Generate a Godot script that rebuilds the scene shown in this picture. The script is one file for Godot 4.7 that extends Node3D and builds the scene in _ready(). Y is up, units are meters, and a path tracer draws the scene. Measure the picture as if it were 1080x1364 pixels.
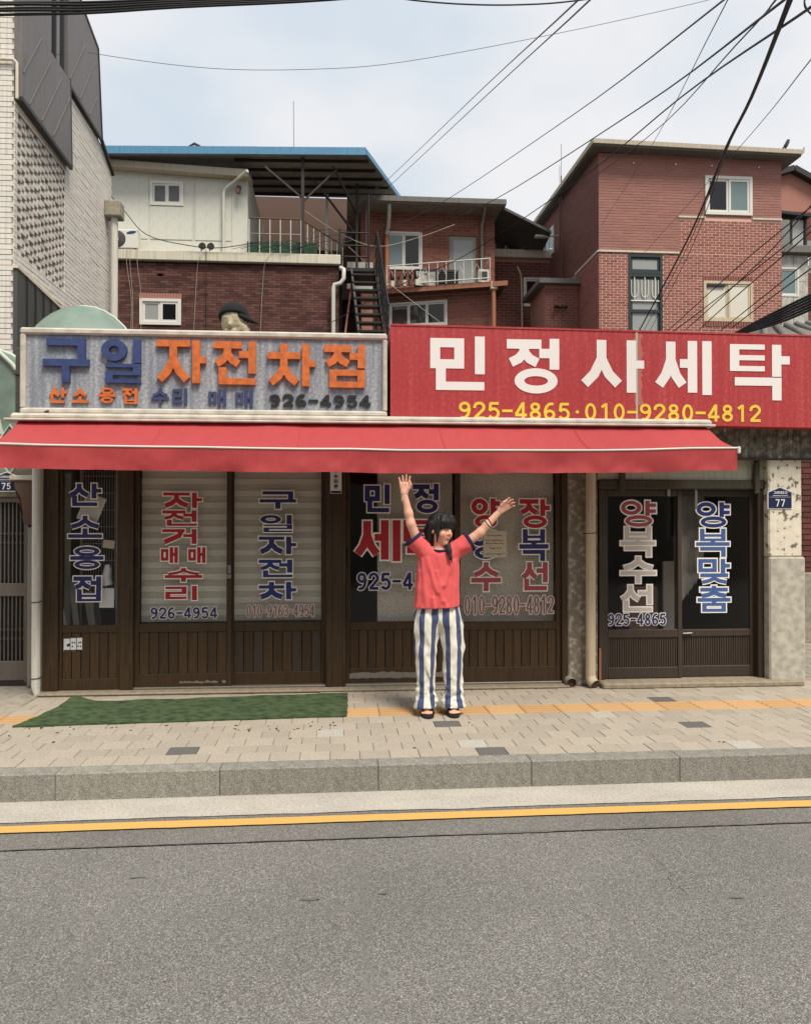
extends Node3D
# A street corner: two old shops under one red awning, hillside houses behind, a person with raised arms.
# Facade plane is z = 0, the pavement is y = 0, the street lies towards +z. Units are metres.

var M := {}
var T := {}
var taken := {}
var rng := RandomNumberGenerator.new()

# ---------------------------------------------------------------- mesh builder
class MB:
	var v := PackedVector3Array()
	var n := PackedVector3Array()
	var t := PackedVector2Array()
	var c := PackedColorArray()
	var col := Color(1, 1, 1)
	func vert(p: Vector3, nn: Vector3, uv := Vector2.ZERO) -> void:
		v.append(p); n.append(nn); t.append(uv); c.append(col)
	# corners counter-clockwise as seen from outside
	func tri(a: Vector3, b: Vector3, d: Vector3) -> void:
		var nn := (b - a).cross(d - a).normalized()
		vert(a, nn); vert(d, nn); vert(b, nn)
	func quad(a: Vector3, b: Vector3, d: Vector3, e: Vector3) -> void:
		var nn := (d - a).cross(e - b).normalized()
		vert(a, nn, Vector2(0, 1)); vert(d, nn, Vector2(1, 0)); vert(b, nn, Vector2(1, 1))
		vert(a, nn, Vector2(0, 1)); vert(e, nn, Vector2(0, 0)); vert(d, nn, Vector2(1, 0))
	func hexa(p: Array) -> void:   # p[0..3] bottom loop ccw from above, p[4..7] top loop
		quad(p[4], p[5], p[6], p[7]); quad(p[3], p[2], p[1], p[0])
		for i in 4:
			var j := (i + 1) % 4
			quad(p[i], p[j], p[j + 4], p[i + 4])
	func box(lo: Vector3, hi: Vector3) -> void:
		hexa([Vector3(lo.x, lo.y, hi.z), Vector3(hi.x, lo.y, hi.z), Vector3(hi.x, lo.y, lo.z), Vector3(lo.x, lo.y, lo.z),
			Vector3(lo.x, hi.y, hi.z), Vector3(hi.x, hi.y, hi.z), Vector3(hi.x, hi.y, lo.z), Vector3(lo.x, hi.y, lo.z)])
	func obox(at: Vector3, size: Vector3, b := Basis.IDENTITY) -> void:
		var p := []
		for y in [-0.5, 0.5]:
			for q in [Vector2(-0.5, 0.5), Vector2(0.5, 0.5), Vector2(0.5, -0.5), Vector2(-0.5, -0.5)]:
				p.append(at + b * (Vector3(q.x, y, q.y) * size))
		hexa(p)
	# box with rounded-off edges
	func bev(lo: Vector3, hi: Vector3, r: float) -> void:
		var m := (lo + hi) * 0.5
		var h := (hi - lo) * 0.5
		r = minf(r, minf(h.x, minf(h.y, h.z)) * 0.9)
		for ax in 3:
			for s in [-1.0, 1.0]:
				var a := Vector3.ZERO; a[ax] = s
				var u := Vector3.ZERO; u[(ax + 1) % 3] = 1
				var w := Vector3.ZERO; w[(ax + 2) % 3] = s
				var o := m + a * h[ax]
				var hu: float = h[(ax + 1) % 3] - r
				var hw: float = h[(ax + 2) % 3] - r
				quad(o - u * hu - w * hw, o + u * hu - w * hw, o + u * hu + w * hw, o - u * hu + w * hw)
		for ax in 3:
			var b1 := (ax + 1) % 3
			var b2 := (ax + 2) % 3
			for s in [-1.0, 1.0]:
				for q in [-1.0, 1.0]:
					var p1 := m; p1[b1] += s * h[b1]; p1[b2] += q * (h[b2] - r)
					var p2 := m; p2[b1] += s * (h[b1] - r); p2[b2] += q * h[b2]
					var e := Vector3.ZERO; e[ax] = h[ax] - r
					face(p1 - e, p1 + e, p2 + e, p2 - e, p1 + p2 - m * 2)
		for sx in [-1.0, 1.0]:
			for sy in [-1.0, 1.0]:
				for sz in [-1.0, 1.0]:
					var s := Vector3(sx, sy, sz)
					var k := m + s * (h - Vector3(r, r, r))
					var p1 := k + Vector3(sx * r, 0, 0)
					var p2 := k + Vector3(0, sy * r, 0)
					var p3 := k + Vector3(0, 0, sz * r)
					if (p2 - p1).cross(p3 - p1).dot(s) > 0: tri(p1, p2, p3)
					else: tri(p1, p3, p2)
	func face(a: Vector3, b: Vector3, d: Vector3, e: Vector3, out: Vector3) -> void:
		if (d - a).cross(e - b).dot(out) > 0: quad(a, b, d, e)
		else: quad(e, d, b, a)
	func bar(a: Vector3, b: Vector3, w: float, h: float, up := Vector3.UP) -> void:   # straight bar of section w (sideways) by h
		var f := (b - a).normalized()
		var s := f.cross(up)
		if s.length() < 0.01: s = f.cross(Vector3(0, 0, 1))
		s = s.normalized()
		var u := s.cross(f).normalized()
		obox((a + b) * 0.5, Vector3(w, h, (b - a).length()), Basis(s, u, -f))
	func tube(pts: Array, r0: float, seg := 8, r1 := -1.0, caps := true) -> void:
		if r1 < 0: r1 = r0
		var prev := []
		var up := Vector3(0.13, 0.97, 0.21).normalized()
		var last: int = pts.size() - 1
		for i in pts.size():
			var p: Vector3 = pts[i]
			var f: Vector3
			if i == 0: f = pts[1] - pts[0]
			elif i == last: f = pts[i] - pts[i - 1]
			else: f = (pts[i + 1] - p).normalized() + (p - pts[i - 1]).normalized()
			f = f.normalized()
			var s := f.cross(up)
			if s.length() < 0.05: s = f.cross(Vector3(1, 0, 0))
			s = s.normalized()
			up = s.cross(f).normalized()
			var ring := []
			var r := lerpf(r0, r1, float(i) / last)
			for k in seg:
				var an := TAU * k / seg
				var d := s * cos(an) + up * sin(an)
				ring.append([p + d * r, d])
			if i > 0:
				for k in seg:
					var a: Array = prev[k]
					var b: Array = prev[(k + 1) % seg]
					var cc: Array = ring[(k + 1) % seg]
					var dd: Array = ring[k]
					var u0 := float(k) / seg
					var u1 := float(k + 1) / seg
					var w0 := float(i - 1) / last
					var w1 := float(i) / last
					vert(a[0], a[1], Vector2(u0, w0)); vert(b[0], b[1], Vector2(u1, w0)); vert(cc[0], cc[1], Vector2(u1, w1))
					vert(a[0], a[1], Vector2(u0, w0)); vert(cc[0], cc[1], Vector2(u1, w1)); vert(dd[0], dd[1], Vector2(u0, w1))
			if caps and (i == 0 or i == last):
				for k in seg:
					var a2: Vector3 = ring[k][0]
					var b2: Vector3 = ring[(k + 1) % seg][0]
					var nf := -f if i == 0 else f
					vert(p, nf)
					if i == 0: vert(b2, nf); vert(a2, nf)
					else: vert(a2, nf); vert(b2, nf)
			prev = ring
	func disc(at: Vector3, nn: Vector3, r: float, seg := 16) -> void:
		var s := nn.cross(Vector3.UP)
		if s.length() < 0.05: s = Vector3(1, 0, 0)
		s = s.normalized()
		var u := s.cross(nn).normalized()
		for k in seg:
			var a := at + (s * cos(TAU * k / seg) + u * sin(TAU * k / seg)) * r
			var b := at + (s * cos(TAU * (k + 1) / seg) + u * sin(TAU * (k + 1) / seg)) * r
			vert(at, nn); vert(a, nn); vert(b, nn)
	func mesh() -> ArrayMesh:
		var arr := []
		arr.resize(Mesh.ARRAY_MAX)
		arr[Mesh.ARRAY_VERTEX] = v
		arr[Mesh.ARRAY_NORMAL] = n
		arr[Mesh.ARRAY_TEX_UV] = t
		arr[Mesh.ARRAY_COLOR] = c
		var m := ArrayMesh.new()
		m.add_surface_from_arrays(Mesh.PRIMITIVE_TRIANGLES, arr)
		return m

func mb() -> MB: return MB.new()

# ---------------------------------------------------------------- scene graph helpers
func numbered(called: String) -> String:
	taken[called] = taken.get(called, -1) + 1
	return called if taken[called] == 0 else "%s_%03d" % [called, taken[called]]

func inst(called: String, mesh: Mesh, m: Material, parent: Node) -> MeshInstance3D:
	var o := MeshInstance3D.new()
	o.name = numbered(called) if parent == self else called
	o.mesh = mesh
	if m: o.material_override = m
	parent.add_child(o, true)
	return o

func part(called: String, b: MB, m: Material, parent: Node) -> MeshInstance3D:
	return inst(called, b.mesh(), m, parent)

func thing(called: String, label: String, category: String, at := Vector3.ZERO, group := "") -> Node3D:
	var o := Node3D.new()
	o.name = numbered(called)
	add_child(o, true)
	o.position = at
	return tag(o, label, category, group)

func tag(o: Node, label: String, category: String, group := "") -> Node:
	o.set_meta("label", label)
	o.set_meta("category", category)
	if group: o.set_meta("group", group)
	return o

func struct(called: String, b: MB, m: Material, label := "") -> MeshInstance3D:
	var o := part(called, b, m, self)
	o.set_meta("kind", "structure")
	if label: o.set_meta("label", label)
	return o

func single(called: String, b: MB, m: Material, label: String, category: String, group := "") -> MeshInstance3D:
	var o := part(called, b, m, self)
	tag(o, label, category, group)
	return o

func stuff(o: Node) -> Node:
	o.set_meta("kind", "stuff")
	return o

# ---------------------------------------------------------------- textures and materials
func noise(sd: int, freq: float, oct := 4, kind := FastNoiseLite.TYPE_SIMPLEX_SMOOTH) -> FastNoiseLite:
	var f := FastNoiseLite.new()
	f.seed = sd; f.frequency = freq; f.noise_type = kind
	f.fractal_octaves = oct
	f.fractal_type = FastNoiseLite.FRACTAL_FBM if oct > 1 else FastNoiseLite.FRACTAL_NONE
	return f

func gray(w: int, h: int, f: FastNoiseLite, tw := 0, th := 0) -> PackedByteArray:
	var im := f.get_seamless_image(w, h)
	im.convert(Image.FORMAT_L8)
	if tw: im.resize(tw, th, Image.INTERPOLATE_CUBIC)
	return im.get_data()

# a colour texture from one gray layer through a list of stops [position, colour]
func ramp_tex(g: PackedByteArray, w: int, h: int, stops: Array) -> ImageTexture:
	var lut := PackedByteArray()
	lut.resize(768)
	for i in 256:
		var x := i / 255.0
		var k := 0
		while k < stops.size() - 2 and x > stops[k + 1][0]: k += 1
		var a: Array = stops[k]
		var b: Array = stops[k + 1]
		var cc: Color = (a[1] as Color).lerp(b[1], clampf((x - a[0]) / maxf(b[0] - a[0], 1e-4), 0, 1))
		lut[i * 3] = int(cc.r * 255); lut[i * 3 + 1] = int(cc.g * 255); lut[i * 3 + 2] = int(cc.b * 255)
	var d := PackedByteArray()
	d.resize(w * h * 3)
	for i in w * h:
		var q := g[i] * 3
		d[i * 3] = lut[q]; d[i * 3 + 1] = lut[q + 1]; d[i * 3 + 2] = lut[q + 2]
	return ImageTexture.create_from_image(Image.create_from_data(w, h, false, Image.FORMAT_RGB8, d))

func mix_gray(a: PackedByteArray, b: PackedByteArray, k: float) -> PackedByteArray:
	var d := PackedByteArray()
	d.resize(a.size())
	for i in a.size(): d[i] = int(clampf(a[i] * (1.0 - k) + b[i] * k, 0, 255))
	return d

func g3(x: float) -> Color: return Color(x, x, x)

func mt(key: String, col: Color, rough: float, o := {}) -> StandardMaterial3D:
	var m := StandardMaterial3D.new()
	m.resource_name = key
	m.albedo_color = col
	m.roughness = rough
	m.metallic = o.get("metal", 0.0)
	m.metallic_specular = o.get("spec", 0.5)
	if o.has("tex"):
		m.albedo_texture = o.tex
		m.uv1_triplanar = o.get("tri", true)
		m.uv1_world_triplanar = o.get("world", true)
		m.uv1_scale = Vector3.ONE * o.get("scale", 1.0)
		if o.has("scale3"): m.uv1_scale = o.scale3
	if o.has("bump"):
		m.heightmap_enabled = true
		m.heightmap_texture = o.bump
		m.heightmap_scale = o.get("depth", 0.3)
		if not o.has("tex"):
			m.uv1_triplanar = true; m.uv1_world_triplanar = o.get("world", true)
			m.uv1_scale = Vector3.ONE * o.get("scale", 1.0)
	if o.get("vcol", false): m.vertex_color_use_as_albedo = true
	if o.has("alpha"):
		m.transparency = BaseMaterial3D.TRANSPARENCY_ALPHA
		m.albedo_color.a = o.alpha
	if o.has("coat"):
		m.clearcoat_enabled = true; m.clearcoat = o.coat; m.clearcoat_roughness = 0.15
	if o.has("sheen"):
		m.rim_enabled = true; m.rim = o.sheen
	if o.has("back"):
		m.backlight_enabled = true; m.backlight = o.back
	M[key] = m
	return m

func textures() -> void:
	var fine := gray(512, 512, noise(1, 0.06, 5))
	var blot := gray(512, 512, noise(2, 0.012, 5))
	var grit := gray(512, 512, noise(3, 0.35, 2))
	T.fine = ramp_tex(fine, 512, 512, [[0.0, g3(0.72)], [0.5, g3(0.9)], [1.0, g3(1.0)]])
	T.blot = ramp_tex(mix_gray(blot, grit, 0.25), 512, 512, [[0.0, g3(0.74)], [0.4, g3(0.88)], [0.6, g3(0.95)], [1.0, g3(1.0)]])
	T.height = ramp_tex(mix_gray(fine, grit, 0.4), 512, 512, [[0.0, g3(0.0)], [1.0, g3(1.0)]])
	var st := gray(512, 16, noise(4, 0.05, 5), 512, 512)
	var streak := mix_gray(st, fine, 0.35)
	T.streak = ramp_tex(streak, 512, 512, [[0.0, g3(0.8)], [0.45, g3(0.93)], [1.0, g3(1.0)]])
	T.wood = ramp_tex(mix_gray(gray(512, 8, noise(5, 0.09, 4), 512, 512), grit, 0.2), 512, 512, [[0.0, g3(0.6)], [0.5, g3(0.85)], [1.0, g3(1.0)]])
	# weathered steel-blue sign sheet: pale chalky runs over blue-grey paint
	T.sheet = ramp_tex(mix_gray(mix_gray(gray(512, 24, noise(41, 0.022, 5), 512, 512), fine, 0.5), grit, 0.25), 512, 512, [[0.0, Color(0.41, 0.43, 0.46)], [0.40, Color(0.485, 0.51, 0.55)], [0.55, Color(0.56, 0.58, 0.605)], [0.70, Color(0.67, 0.675, 0.68)], [1.0, Color(0.79, 0.785, 0.77)]])
	T.redsheet = ramp_tex(mix_gray(mix_gray(gray(512, 12, noise(43, 0.04, 5), 512, 512), fine, 0.55), grit, 0.25), 512, 512, [[0.0, Color(0.57, 0.155, 0.165)], [0.5, Color(0.66, 0.19, 0.20)], [0.66, Color(0.69, 0.26, 0.26)], [1.0, Color(0.77, 0.45, 0.43)]])
	# asphalt: stones of many greys
	var cells := noise(6, 0.22, 1, FastNoiseLite.TYPE_CELLULAR)
	cells.cellular_return_type = FastNoiseLite.RETURN_CELL_VALUE
	var cg := gray(1024, 1024, cells)
	var cells2 := noise(7, 0.42, 1, FastNoiseLite.TYPE_CELLULAR)
	cells2.cellular_return_type = FastNoiseLite.RETURN_CELL_VALUE
	var cg2 := gray(1024, 1024, cells2)
	var road := mix_gray(cg, cg2, 0.45)
	T.asphalt = ramp_tex(road, 1024, 1024, [[0.0, Color(0.36, 0.35, 0.34)], [0.3, Color(0.52, 0.51, 0.495)], [0.55, Color(0.65, 0.64, 0.62)], [0.78, Color(0.77, 0.755, 0.735)], [0.9, Color(0.97, 0.96, 0.93)], [1.0, Color(1.0, 0.99, 0.96)]])
	var dist := noise(6, 0.22, 1, FastNoiseLite.TYPE_CELLULAR)
	dist.cellular_return_type = FastNoiseLite.RETURN_DISTANCE
	T.asphalt_h = ramp_tex(gray(1024, 1024, dist), 1024, 1024, [[0.0, g3(1)], [1.0, g3(0)]])
	var granite := mix_gray(gray(512, 512, cells2), fine, 0.3)
	T.granite = ramp_tex(granite, 512, 512, [[0.0, g3(0.45)], [0.35, g3(0.72)], [0.6, g3(0.85)], [1.0, g3(1.0)]])
	T.kerb = ramp_tex(mix_gray(mix_gray(gray(512, 512, cells2), fine, 0.25), blot, 0.18), 512, 512, [[0.0, Color(0.42, 0.37, 0.33)], [0.36, Color(0.60, 0.585, 0.56)], [0.5, Color(0.76, 0.76, 0.74)], [0.65, Color(0.88, 0.88, 0.86)], [1.0, Color(1, 1, 1)]])
	# old paint that has flaked off plaster
	T.flake = ramp_tex(mix_gray(gray(512, 512, noise(8, 0.018, 5)), streak, 0.3), 512, 512, [[0.0, Color(0.36, 0.33, 0.30)], [0.30, Color(0.46, 0.43, 0.39)], [0.335, Color(0.82, 0.79, 0.71)], [1.0, Color(0.92, 0.89, 0.82)]])
	T.stain = ramp_tex(mix_gray(gray(512, 512, noise(9, 0.02, 5)), streak, 0.45), 512, 512, [[0.0, Color(0.17, 0.16, 0.14)], [0.4, Color(0.33, 0.32, 0.28)], [0.6, Color(0.45, 0.44, 0.39)], [0.74, Color(0.52, 0.50, 0.45)], [0.8, Color(0.78, 0.76, 0.70)], [1.0, Color(0.85, 0.83, 0.78)]])
	T.postpaint = ramp_tex(mix_gray(gray(512, 512, noise(12, 0.016, 6)), grit, 0.15), 512, 512, [[0.0, Color(0.42, 0.38, 0.33)], [0.5, Color(0.50, 0.465, 0.41)], [0.6, Color(0.52, 0.49, 0.44)], [0.66, Color(0.62, 0.59, 0.54)], [1.0, Color(0.70, 0.68, 0.63)]])
	T.mat = ramp_tex(mix_gray(mix_gray(gray(512, 512, noise(10, 0.014, 5)), grit, 0.3), gray(32, 512, noise(13, 0.05, 3), 512, 512), 0.25), 512, 512, [[0.0, Color(0.10, 0.11, 0.08)], [0.36, Color(0.17, 0.215, 0.13)], [0.5, Color(0.235, 0.31, 0.18)], [1.0, Color(0.34, 0.41, 0.25)]])
	# striped trouser cloth: one period, blue and off-white
	var im := Image.create(128, 8, false, Image.FORMAT_RGB8)
	for x in 128:
		for y in 8:
			var w := 0.010 * sin(x * 2.1 + y) + 0.012 * sin(x * 0.7)
			im.set_pixel(x, y, Color(0.25 + w, 0.29 + w, 0.43 + w) if x < 58 else Color(0.86 + w, 0.84 + w, 0.78 + w))
	T.stripe = ImageTexture.create_from_image(im)

func materials() -> void:
	mt("asphalt", Color(0.705, 0.70, 0.695), 0.95, {tex = T.asphalt, scale = 0.95, bump = T.asphalt_h, depth = 0.15, vcol = true})
	mt("asphalt_fine", Color(0.69, 0.68, 0.67), 0.95, {tex = T.asphalt, scale = 1.1, bump = T.asphalt_h, depth = 0.1, vcol = true})
	mt("tar", Color(0.42, 0.41, 0.40), 0.9, {tex = T.fine, scale = 3.0})
	mt("gutter", Color(0.89, 0.86, 0.80), 0.95, {tex = T.granite, scale = 2.2, vcol = true})
	mt("line", Color(0.88, 0.70, 0.38), 0.85, {tex = T.fine, scale = 4.0})
	mt("kerb", Color(0.75, 0.74, 0.715), 0.9, {tex = T.kerb, scale = 2.0, vcol = true, bump = T.height, depth = 0.1})
	mt("bed", Color(0.66, 0.60, 0.52), 1.0, {tex = T.fine, scale = 4.0})
	mt("paver", Color(1, 1, 1), 0.95, {tex = T.granite, scale = 3.1, vcol = true, bump = T.height, depth = 0.1})
	mt("tactile", Color(1, 1, 1), 0.9, {tex = T.fine, scale = 5.0, vcol = true})
	mt("concrete", Color(0.64, 0.61, 0.55), 0.95, {tex = T.blot, scale = 1.3, bump = T.height, depth = 0.15})
	mt("sill", Color(0.62, 0.57, 0.49), 0.95, {tex = T.blot, scale = 2.2, bump = T.height, depth = 0.2})
	mt("pillar", Color(0.76, 0.74, 0.68), 0.95, {tex = T.blot, scale = 1.5, bump = T.height, depth = 0.2})
	mt("flake", Color(1, 1, 1), 0.9, {tex = T.flake, scale = 1.1, bump = T.flake, depth = 0.12})
	mt("stain", Color(1, 1, 1), 0.95, {tex = T.stain, scale = 1.2, bump = T.height, depth = 0.3})
	mt("postpaint", Color(1, 1, 1), 0.95, {tex = T.postpaint, scale = 1.4, bump = T.height, depth = 0.25})
	mt("plaster", Color(0.74, 0.73, 0.65), 0.95, {tex = T.streak, scale = 1.0})
	mt("brown", Color(0.305, 0.235, 0.155), 0.5, {tex = T.wood, scale = 1.5, spec = 0.4})
	mt("brown_plank", Color(0.33, 0.25, 0.16), 0.55, {tex = T.wood, scale = 1.9, spec = 0.4})
	mt("brown_plank2", Color(0.295, 0.225, 0.15), 0.55, {tex = T.wood, scale = 1.7, spec = 0.4})
	mt("brown_dark", Color(0.21, 0.16, 0.12), 0.55, {tex = T.wood, scale = 1.5})
	mt("brown_grey", Color(0.27, 0.22, 0.175), 0.6, {tex = T.wood, scale = 2.1})
	mt("old_wood", Color(0.31, 0.29, 0.23), 0.9, {tex = T.wood, scale = 2.0, bump = T.height, depth = 0.3})
	mt("alu", Color(0.62, 0.60, 0.56), 0.4, {metal = 0.6, tex = T.streak, scale = 2.0})
	mt("steel", Color(0.56, 0.55, 0.53), 0.4, {metal = 0.85})
	mt("black_metal", Color(0.055, 0.05, 0.05), 0.55)
	mt("brown_metal", Color(0.16, 0.105, 0.09), 0.6)
	mt("white_metal", Color(0.83, 0.82, 0.78), 0.5)
	mt("pvc", Color(0.83, 0.815, 0.77), 0.45, {tex = T.streak, scale = 1.3})
	mt("pvc_cream", Color(0.80, 0.74, 0.62), 0.5, {tex = T.streak, scale = 1.3})
	mt("pvc_orange", Color(0.66, 0.42, 0.31), 0.6, {tex = T.streak, scale = 1.0})
	mt("glass", Color(0.12, 0.125, 0.12), 0.03, {alpha = 0.06, spec = 0.45})
	mt("glass_far", Color(0.30, 0.35, 0.36), 0.04, {alpha = 0.35})
	mt("glass_teal", Color(0.49, 0.575, 0.575), 0.05, {alpha = 0.75})
	mt("glass_dark", Color(0.10, 0.11, 0.115), 0.05, {alpha = 0.7})
	mt("glass_frost", Color(0.62, 0.63, 0.62), 0.3, {alpha = 0.88})
	mt("room", Color(0.52, 0.50, 0.46), 0.95)
	mt("room_far", Color(0.55, 0.53, 0.50), 0.95)
	mt("dim", Color(0.26, 0.25, 0.24), 0.95)
	mt("curtain_dark", Color(0.58, 0.58, 0.55), 0.95, {tex = T.streak, scale = 2.0})
	mt("curtain", Color(0.62, 0.61, 0.57), 0.95, {tex = T.streak, scale = 2.0})
	mt("blind_a", Color(0.93, 0.91, 0.85), 0.9, {tex = T.fine, scale = 6.0})
	mt("blind_b", Color(0.83, 0.805, 0.74), 0.9, {tex = T.fine, scale = 6.0})
	mt("blind_plain", Color(0.86, 0.835, 0.77), 0.9, {tex = T.fine, scale = 1.5})
	mt("paper", Color(0.84, 0.79, 0.68), 0.9, {tex = T.fine, scale = 4.0})
	mt("white_print", Color(0.95, 0.93, 0.90), 0.6)
	mt("pink_print", Color(0.88, 0.76, 0.73), 0.6)
	mt("navy_print", Color(0.11, 0.125, 0.36), 0.5)
	mt("blue_print", Color(0.10, 0.17, 0.42), 0.5)
	mt("bluefade_print", Color(0.24, 0.36, 0.58), 0.6)
	mt("red_print", Color(0.66, 0.07, 0.11), 0.5)
	mt("redfade_print", Color(0.62, 0.28, 0.29), 0.6)
	mt("grey_print", Color(0.76, 0.73, 0.69), 0.6)
	mt("hollow_print", Color(0.40, 0.375, 0.34), 0.6)
	mt("letter_blue", Color(0.21, 0.28, 0.48), 0.55, {tex = T.blot, scale = 2.0})
	mt("letter_blue2", Color(0.235, 0.27, 0.43), 0.6, {tex = T.streak, scale = 3.0})
	mt("letter_orange", Color(0.86, 0.45, 0.20), 0.55, {tex = T.blot, scale = 2.0})
	mt("letter_black", Color(0.13, 0.135, 0.15), 0.6, {tex = T.fine, scale = 5.0})
	mt("letter_white", Color(0.90, 0.88, 0.86), 0.6)
	mt("letter_yellow", Color(0.90, 0.76, 0.25), 0.6)
	mt("sheet", Color(1, 1, 1), 0.75, {tex = T.sheet, scale = 1.05})
	mt("redsheet", Color(1, 1, 1), 0.6, {tex = T.redsheet, scale = 0.8})
	mt("faded_red", Color(0.74, 0.44, 0.41), 0.8, {tex = T.streak, scale = 2.0})
	mt("cream_metal", Color(0.82, 0.79, 0.735), 0.6, {tex = T.blot, scale = 1.1})
	mt("rust", Color(0.33, 0.23, 0.19), 0.95, {tex = T.fine, scale = 8.0})
	mt("awning", Color(0.715, 0.24, 0.25), 0.75, {tex = T.streak, scale = 5.0, back = Color(0.35, 0.08, 0.08), sheen = 0.3})
	mt("green_mat", Color(1, 1, 1), 1.0, {tex = T.mat, scale = 1.1, bump = T.height, depth = 0.5})
	mt("navy_plate", Color(0.10, 0.12, 0.26), 0.4)
	mt("plate_white", Color(0.86, 0.86, 0.86), 0.5)
	mt("white_brick", Color(1, 1, 1), 0.85, {tex = T.streak, scale = 0.9, vcol = true})
	mt("white_joint", Color(0.68, 0.63, 0.575), 0.95, {tex = T.fine, scale = 4.0})
	mt("brick", Color(1, 1, 1), 0.9, {tex = T.fine, scale = 3.0, vcol = true})
	mt("joint_pink", Color(0.90, 0.74, 0.67), 0.95, {tex = T.fine, scale = 3.0})
	mt("joint_dull", Color(0.72, 0.51, 0.45), 0.95, {tex = T.fine, scale = 3.0})
	mt("joint_red", Color(0.42, 0.24, 0.21), 0.9, {tex = T.fine, scale = 3.0})
	mt("joint_dark", Color(0.20, 0.155, 0.14), 0.95, {tex = T.fine, scale = 3.0})
	mt("zinc", Color(0.47, 0.45, 0.445), 0.5, {tex = T.streak, scale = 0.6, spec = 0.4})
	mt("zinc_dark", Color(0.14, 0.135, 0.135), 0.5)
	mt("slate_panel", Color(0.31, 0.315, 0.305), 0.6, {tex = T.streak, scale = 0.8})
	mt("house_wall", Color(0.85, 0.85, 0.80), 0.9, {tex = T.streak, scale = 3.0})
	mt("house_ledge", Color(0.84, 0.81, 0.73), 0.9, {tex = T.streak, scale = 0.5})
	mt("blue_fascia", Color(0.33, 0.56, 0.70), 0.5, {tex = T.streak, scale = 0.6})
	mt("roof_under", Color(0.60, 0.58, 0.54), 0.8, {tex = T.blot, scale = 0.5})
	mt("roof_grey", Color(0.46, 0.45, 0.43), 0.8, {tex = T.streak, scale = 0.5})
	mt("eave_cream", Color(0.74, 0.70, 0.62), 0.8, {tex = T.streak, scale = 0.8})
	mt("green_wall", Color(0.13, 0.28, 0.18), 0.8, {tex = T.blot, scale = 0.9})
	mt("dome", Color(0.50, 0.575, 0.525), 0.5, {tex = T.blot, scale = 0.5})
	mt("dome_rib", Color(0.72, 0.745, 0.69), 0.5)
	mt("gate", Color(0.47, 0.44, 0.41), 0.45, {metal = 0.4, tex = T.streak, scale = 1.5})
	mt("bracket", Color(0.42, 0.32, 0.27), 0.8, {tex = T.fine, scale = 3.0})
	mt("stone", Color(0.74, 0.69, 0.58), 0.95, {tex = T.blot, scale = 6.0, bump = T.height, depth = 0.4})
	mt("cap_cloth", Color(0.03, 0.03, 0.04), 0.9)
	mt("cable", Color(0.035, 0.035, 0.038), 0.6)
	mt("cable_grey", Color(0.30, 0.30, 0.31), 0.7)
	mt("cable_pale", Color(0.70, 0.66, 0.60), 0.7)
	mt("teal_frame", Color(0.10, 0.16, 0.16), 0.5)
	mt("cream_panel", Color(0.76, 0.75, 0.72), 0.85, {tex = T.blot, scale = 0.6})
	mt("tile_roof", Color(0.48, 0.46, 0.44), 0.9, {tex = T.blot, scale = 1.6, bump = T.height, depth = 0.4})
	mt("terrain", Color(0.34, 0.31, 0.27), 1.0, {tex = T.blot, scale = 0.4})
	mt("skin", Color(0.87, 0.66, 0.56), 0.55, {vcol = true})
	M.skin.subsurf_scatter_enabled = true
	M.skin.subsurf_scatter_strength = 0.15
	mt("hair", Color(0.05, 0.042, 0.042), 0.62)
	mt("shirt", Color(0.94, 0.38, 0.385), 0.85, {tex = T.fine, scale = 9.0, sheen = 0.3})
	mt("trim", Color(0.12, 0.09, 0.27), 0.85)
	mt("trousers", Color(1, 1, 1), 0.9, {sheen = 0.3})
	M.trousers.albedo_texture = T.stripe
	mt("sandal", Color(0.05, 0.045, 0.05), 0.7)
	mt("leather", Color(0.16, 0.09, 0.07), 0.7)

# ---------------------------------------------------------------- camera, sky, sun
func camera_and_light() -> void:
	var cam := Camera3D.new()
	cam.name = "camera"
	cam.fov = 64.55
	cam.near = 0.05
	cam.far = 400.0
	cam.position = Vector3(-0.57, 1.5, 7.23)
	cam.rotation_degrees = Vector3(0.58, -4.5, 0)
	add_child(cam)
	cam.current = true
	var sun := DirectionalLight3D.new()
	sun.name = "sun"
	sun.light_energy = 0.7
	sun.light_angular_distance = 20.0
	sun.light_color = Color(1.0, 0.965, 0.91)
	sun.shadow_enabled = true
	sun.rotation_degrees = Vector3(-58, 26, 0)
	add_child(sun)
	var env := Environment.new()
	env.background_mode = Environment.BG_SKY
	env.tonemap_mode = Environment.TONE_MAPPER_LINEAR
	env.tonemap_exposure = 1.92
	env.sdfgi_enabled = true
	env.ssao_enabled = true
	env.ssil_enabled = true
	var sky := Sky.new()
	var pano := PanoramaSkyMaterial.new()
	pano.panorama = sky_image()
	sky.sky_material = pano
	env.sky = sky
	env.background_energy_multiplier = 0.55
	var we := WorldEnvironment.new()
	we.name = "world_environment"
	we.environment = env
	add_child(we)

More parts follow.
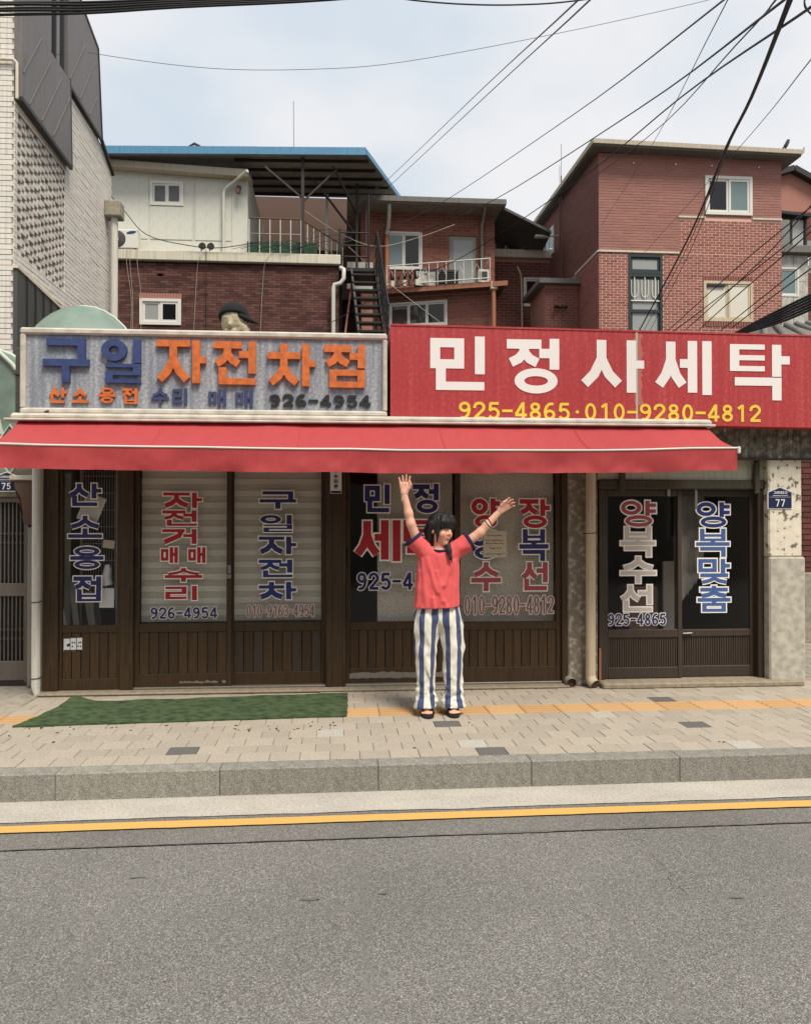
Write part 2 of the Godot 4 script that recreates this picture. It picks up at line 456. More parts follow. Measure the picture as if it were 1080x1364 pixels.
# thin bright cloud over pale blue, the same all round
func sky_image() -> ImageTexture:
	var w := 1024
	var h := 512
	var f := noise(21, 1.7, 5)
	var g := noise(22, 0.8, 3)
	var im := Image.create(w, h, false, Image.FORMAT_RGB8)
	for y in h:
		var el := PI * (0.5 - (y + 0.5) / h)
		for x in w:
			var az := TAU * (x + 0.5) / w
			var d := Vector3(cos(el) * cos(az), sin(el) * 2.2, cos(el) * sin(az))
			var k := clampf(0.72 + 0.8 * f.get_noise_3dv(d) + 0.85 * g.get_noise_3dv(d), 0, 1)
			k = k * k * (3.0 - 2.0 * k)
			var blue := Color(0.76, 0.825, 0.885)
			var cl := Color(0.925, 0.925, 0.935)
			im.set_pixel(x, y, blue.lerp(cl, k) if el > 0 else Color(0.5, 0.49, 0.47))
	return ImageTexture.create_from_image(im)

# ---------------------------------------------------------------- lettering: strokes -> union of convex pieces -> flat or solid letters
# spec rows in a 100 x 100 box, y downwards: [kind, x0, y0, x1, y1]; V and H are single strokes, A an arc [cx, cy, rx, ry, from, to]
const GLYPH := {
	"구": [["G", 8, 0, 92, 55], ["H", 0, 55, 100], ["V", 50, 55, 100]],
	"일": [["O", 0, 0, 62, 50], ["V", 86, 0, 54], ["L", 10, 56, 95, 100]],
	"자": [["J", 0, 0, 68, 100], ["V", 80, 0, 100], ["H", 80, 46, 100]],
	"전": [["J", 0, 0, 64, 60], ["V", 88, 0, 74], ["H", 58, 30, 86], ["N", 12, 68, 96, 100]],
	"차": [["C", 0, 0, 68, 100], ["V", 80, 0, 100], ["H", 80, 46, 100]],
	"점": [["J", 0, 0, 64, 52], ["V", 88, 0, 54], ["H", 60, 26, 86], ["M", 12, 58, 96, 100]],
	"산": [["S", 0, 0, 66, 62], ["V", 78, 0, 66], ["H", 78, 32, 100], ["N", 12, 62, 88, 100]],
	"소": [["S", 4, 0, 96, 58], ["V", 50, 56, 88], ["H", 0, 90, 100]],
	"용": [["O", 12, 0, 88, 42], ["V", 34, 40, 54], ["V", 66, 40, 54], ["H", 0, 51, 100], ["O", 12, 60, 88, 100]],
	"접": [["J", 0, 0, 64, 52], ["V", 88, 0, 56], ["H", 60, 26, 86], ["B", 12, 56, 96, 100]],
	"수": [["S", 4, 0, 96, 52], ["H", 0, 62, 100], ["V", 50, 62, 100]],
	"리": [["L", 0, 4, 64, 92], ["V", 88, 0, 100]],
	"매": [["M", 0, 12, 44, 86], ["V", 62, 0, 100], ["V", 92, 0, 100], ["H", 62, 46, 90]],
	"민": [["M", 0, 4, 60, 60], ["V", 88, 0, 70], ["N", 10, 66, 96, 100]],
	"정": [["J", 0, 2, 64, 52], ["V", 88, 0, 56], ["H", 60, 27, 86], ["O", 14, 54, 94, 100]],
	"사": [["S", 0, 0, 66, 92], ["V", 80, 0, 100], ["H", 80, 46, 100]],
	"세": [["S", 0, 2, 56, 90], ["H", 44, 42, 66], ["V", 66, 0, 96], ["V", 93, 0, 100]],
	"탁": [["T", 0, 0, 58, 52], ["V", 78, 0, 62], ["H", 78, 30, 100], ["G", 8, 64, 86, 100]],
	"거": [["Q", 0, 0, 62, 96], ["V", 88, 0, 100], ["H", 58, 44, 86]],
	"양": [["O", 0, 0, 58, 54], ["V", 76, 0, 58], ["H", 76, 17, 100], ["H", 76, 40, 100], ["O", 12, 56, 90, 100]],
	"장": [["J", 0, 0, 62, 54], ["V", 76, 0, 58], ["H", 76, 30, 100], ["O", 12, 56, 90, 100]],
	"복": [["B", 12, 0, 88, 44], ["V", 50, 42, 56], ["H", 0, 56, 100], ["G", 12, 68, 88, 100]],
	"선": [["S", 0, 0, 62, 62], ["H", 56, 30, 86], ["V", 88, 0, 72], ["N", 12, 66, 94, 100]],
	"맞": [["M", 0, 0, 58, 52], ["V", 78, 0, 56], ["H", 78, 27, 100], ["J", 6, 58, 94, 100]],
	"춤": [["C", 8, 0, 92, 46], ["H", 0, 54, 100], ["V", 50, 54, 66], ["M", 14, 66, 86, 100]],
	"고": [["G", 8, 4, 92, 55], ["V", 48, 45, 90], ["H", 0, 90, 100]],
	"려": [["L", 0, 0, 58, 96], ["H", 58, 32, 86], ["H", 58, 62, 86], ["V", 88, 0, 100]],
	"대": [["D", 0, 6, 50, 92], ["V", 66, 0, 100], ["V", 92, 0, 100], ["H", 66, 46, 90]],
	"로": [["L", 10, 0, 90, 58], ["V", 50, 56, 90], ["H", 0, 90, 100]],
	"길": [["G", 0, 2, 58, 50], ["V", 86, 0, 54], ["L", 10, 56, 95, 100]],
	"문": [["M", 14, 0, 86, 40], ["H", 0, 52, 100], ["V", 50, 52, 68], ["N", 14, 66, 90, 100]],
	"0": [["O", 4, 0, 96, 100]],
	"1": [["P", 22, 24, 58, 6], ["V", 60, 0, 100]],
	"2": [["A", 50, 31, 38, 24, 170, 395], ["P", 82, 44, 14, 92], ["H", 8, 92, 96]],
	"3": [["A", 48, 27, 34, 20, 190, 450], ["A", 48, 71, 38, 22, 270, 530]],
	"4": [["V", 70, 0, 100], ["P", 66, 6, 10, 70], ["H", 4, 73, 100]],
	"5": [["H", 22, 7, 90], ["P", 24, 4, 18, 50], ["A", 48, 66, 38, 27, 215, 510]],
	"6": [["O", 4, 40, 96, 100], ["A", 62, 62, 50, 55, 180, 290]],
	"7": [["H", 4, 7, 96], ["P", 88, 8, 36, 100]],
	"8": [["O", 10, 0, 90, 52], ["O", 4, 44, 96, 100]],
	"9": [["O", 4, 0, 96, 60], ["A", 38, 38, 50, 55, 0, 110]],
	"-": [["H", 0, 50, 100]],
	".": [["K", 50, 52, 16]],
	"T": [["H", 0, 7, 100], ["V", 50, 0, 100]],
}

func thick(a: Vector2, b: Vector2, ht: float, ext: float) -> PackedVector2Array:
	var f := (b - a).normalized()
	var s := Vector2(-f.y, f.x) * ht
	return PackedVector2Array([a - f * ext + s, a - f * ext - s, b + f * ext - s, b + f * ext + s])

# convex pieces of one glyph, w x h metres, stroke thickness th, grown by grow all round; origin at the glyph's top left, y up
func glyph_pieces(ch: String, w: float, h: float, th: float, grow: float) -> Array:
	var out := []
	if not ch in "0123456789-.": th = minf(th, w * 0.2)
	var thz := th * clampf(0.35 + 0.6 * h / w, 0.62, 0.95)   # level strokes are thinner in broad letters
	if ch in "0123456789": thz = th
	var ht := th * 0.5 + grow
	var i := th * 0.5
	for row in GLYPH.get(ch, []):
		var k: String = row[0]
		var P := func(x: float, y: float) -> Vector2: return Vector2(x * w / 100.0, -y * h / 100.0)
		if k == "H":
			var y: float = clampf(-row[2] * h / 100.0, -h + thz * 0.5, -thz * 0.5)
			out.append(thick(Vector2(row[1] * w / 100.0, y), Vector2(row[3] * w / 100.0, y), thz * 0.5 + grow, grow))
			continue
		if k == "V":
			var x: float = clampf(row[1] * w / 100.0, i, w - i)
			out.append(thick(Vector2(x, -row[2] * h / 100.0), Vector2(x, -row[3] * h / 100.0), ht, grow))
			continue
		if k == "P":
			out.append(thick(P.call(row[1], row[2]), P.call(row[3], row[4]), ht, grow))
			continue
		if k == "K":
			var pl := PackedVector2Array()
			for a in 12: pl.append(P.call(row[1], row[2]) + Vector2(cos(TAU * a / 12), sin(TAU * a / 12)) * (row[3] * w / 100.0 + grow))
			out.append(pl)
			continue
		if k == "A":
			var pc: Vector2 = P.call(row[1], row[2])
			var rx: float = row[3] * w / 100.0
			var ry: float = row[4] * h / 100.0
			var steps := 14
			var prev := Vector2.ZERO
			for s in steps + 1:
				var an := deg_to_rad(lerpf(row[5], row[6], float(s) / steps))
				var q := pc + Vector2(cos(an) * rx, -sin(an) * ry)
				if s > 0: out.append(thick(prev, q, ht, ht * 0.12 + (grow if (s == 1 or s == steps) else 0.0)))
				prev = q
			continue
		var a: Vector2 = P.call(row[1], row[2])
		var b: Vector2 = P.call(row[3], row[4])
		var bh := a.y - b.y
		var tz: float = minf(thz, bh / {"L": 5.2, "T": 5.2, "B": 4.6, "M": 3.0}.get(k, 2.2))
		var tv: float = minf(th, (b.x - a.x) / {"M": 2.8, "B": 2.8}.get(k, 2.2))
		if k == "O":
			var c2 := (a + b) * 0.5
			var R := (b - a).abs() * 0.5
			var ro := R + Vector2(grow, grow)
			var ri := (R - Vector2(minf(th, R.x * 0.72) + grow, minf(minf(thz, bh / 3.2), R.y * 0.72) + grow)).max(Vector2(0.002, 0.002))
			var seg := 22
			for s in seg:
				var d0 := Vector2(cos(TAU * s / seg), sin(TAU * s / seg))
				var d1 := Vector2(cos(TAU * (s + 1) / seg), sin(TAU * (s + 1) / seg))
				out.append(PackedVector2Array([c2 + d0 * ri, c2 + d0 * ro, c2 + d1 * ro, c2 + d1 * ri]))
			continue
		var x0 := a.x + tv * 0.5
		var x1 := b.x - tv * 0.5
		var y0 := a.y - tz * 0.5
		var y1 := b.y + tz * 0.5
		var xm := (x0 + x1) * 0.5
		var ym := (y0 + y1) * 0.5
		var hv := tv * 0.5 + grow
		var hz := tz * 0.5 + grow
		# level and upright strokes with square corners
		var level := []
		var post := []
		match k:
			"G": level = [y0]; post = [[x1, y0, y1 - tz * 0.5]]
			"N": level = [y1]; post = [[x0, y0 + tz * 0.5, y1]]
			"D": level = [y0, y1]; post = [[x0, y0, y1]]
			"L": level = [y0, ym, y1]; post = [[x1, y0, ym], [x0, ym, y1]]
			"M": level = [y0, y1]; post = [[x0, y0, y1], [x1, y0, y1]]
			"B": level = [ym, y1]; post = [[x0, y0 + tz * 0.5, y1], [x1, y0 + tz * 0.5, y1]]
			"T": level = [y0, ym, y1]; post = [[x0, y0, y1]]
			"Q", "J": level = [y0]
			"C": level = [y0 + (y1 - y0) * 0.24]; post = [[xm, a.y, y0 + (y1 - y0) * 0.3]]
		for y in level: out.append(thick(Vector2(a.x, y), Vector2(b.x, y), hz, grow))
		for q in post: out.append(thick(Vector2(q[0], q[1]), Vector2(q[0], q[2]), hv, hz if k != "C" else grow))
		if k in ["S", "J", "C", "Q"]:
			var top := a.y if k == "S" else (y0 if k != "C" else y0 + (y1 - y0) * 0.24)
			var fork := lerpf(top, b.y, 0.42)
			var hl := minf(tv, bh * 0.34) * 0.5 + grow
			var sag := hl * 0.2
			if k == "Q":
				out.append(thick(Vector2(x1 - hl * 0.3, y0), Vector2(x1 - (x1 - x0) * 0.18, lerpf(y0, y1, 0.45)), hl, hl * 0.3))
				out.append(thick(Vector2(x1 - (x1 - x0) * 0.18, lerpf(y0, y1, 0.45)), Vector2(x0, y1), hl, hl * 0.2))
			else:
				out.append(thick(Vector2(xm, top), Vector2(xm, fork), hv, grow))
				var foot := b.y + hl - grow
				for ex in [x0, x1]:
					var kn := Vector2(lerpf(xm, ex, 0.45), lerpf(fork, foot, 0.60))
					out.append(thick(Vector2(xm, fork + hl * 0.3), kn, hl, sag))
					out.append(thick(kn, Vector2(ex, foot), hl, sag))
	return out

# the union of convex pieces as flat-topped trapezoids [y0, y1, left0, left1, right0, right1]
func union(polys: Array) -> Array:
	var seg := []
	var ys := PackedFloat32Array()
	for p in polys:
		for i in p.size():
			seg.append([p[i], p[(i + 1) % p.size()]])
			ys.append(p[i].y)
	for i in seg.size():
		var a: Vector2 = seg[i][0]
		var b: Vector2 = seg[i][1]
		var lo := minf(a.y, b.y)
		var hi := maxf(a.y, b.y)
		var xl := minf(a.x, b.x)
		var xh := maxf(a.x, b.x)
		for j in range(i + 1, seg.size()):
			var c: Vector2 = seg[j][0]
			var d: Vector2 = seg[j][1]
			if maxf(c.y, d.y) < lo or minf(c.y, d.y) > hi or maxf(c.x, d.x) < xl or minf(c.x, d.x) > xh: continue
			var x = Geometry2D.segment_intersects_segment(a, b, c, d)
			if x != null: ys.append(x.y)
	ys.sort()
	var out := []
	var last := ys[0]
	for q in ys.size():
		var y1 := ys[q]
		if y1 - last < 0.0003: continue
		var y0 := last
		last = y1
		var iv := []
		for p in polys:
			var e := [1e9, 1e9, -1e9, -1e9]
			var hit := false
			for i in p.size():
				var a: Vector2 = p[i]
				var b: Vector2 = p[(i + 1) % p.size()]
				if minf(a.y, b.y) > y0 + 4e-4 or maxf(a.y, b.y) < y1 - 4e-4 or absf(a.y - b.y) < 5e-4: continue
				var x0 := lerpf(a.x, b.x, clampf((y0 - a.y) / (b.y - a.y), 0, 1))
				var x1 := lerpf(a.x, b.x, clampf((y1 - a.y) / (b.y - a.y), 0, 1))
				hit = true
				if x0 + x1 < e[0] + e[1]: e[0] = x0; e[1] = x1
				if x0 + x1 > e[2] + e[3]: e[2] = x0; e[3] = x1
			if hit and e[2] + e[3] - e[0] - e[1] > 1e-6: iv.append(e)
		iv.sort_custom(func(a, b): return a[0] + a[1] < b[0] + b[1])
		var cur = null
		for e in iv:
			if cur == null: cur = e.duplicate()
			elif e[0] + e[1] <= cur[2] + cur[3] + 1e-5:
				if e[2] + e[3] > cur[2] + cur[3]: cur[2] = e[2]; cur[3] = e[3]
			else:
				out.append([y0, y1, cur[0], cur[1], cur[2], cur[3]])
				cur = e.duplicate()
		if cur != null: out.append([y0, y1, cur[0], cur[1], cur[2], cur[3]])
	return out

# a flat letter face in the plane z, or a solid one from z back to z - deep
func lay(b: MB, tr: Array, z: float, deep := 0.0) -> void:
	for t in tr:
		var p := [Vector3(t[2], t[0], z), Vector3(t[4], t[0], z), Vector3(t[5], t[1], z), Vector3(t[3], t[1], z)]
		b.quad(p[0], p[1], p[2], p[3])
		if deep > 0:
			var o := Vector3(0, 0, -deep)
			b.quad(p[0] + o, p[0], p[3], p[3] + o); b.quad(p[1], p[1] + o, p[2] + o, p[2])
			b.quad(p[3], p[2], p[2] + o, p[3] + o); b.quad(p[0] + o, p[1] + o, p[1], p[0])

# one character as a part: fill over a border, both flat
func vinyl(parent: Node, ch: String, at: Vector3, w: float, h: float, th: float, edge: float, fill: Material, border: Material, called := "letter") -> void:
	var b := mb()
	lay(b, union(glyph_pieces(ch, w, h, th, 0.0)), 0.0025)
	var o := part(called, b, null, parent)
	o.mesh.surface_set_material(0, fill)
	o.position = at
	if edge > 0:
		var g := mb()
		lay(g, union(glyph_pieces(ch, w, h, th, edge)), 0.0)
		var arr := g.mesh().surface_get_arrays(0)
		(o.mesh as ArrayMesh).add_surface_from_arrays(Mesh.PRIMITIVE_TRIANGLES, arr)
		o.mesh.surface_set_material(1, border)

func solid_letter(parent: Node, ch: String, at: Vector3, w: float, h: float, th: float, deep: float, m: Material, called := "letter") -> void:
	var b := mb()
	lay(b, union(glyph_pieces(ch, w, h, th, 0.0)), deep, deep)
	var o := part(called, b, m, parent)
	o.position = at

# a row of digits between x0 and x1; dashes and dots take less room
func number_row(parent: Node, text: String, x0: float, x1: float, top: float, h: float, z: float, th: float, edge: float, fill: Material, border: Material, deep := 0.0) -> void:
	var units := 0.0
	for ch in text: units += 0.85 if ch in "-." else 1.0
	var u := (x1 - x0) / units
	var x := x0
	for ch in text:
		var cw := u * (0.85 if ch in "-." else 1.0)
		var g := cw * 0.84
		var at := Vector3(x + cw * 0.08, top, z)
		if deep > 0: solid_letter(parent, ch, at, g, h, th, deep, fill, "digit")
		else: vinyl(parent, ch, at, g, h, th, edge, fill, border, "digit")
		x += cw

# a smoothly shaded sheet through the points fn(i, k)
func smooth_sheet(b: MB, fn: Callable, nu: int, nv: int) -> void:
	var p := []
	for i in nu + 1:
		var row := []
		for k in nv + 1: row.append(fn.call(i, k))
		p.append(row)
	var nrm := []
	for i in nu + 1:
		var row := []
		for k in nv + 1:
			var du: Vector3 = p[mini(i + 1, nu)][k] - p[maxi(i - 1, 0)][k]
			var dv: Vector3 = p[i][mini(k + 1, nv)] - p[i][maxi(k - 1, 0)]
			row.append(dv.cross(du).normalized())
		nrm.append(row)
	for i in nu:
		for k in nv:
			for e in [[i, k + 1], [i + 1, k], [i + 1, k + 1], [i, k + 1], [i, k], [i + 1, k]]: b.vert(p[e[0]][e[1]], nrm[e[0]][e[1]])

# ---------------------------------------------------------------- walls
# rectangle list minus holes -> rectangles
func cut(r: Rect2, holes: Array) -> Array:
	var list := [r]
	for h in holes:
		var next := []
		for q in list:
			if not q.intersects(h): next.append(q); continue
			var i: Rect2 = q.intersection(h)
			if i.position.y > q.position.y: next.append(Rect2(q.position, Vector2(q.size.x, i.position.y - q.position.y)))
			if i.end.y < q.end.y: next.append(Rect2(Vector2(q.position.x, i.end.y), Vector2(q.size.x, q.end.y - i.end.y)))
			if i.position.x > q.position.x: next.append(Rect2(Vector2(q.position.x, i.position.y), Vector2(i.position.x - q.position.x, i.size.y)))
			if i.end.x < q.end.x: next.append(Rect2(Vector2(i.end.x, i.position.y), Vector2(q.end.x - i.end.x, i.size.y)))
		list = next
	return list

# a flat wall sheet with openings and reveals going inwards; F = frame of the wall (x right, y up, z outwards) with origin at its lower left
func sheet(b: MB, F: Transform3D, w: float, h: float, holes: Array, z := 0.0, reveal := 0.18) -> void:
	for r in cut(Rect2(0, 0, w, h), holes):
		var p: Vector2 = r.position
		var e: Vector2 = r.end
		b.quad(F * Vector3(p.x, p.y, z), F * Vector3(e.x, p.y, z), F * Vector3(e.x, e.y, z), F * Vector3(p.x, e.y, z))
	for r in holes:
		var p: Vector2 = r.position
		var e: Vector2 = r.end
		var k := z - reveal
		b.quad(F * Vector3(p.x, p.y, k), F * Vector3(p.x, p.y, z), F * Vector3(p.x, e.y, z), F * Vector3(p.x, e.y, k))
		b.quad(F * Vector3(e.x, p.y, z), F * Vector3(e.x, p.y, k), F * Vector3(e.x, e.y, k), F * Vector3(e.x, e.y, z))
		b.quad(F * Vector3(p.x, e.y, z), F * Vector3(e.x, e.y, z), F * Vector3(e.x, e.y, k), F * Vector3(p.x, e.y, k))
		b.quad(F * Vector3(p.x, p.y, k), F * Vector3(e.x, p.y, k), F * Vector3(e.x, p.y, z), F * Vector3(p.x, p.y, z))

func frame_at(o: Vector3, u: Vector3, n: Vector3) -> Transform3D:
	return Transform3D(Basis(u, Vector3.UP, n), o)

# courses of bricks proud of the joint sheet. s: {l, h, j, d, cols, m, parts, y0, y1, x0, x1}
func bricks(parent: Node, F: Transform3D, s: Dictionary, holes: Array) -> void:
	var meshes := []
	for cc in s.cols:
		var b := mb()
		b.col = cc
		b.hexa([Vector3(0, 0, s.d), Vector3(s.l, 0, s.d), Vector3(s.l, 0, 0), Vector3(0, 0, 0), Vector3(0, s.h, s.d), Vector3(s.l, s.h, s.d), Vector3(s.l, s.h, 0), Vector3(0, s.h, 0)])
		meshes.append(b.mesh())
	var rest := mb()
	var left: int = s.parts
	var rows := int((s.y1 - s.y0) / (s.h + s.j))
	for rr in rows:
		var r := rows - 1 - rr
		var y: float = s.y0 + r * (s.h + s.j) + s.j * 0.5
		var x: float = s.x0 - (0.0 if r % 2 == 0 else (s.l + s.j + s.get("gap", 0.0)) * 0.5)
		while x < s.x1:
			var a := maxf(x, s.x0)
			var e := minf(x + s.l, s.x1)
			x += s.l + s.j + s.get("gap", 0.0)
			if e - a < 0.02: continue
			var out: float = s.d * (0.75 + 0.4 * rng.randf())
			var ci := rng.randi() % meshes.size()
			var pieces := cut(Rect2(a, y, e - a, s.h), holes)
			if pieces.size() == 1 and e - a > s.l - 0.001 and pieces[0].size.x > s.l - 0.001 and pieces[0].size.y > s.h - 0.001 and left > 0:
				left -= 1
				var o := inst(s.get("called", "brick"), meshes[ci], s.m, parent)
				o.transform = F * Transform3D(Basis.from_scale(Vector3(1, 1, out / s.d)), Vector3(a, y, 0.0005))
				continue
			rest.col = s.cols[ci]
			for q in pieces:
				if q.size.x < 0.012 or q.size.y < 0.012: continue
				var p0: Vector2 = q.position
				var p1: Vector2 = q.end
				rest.hexa([F * Vector3(p0.x, p0.y, out), F * Vector3(p1.x, p0.y, out), F * Vector3(p1.x, p0.y, 0.0005), F * Vector3(p0.x, p0.y, 0.0005),
					F * Vector3(p0.x, p1.y, out), F * Vector3(p1.x, p1.y, out), F * Vector3(p1.x, p1.y, 0.0005), F * Vector3(p0.x, p1.y, 0.0005)])
	if rest.v.size(): stuff(part("brickwork", rest, s.m, parent))

# a window in an opening: frame, sashes, panes and what is seen behind them. o: {fw, n, deep, frame, pane, back, bars}
func window(parent: Node, F: Transform3D, r: Rect2, o := {}) -> MeshInstance3D:
	var fw: float = o.get("fw", 0.055)
	var n: int = o.get("n", 2)
	var z: float = o.get("z", -0.06)
	var fr: Material = o.get("frame", M.white_metal)
	var p := r.position
	var e := r.end
	var b := mb()
	var bar := func(x0: float, y0: float, x1: float, y1: float, z0: float, z1: float) -> void:
		b.hexa([F * Vector3(x0, y0, z1), F * Vector3(x1, y0, z1), F * Vector3(x1, y0, z0), F * Vector3(x0, y0, z0), F * Vector3(x0, y1, z1), F * Vector3(x1, y1, z1), F * Vector3(x1, y1, z0), F * Vector3(x0, y1, z0)])
	var zf: float = z + 0.06
	bar.call(p.x, p.y, e.x, p.y + fw, z, zf); bar.call(p.x, e.y - fw, e.x, e.y, z, zf)
	bar.call(p.x, p.y + fw, p.x + fw, e.y - fw, z, zf); bar.call(e.x - fw, p.y + fw, e.x, e.y - fw, z, zf)
	var w := part(o.get("called", "window"), b, fr, parent)
	var iw: float = (e.x - p.x - 2 * fw) / n
	for i in n:
		var x0: float = p.x + fw + i * iw
		var x1 := x0 + iw
		var zz := z + (0.03 if i % 2 == 1 else 0.012)
		b = mb()
		var sw := fw * 0.75
		bar = func(a0: float, b0: float, a1: float, b1: float, z0: float, z1: float) -> void:
			b.hexa([F * Vector3(a0, b0, z1), F * Vector3(a1, b0, z1), F * Vector3(a1, b0, z0), F * Vector3(a0, b0, z0), F * Vector3(a0, b1, z1), F * Vector3(a1, b1, z1), F * Vector3(a1, b1, z0), F * Vector3(a0, b1, z0)])
		var y0 := p.y + fw + 0.001
		var y1 := e.y - fw - 0.001
		bar.call(x0 + 0.001, y0, x1 - 0.001, y0 + sw, zz - 0.012, zz + 0.012); bar.call(x0 + 0.001, y1 - sw, x1 - 0.001, y1, zz - 0.012, zz + 0.012)
		bar.call(x0 + 0.001, y0 + sw, x0 + sw, y1 - sw, zz - 0.012, zz + 0.012); bar.call(x1 - sw, y0 + sw, x1 - 0.001, y1 - sw, zz - 0.012, zz + 0.012)
		part("sash", b, fr, w)
		b = mb()
		b.quad(F * Vector3(x0 + sw, y0 + sw, zz), F * Vector3(x1 - sw, y0 + sw, zz), F * Vector3(x1 - sw, y1 - sw, zz), F * Vector3(x0 + sw, y1 - sw, zz))
		var pm: Array = o.get("pane", [M.glass_far])
		part("pane", b, pm[i % pm.size()], w)
	b = mb()
	var k: float = o.get("back_z", -0.9)
	b.quad(F * Vector3(p.x - 0.3, p.y - 0.3, k), F * Vector3(e.x + 0.3, p.y - 0.3, k), F * Vector3(e.x + 0.3, e.y + 0.3, k), F * Vector3(p.x - 0.3, e.y + 0.3, k))
	part("curtain", b, o.get("back", M.room_far), w)
	return w

# ---------------------------------------------------------------- street
func tinted_grid(b: MB, x0: float, x1: float, z0: float, z1: float, y: float, nx: int, nz: int, f: FastNoiseLite, base: float, amp: float) -> void:
	for i in nx:
		for k in nz:
			var xa := lerpf(x0, x1, float(i) / nx)
			var xb := lerpf(x0, x1, float(i + 1) / nx)
			var za := lerpf(z0, z1, float(k) / nz)
			var zb := lerpf(z0, z1, float(k + 1) / nz)
			for q in [Vector2(xa, zb), Vector2(xa, za), Vector2(xb, za), Vector2(xa, zb), Vector2(xb, za), Vector2(xb, zb)]:
				var s := base + amp * f.get_noise_2d(q.x, q.y)
				b.col = Color(s, s, s)
				b.vert(Vector3(q.x, y, q.y), Vector3.UP)

func street() -> void:
	var f := noise(31, 0.9, 4)
	# ground to the horizon, with the rise that carries the houses behind the shops
	var b := mb()
	b.quad(Vector3(-200, -0.3, 120), Vector3(200, -0.3, 120), Vector3(200, -0.3, -8.5), Vector3(-200, -0.3, -8.5))
	b.quad(Vector3(-200, -0.3, -8.5), Vector3(200, -0.3, -8.5), Vector3(200, 5.5, -12.2), Vector3(-200, 5.5, -12.2))
	b.quad(Vector3(-200, 5.5, -12.2), Vector3(200, 5.5, -12.2), Vector3(200, 5.5, -160), Vector3(-200, 5.5, -160))
	struct("ground", b, M.terrain)
	# carriageway
	b = mb()
	tinted_grid(b, -5, 5, 2.97, 7.5, -0.165, 70, 32, f, 0.95, 0.16)
	b.col = Color(0.93, 0.93, 0.93)
	b.quad(Vector3(-120, -0.165, 26), Vector3(120, -0.165, 26), Vector3(120, -0.165, 7.5), Vector3(-120, -0.165, 7.5))
	b.quad(Vector3(-120, -0.165, 7.5), Vector3(-5, -0.165, 7.5), Vector3(-5, -0.165, 2.97), Vector3(-120, -0.165, 2.97))
	b.quad(Vector3(5, -0.165, 7.5), Vector3(120, -0.165, 7.5), Vector3(120, -0.165, 2.97), Vector3(5, -0.165, 2.97))
	struct("road", b, M.asphalt, "worn grey asphalt road with coarse stones")
	b = mb()
	tinted_grid(b, -120, -6, 2.5, 2.965, -0.163, 1, 1, f, 0.95, 0)
	tinted_grid(b, -6, 6, 2.5, 2.965, -0.163, 90, 4, f, 0.95, 0.2)
	tinted_grid(b, 6, 120, 2.5, 2.965, -0.163, 1, 1, f, 0.95, 0)
	struct("road_edge", b, M.asphalt_fine, "smoother asphalt strip along the yellow line")
	# ragged tar joint between the two layers
	b = mb()
	var prev := Vector3.ZERO
	for i in 220:
		var x := -6.0 + i * 0.055
		var z := 2.968 + 0.012 * f.get_noise_2d(x * 9.0, 5.0) - 0.004
		var w := 0.003 + 0.005 * absf(f.get_noise_2d(x * 14.0, 40.0))
		if x > 0.1 and x < 0.5: w += 0.008
		if i > 0: b.quad(Vector3(prev.x, -0.159, prev.y + prev.z), Vector3(x, -0.159, z + w), Vector3(x, -0.159, z - w), Vector3(prev.x, -0.159, prev.y - prev.z))
		prev = Vector3(x, z, w)
	struct("road_joint", b, M.tar, "dark ragged joint between the asphalt layers")
	# crack and tar spots on the carriageway
	b = mb()
	var q0 := Vector3(0.93, 0.004, 3.02)
	for i in 34:
		var zz := 3.02 + i * 0.022
		var xx := 0.93 + 0.10 * f.get_noise_2d(zz * 5.0, 60.0) + 0.05 * f.get_noise_2d(zz * 17.0, 90.0)
		var ww := 0.001 + 0.0022 * absf(f.get_noise_2d(zz * 20.0, 20.0))
		b.quad(Vector3(q0.x - q0.y, -0.1615, q0.z), Vector3(xx - ww, -0.1615, zz), Vector3(xx + ww, -0.1615, zz), Vector3(q0.x + q0.y, -0.1615, q0.z))
		q0 = Vector3(xx, ww, zz)
	struct("road_crack", b, M.tar, "thin wandering crack in the coarse asphalt")
	for e in [[-0.74, 3.63, 0.04, 0.012], [-0.42, 3.60, 0.022, 0.01], [1.12, 3.78, 0.03, 0.009], [-1.55, 3.34, 0.04, 0.005]]:
		b = mb()
		var pl := []
		for i in 14:
			var an := TAU * i / 14.0
			var rr := 1.0 + 0.5 * f.get_noise_2d(cos(an) * 2.0 + e[0] * 9.0, sin(an) * 2.0)
			pl.append(Vector3(e[0] + cos(an) * e[2] * rr, -0.1612, e[1] - sin(an) * e[3] * rr))
		for i in 14: b.tri(Vector3(e[0], -0.1612, e[1]), pl[i], pl[(i + 1) % 14])
		struct("tar_spot", b, M.tar, "small dark tar spot on the road")
	# concrete gutter and the yellow line with a worn edge
	b = mb()
	var n := 120
	for i in n:
		for k in 4:
			var xa := -6.0 + 12.0 * i / n
			var xb := -6.0 + 12.0 * (i + 1) / n
			var za := 2.24 + 0.34 * k / 4 + (0.010 * f.get_noise_2d(xa * 2.0, 77.0) if k == 4 else 0.0)
			var zb := 2.24 + 0.34 * (k + 1) / 4
			var e0 := 0.022 * f.get_noise_2d(xa * 1.6, 7.0) if k == 3 else 0.0
			var e1 := 0.022 * f.get_noise_2d(xb * 1.6, 7.0) if k == 3 else 0.0
			for q in [Vector3(xa, 0, zb + e0), Vector3(xa, 0, za), Vector3(xb, 0, za), Vector3(xa, 0, zb + e0), Vector3(xb, 0, za), Vector3(xb, 0, zb + e1)]:
				var s: float = 0.9 + 0.16 * f.get_noise_2d(q.x * 2.0, q.z * 4.0)
				b.col = Color(s, s, s)
				b.vert(Vector3(q.x, -0.1585, q.z), Vector3.UP)
	b.col = Color(0.9, 0.9, 0.9)
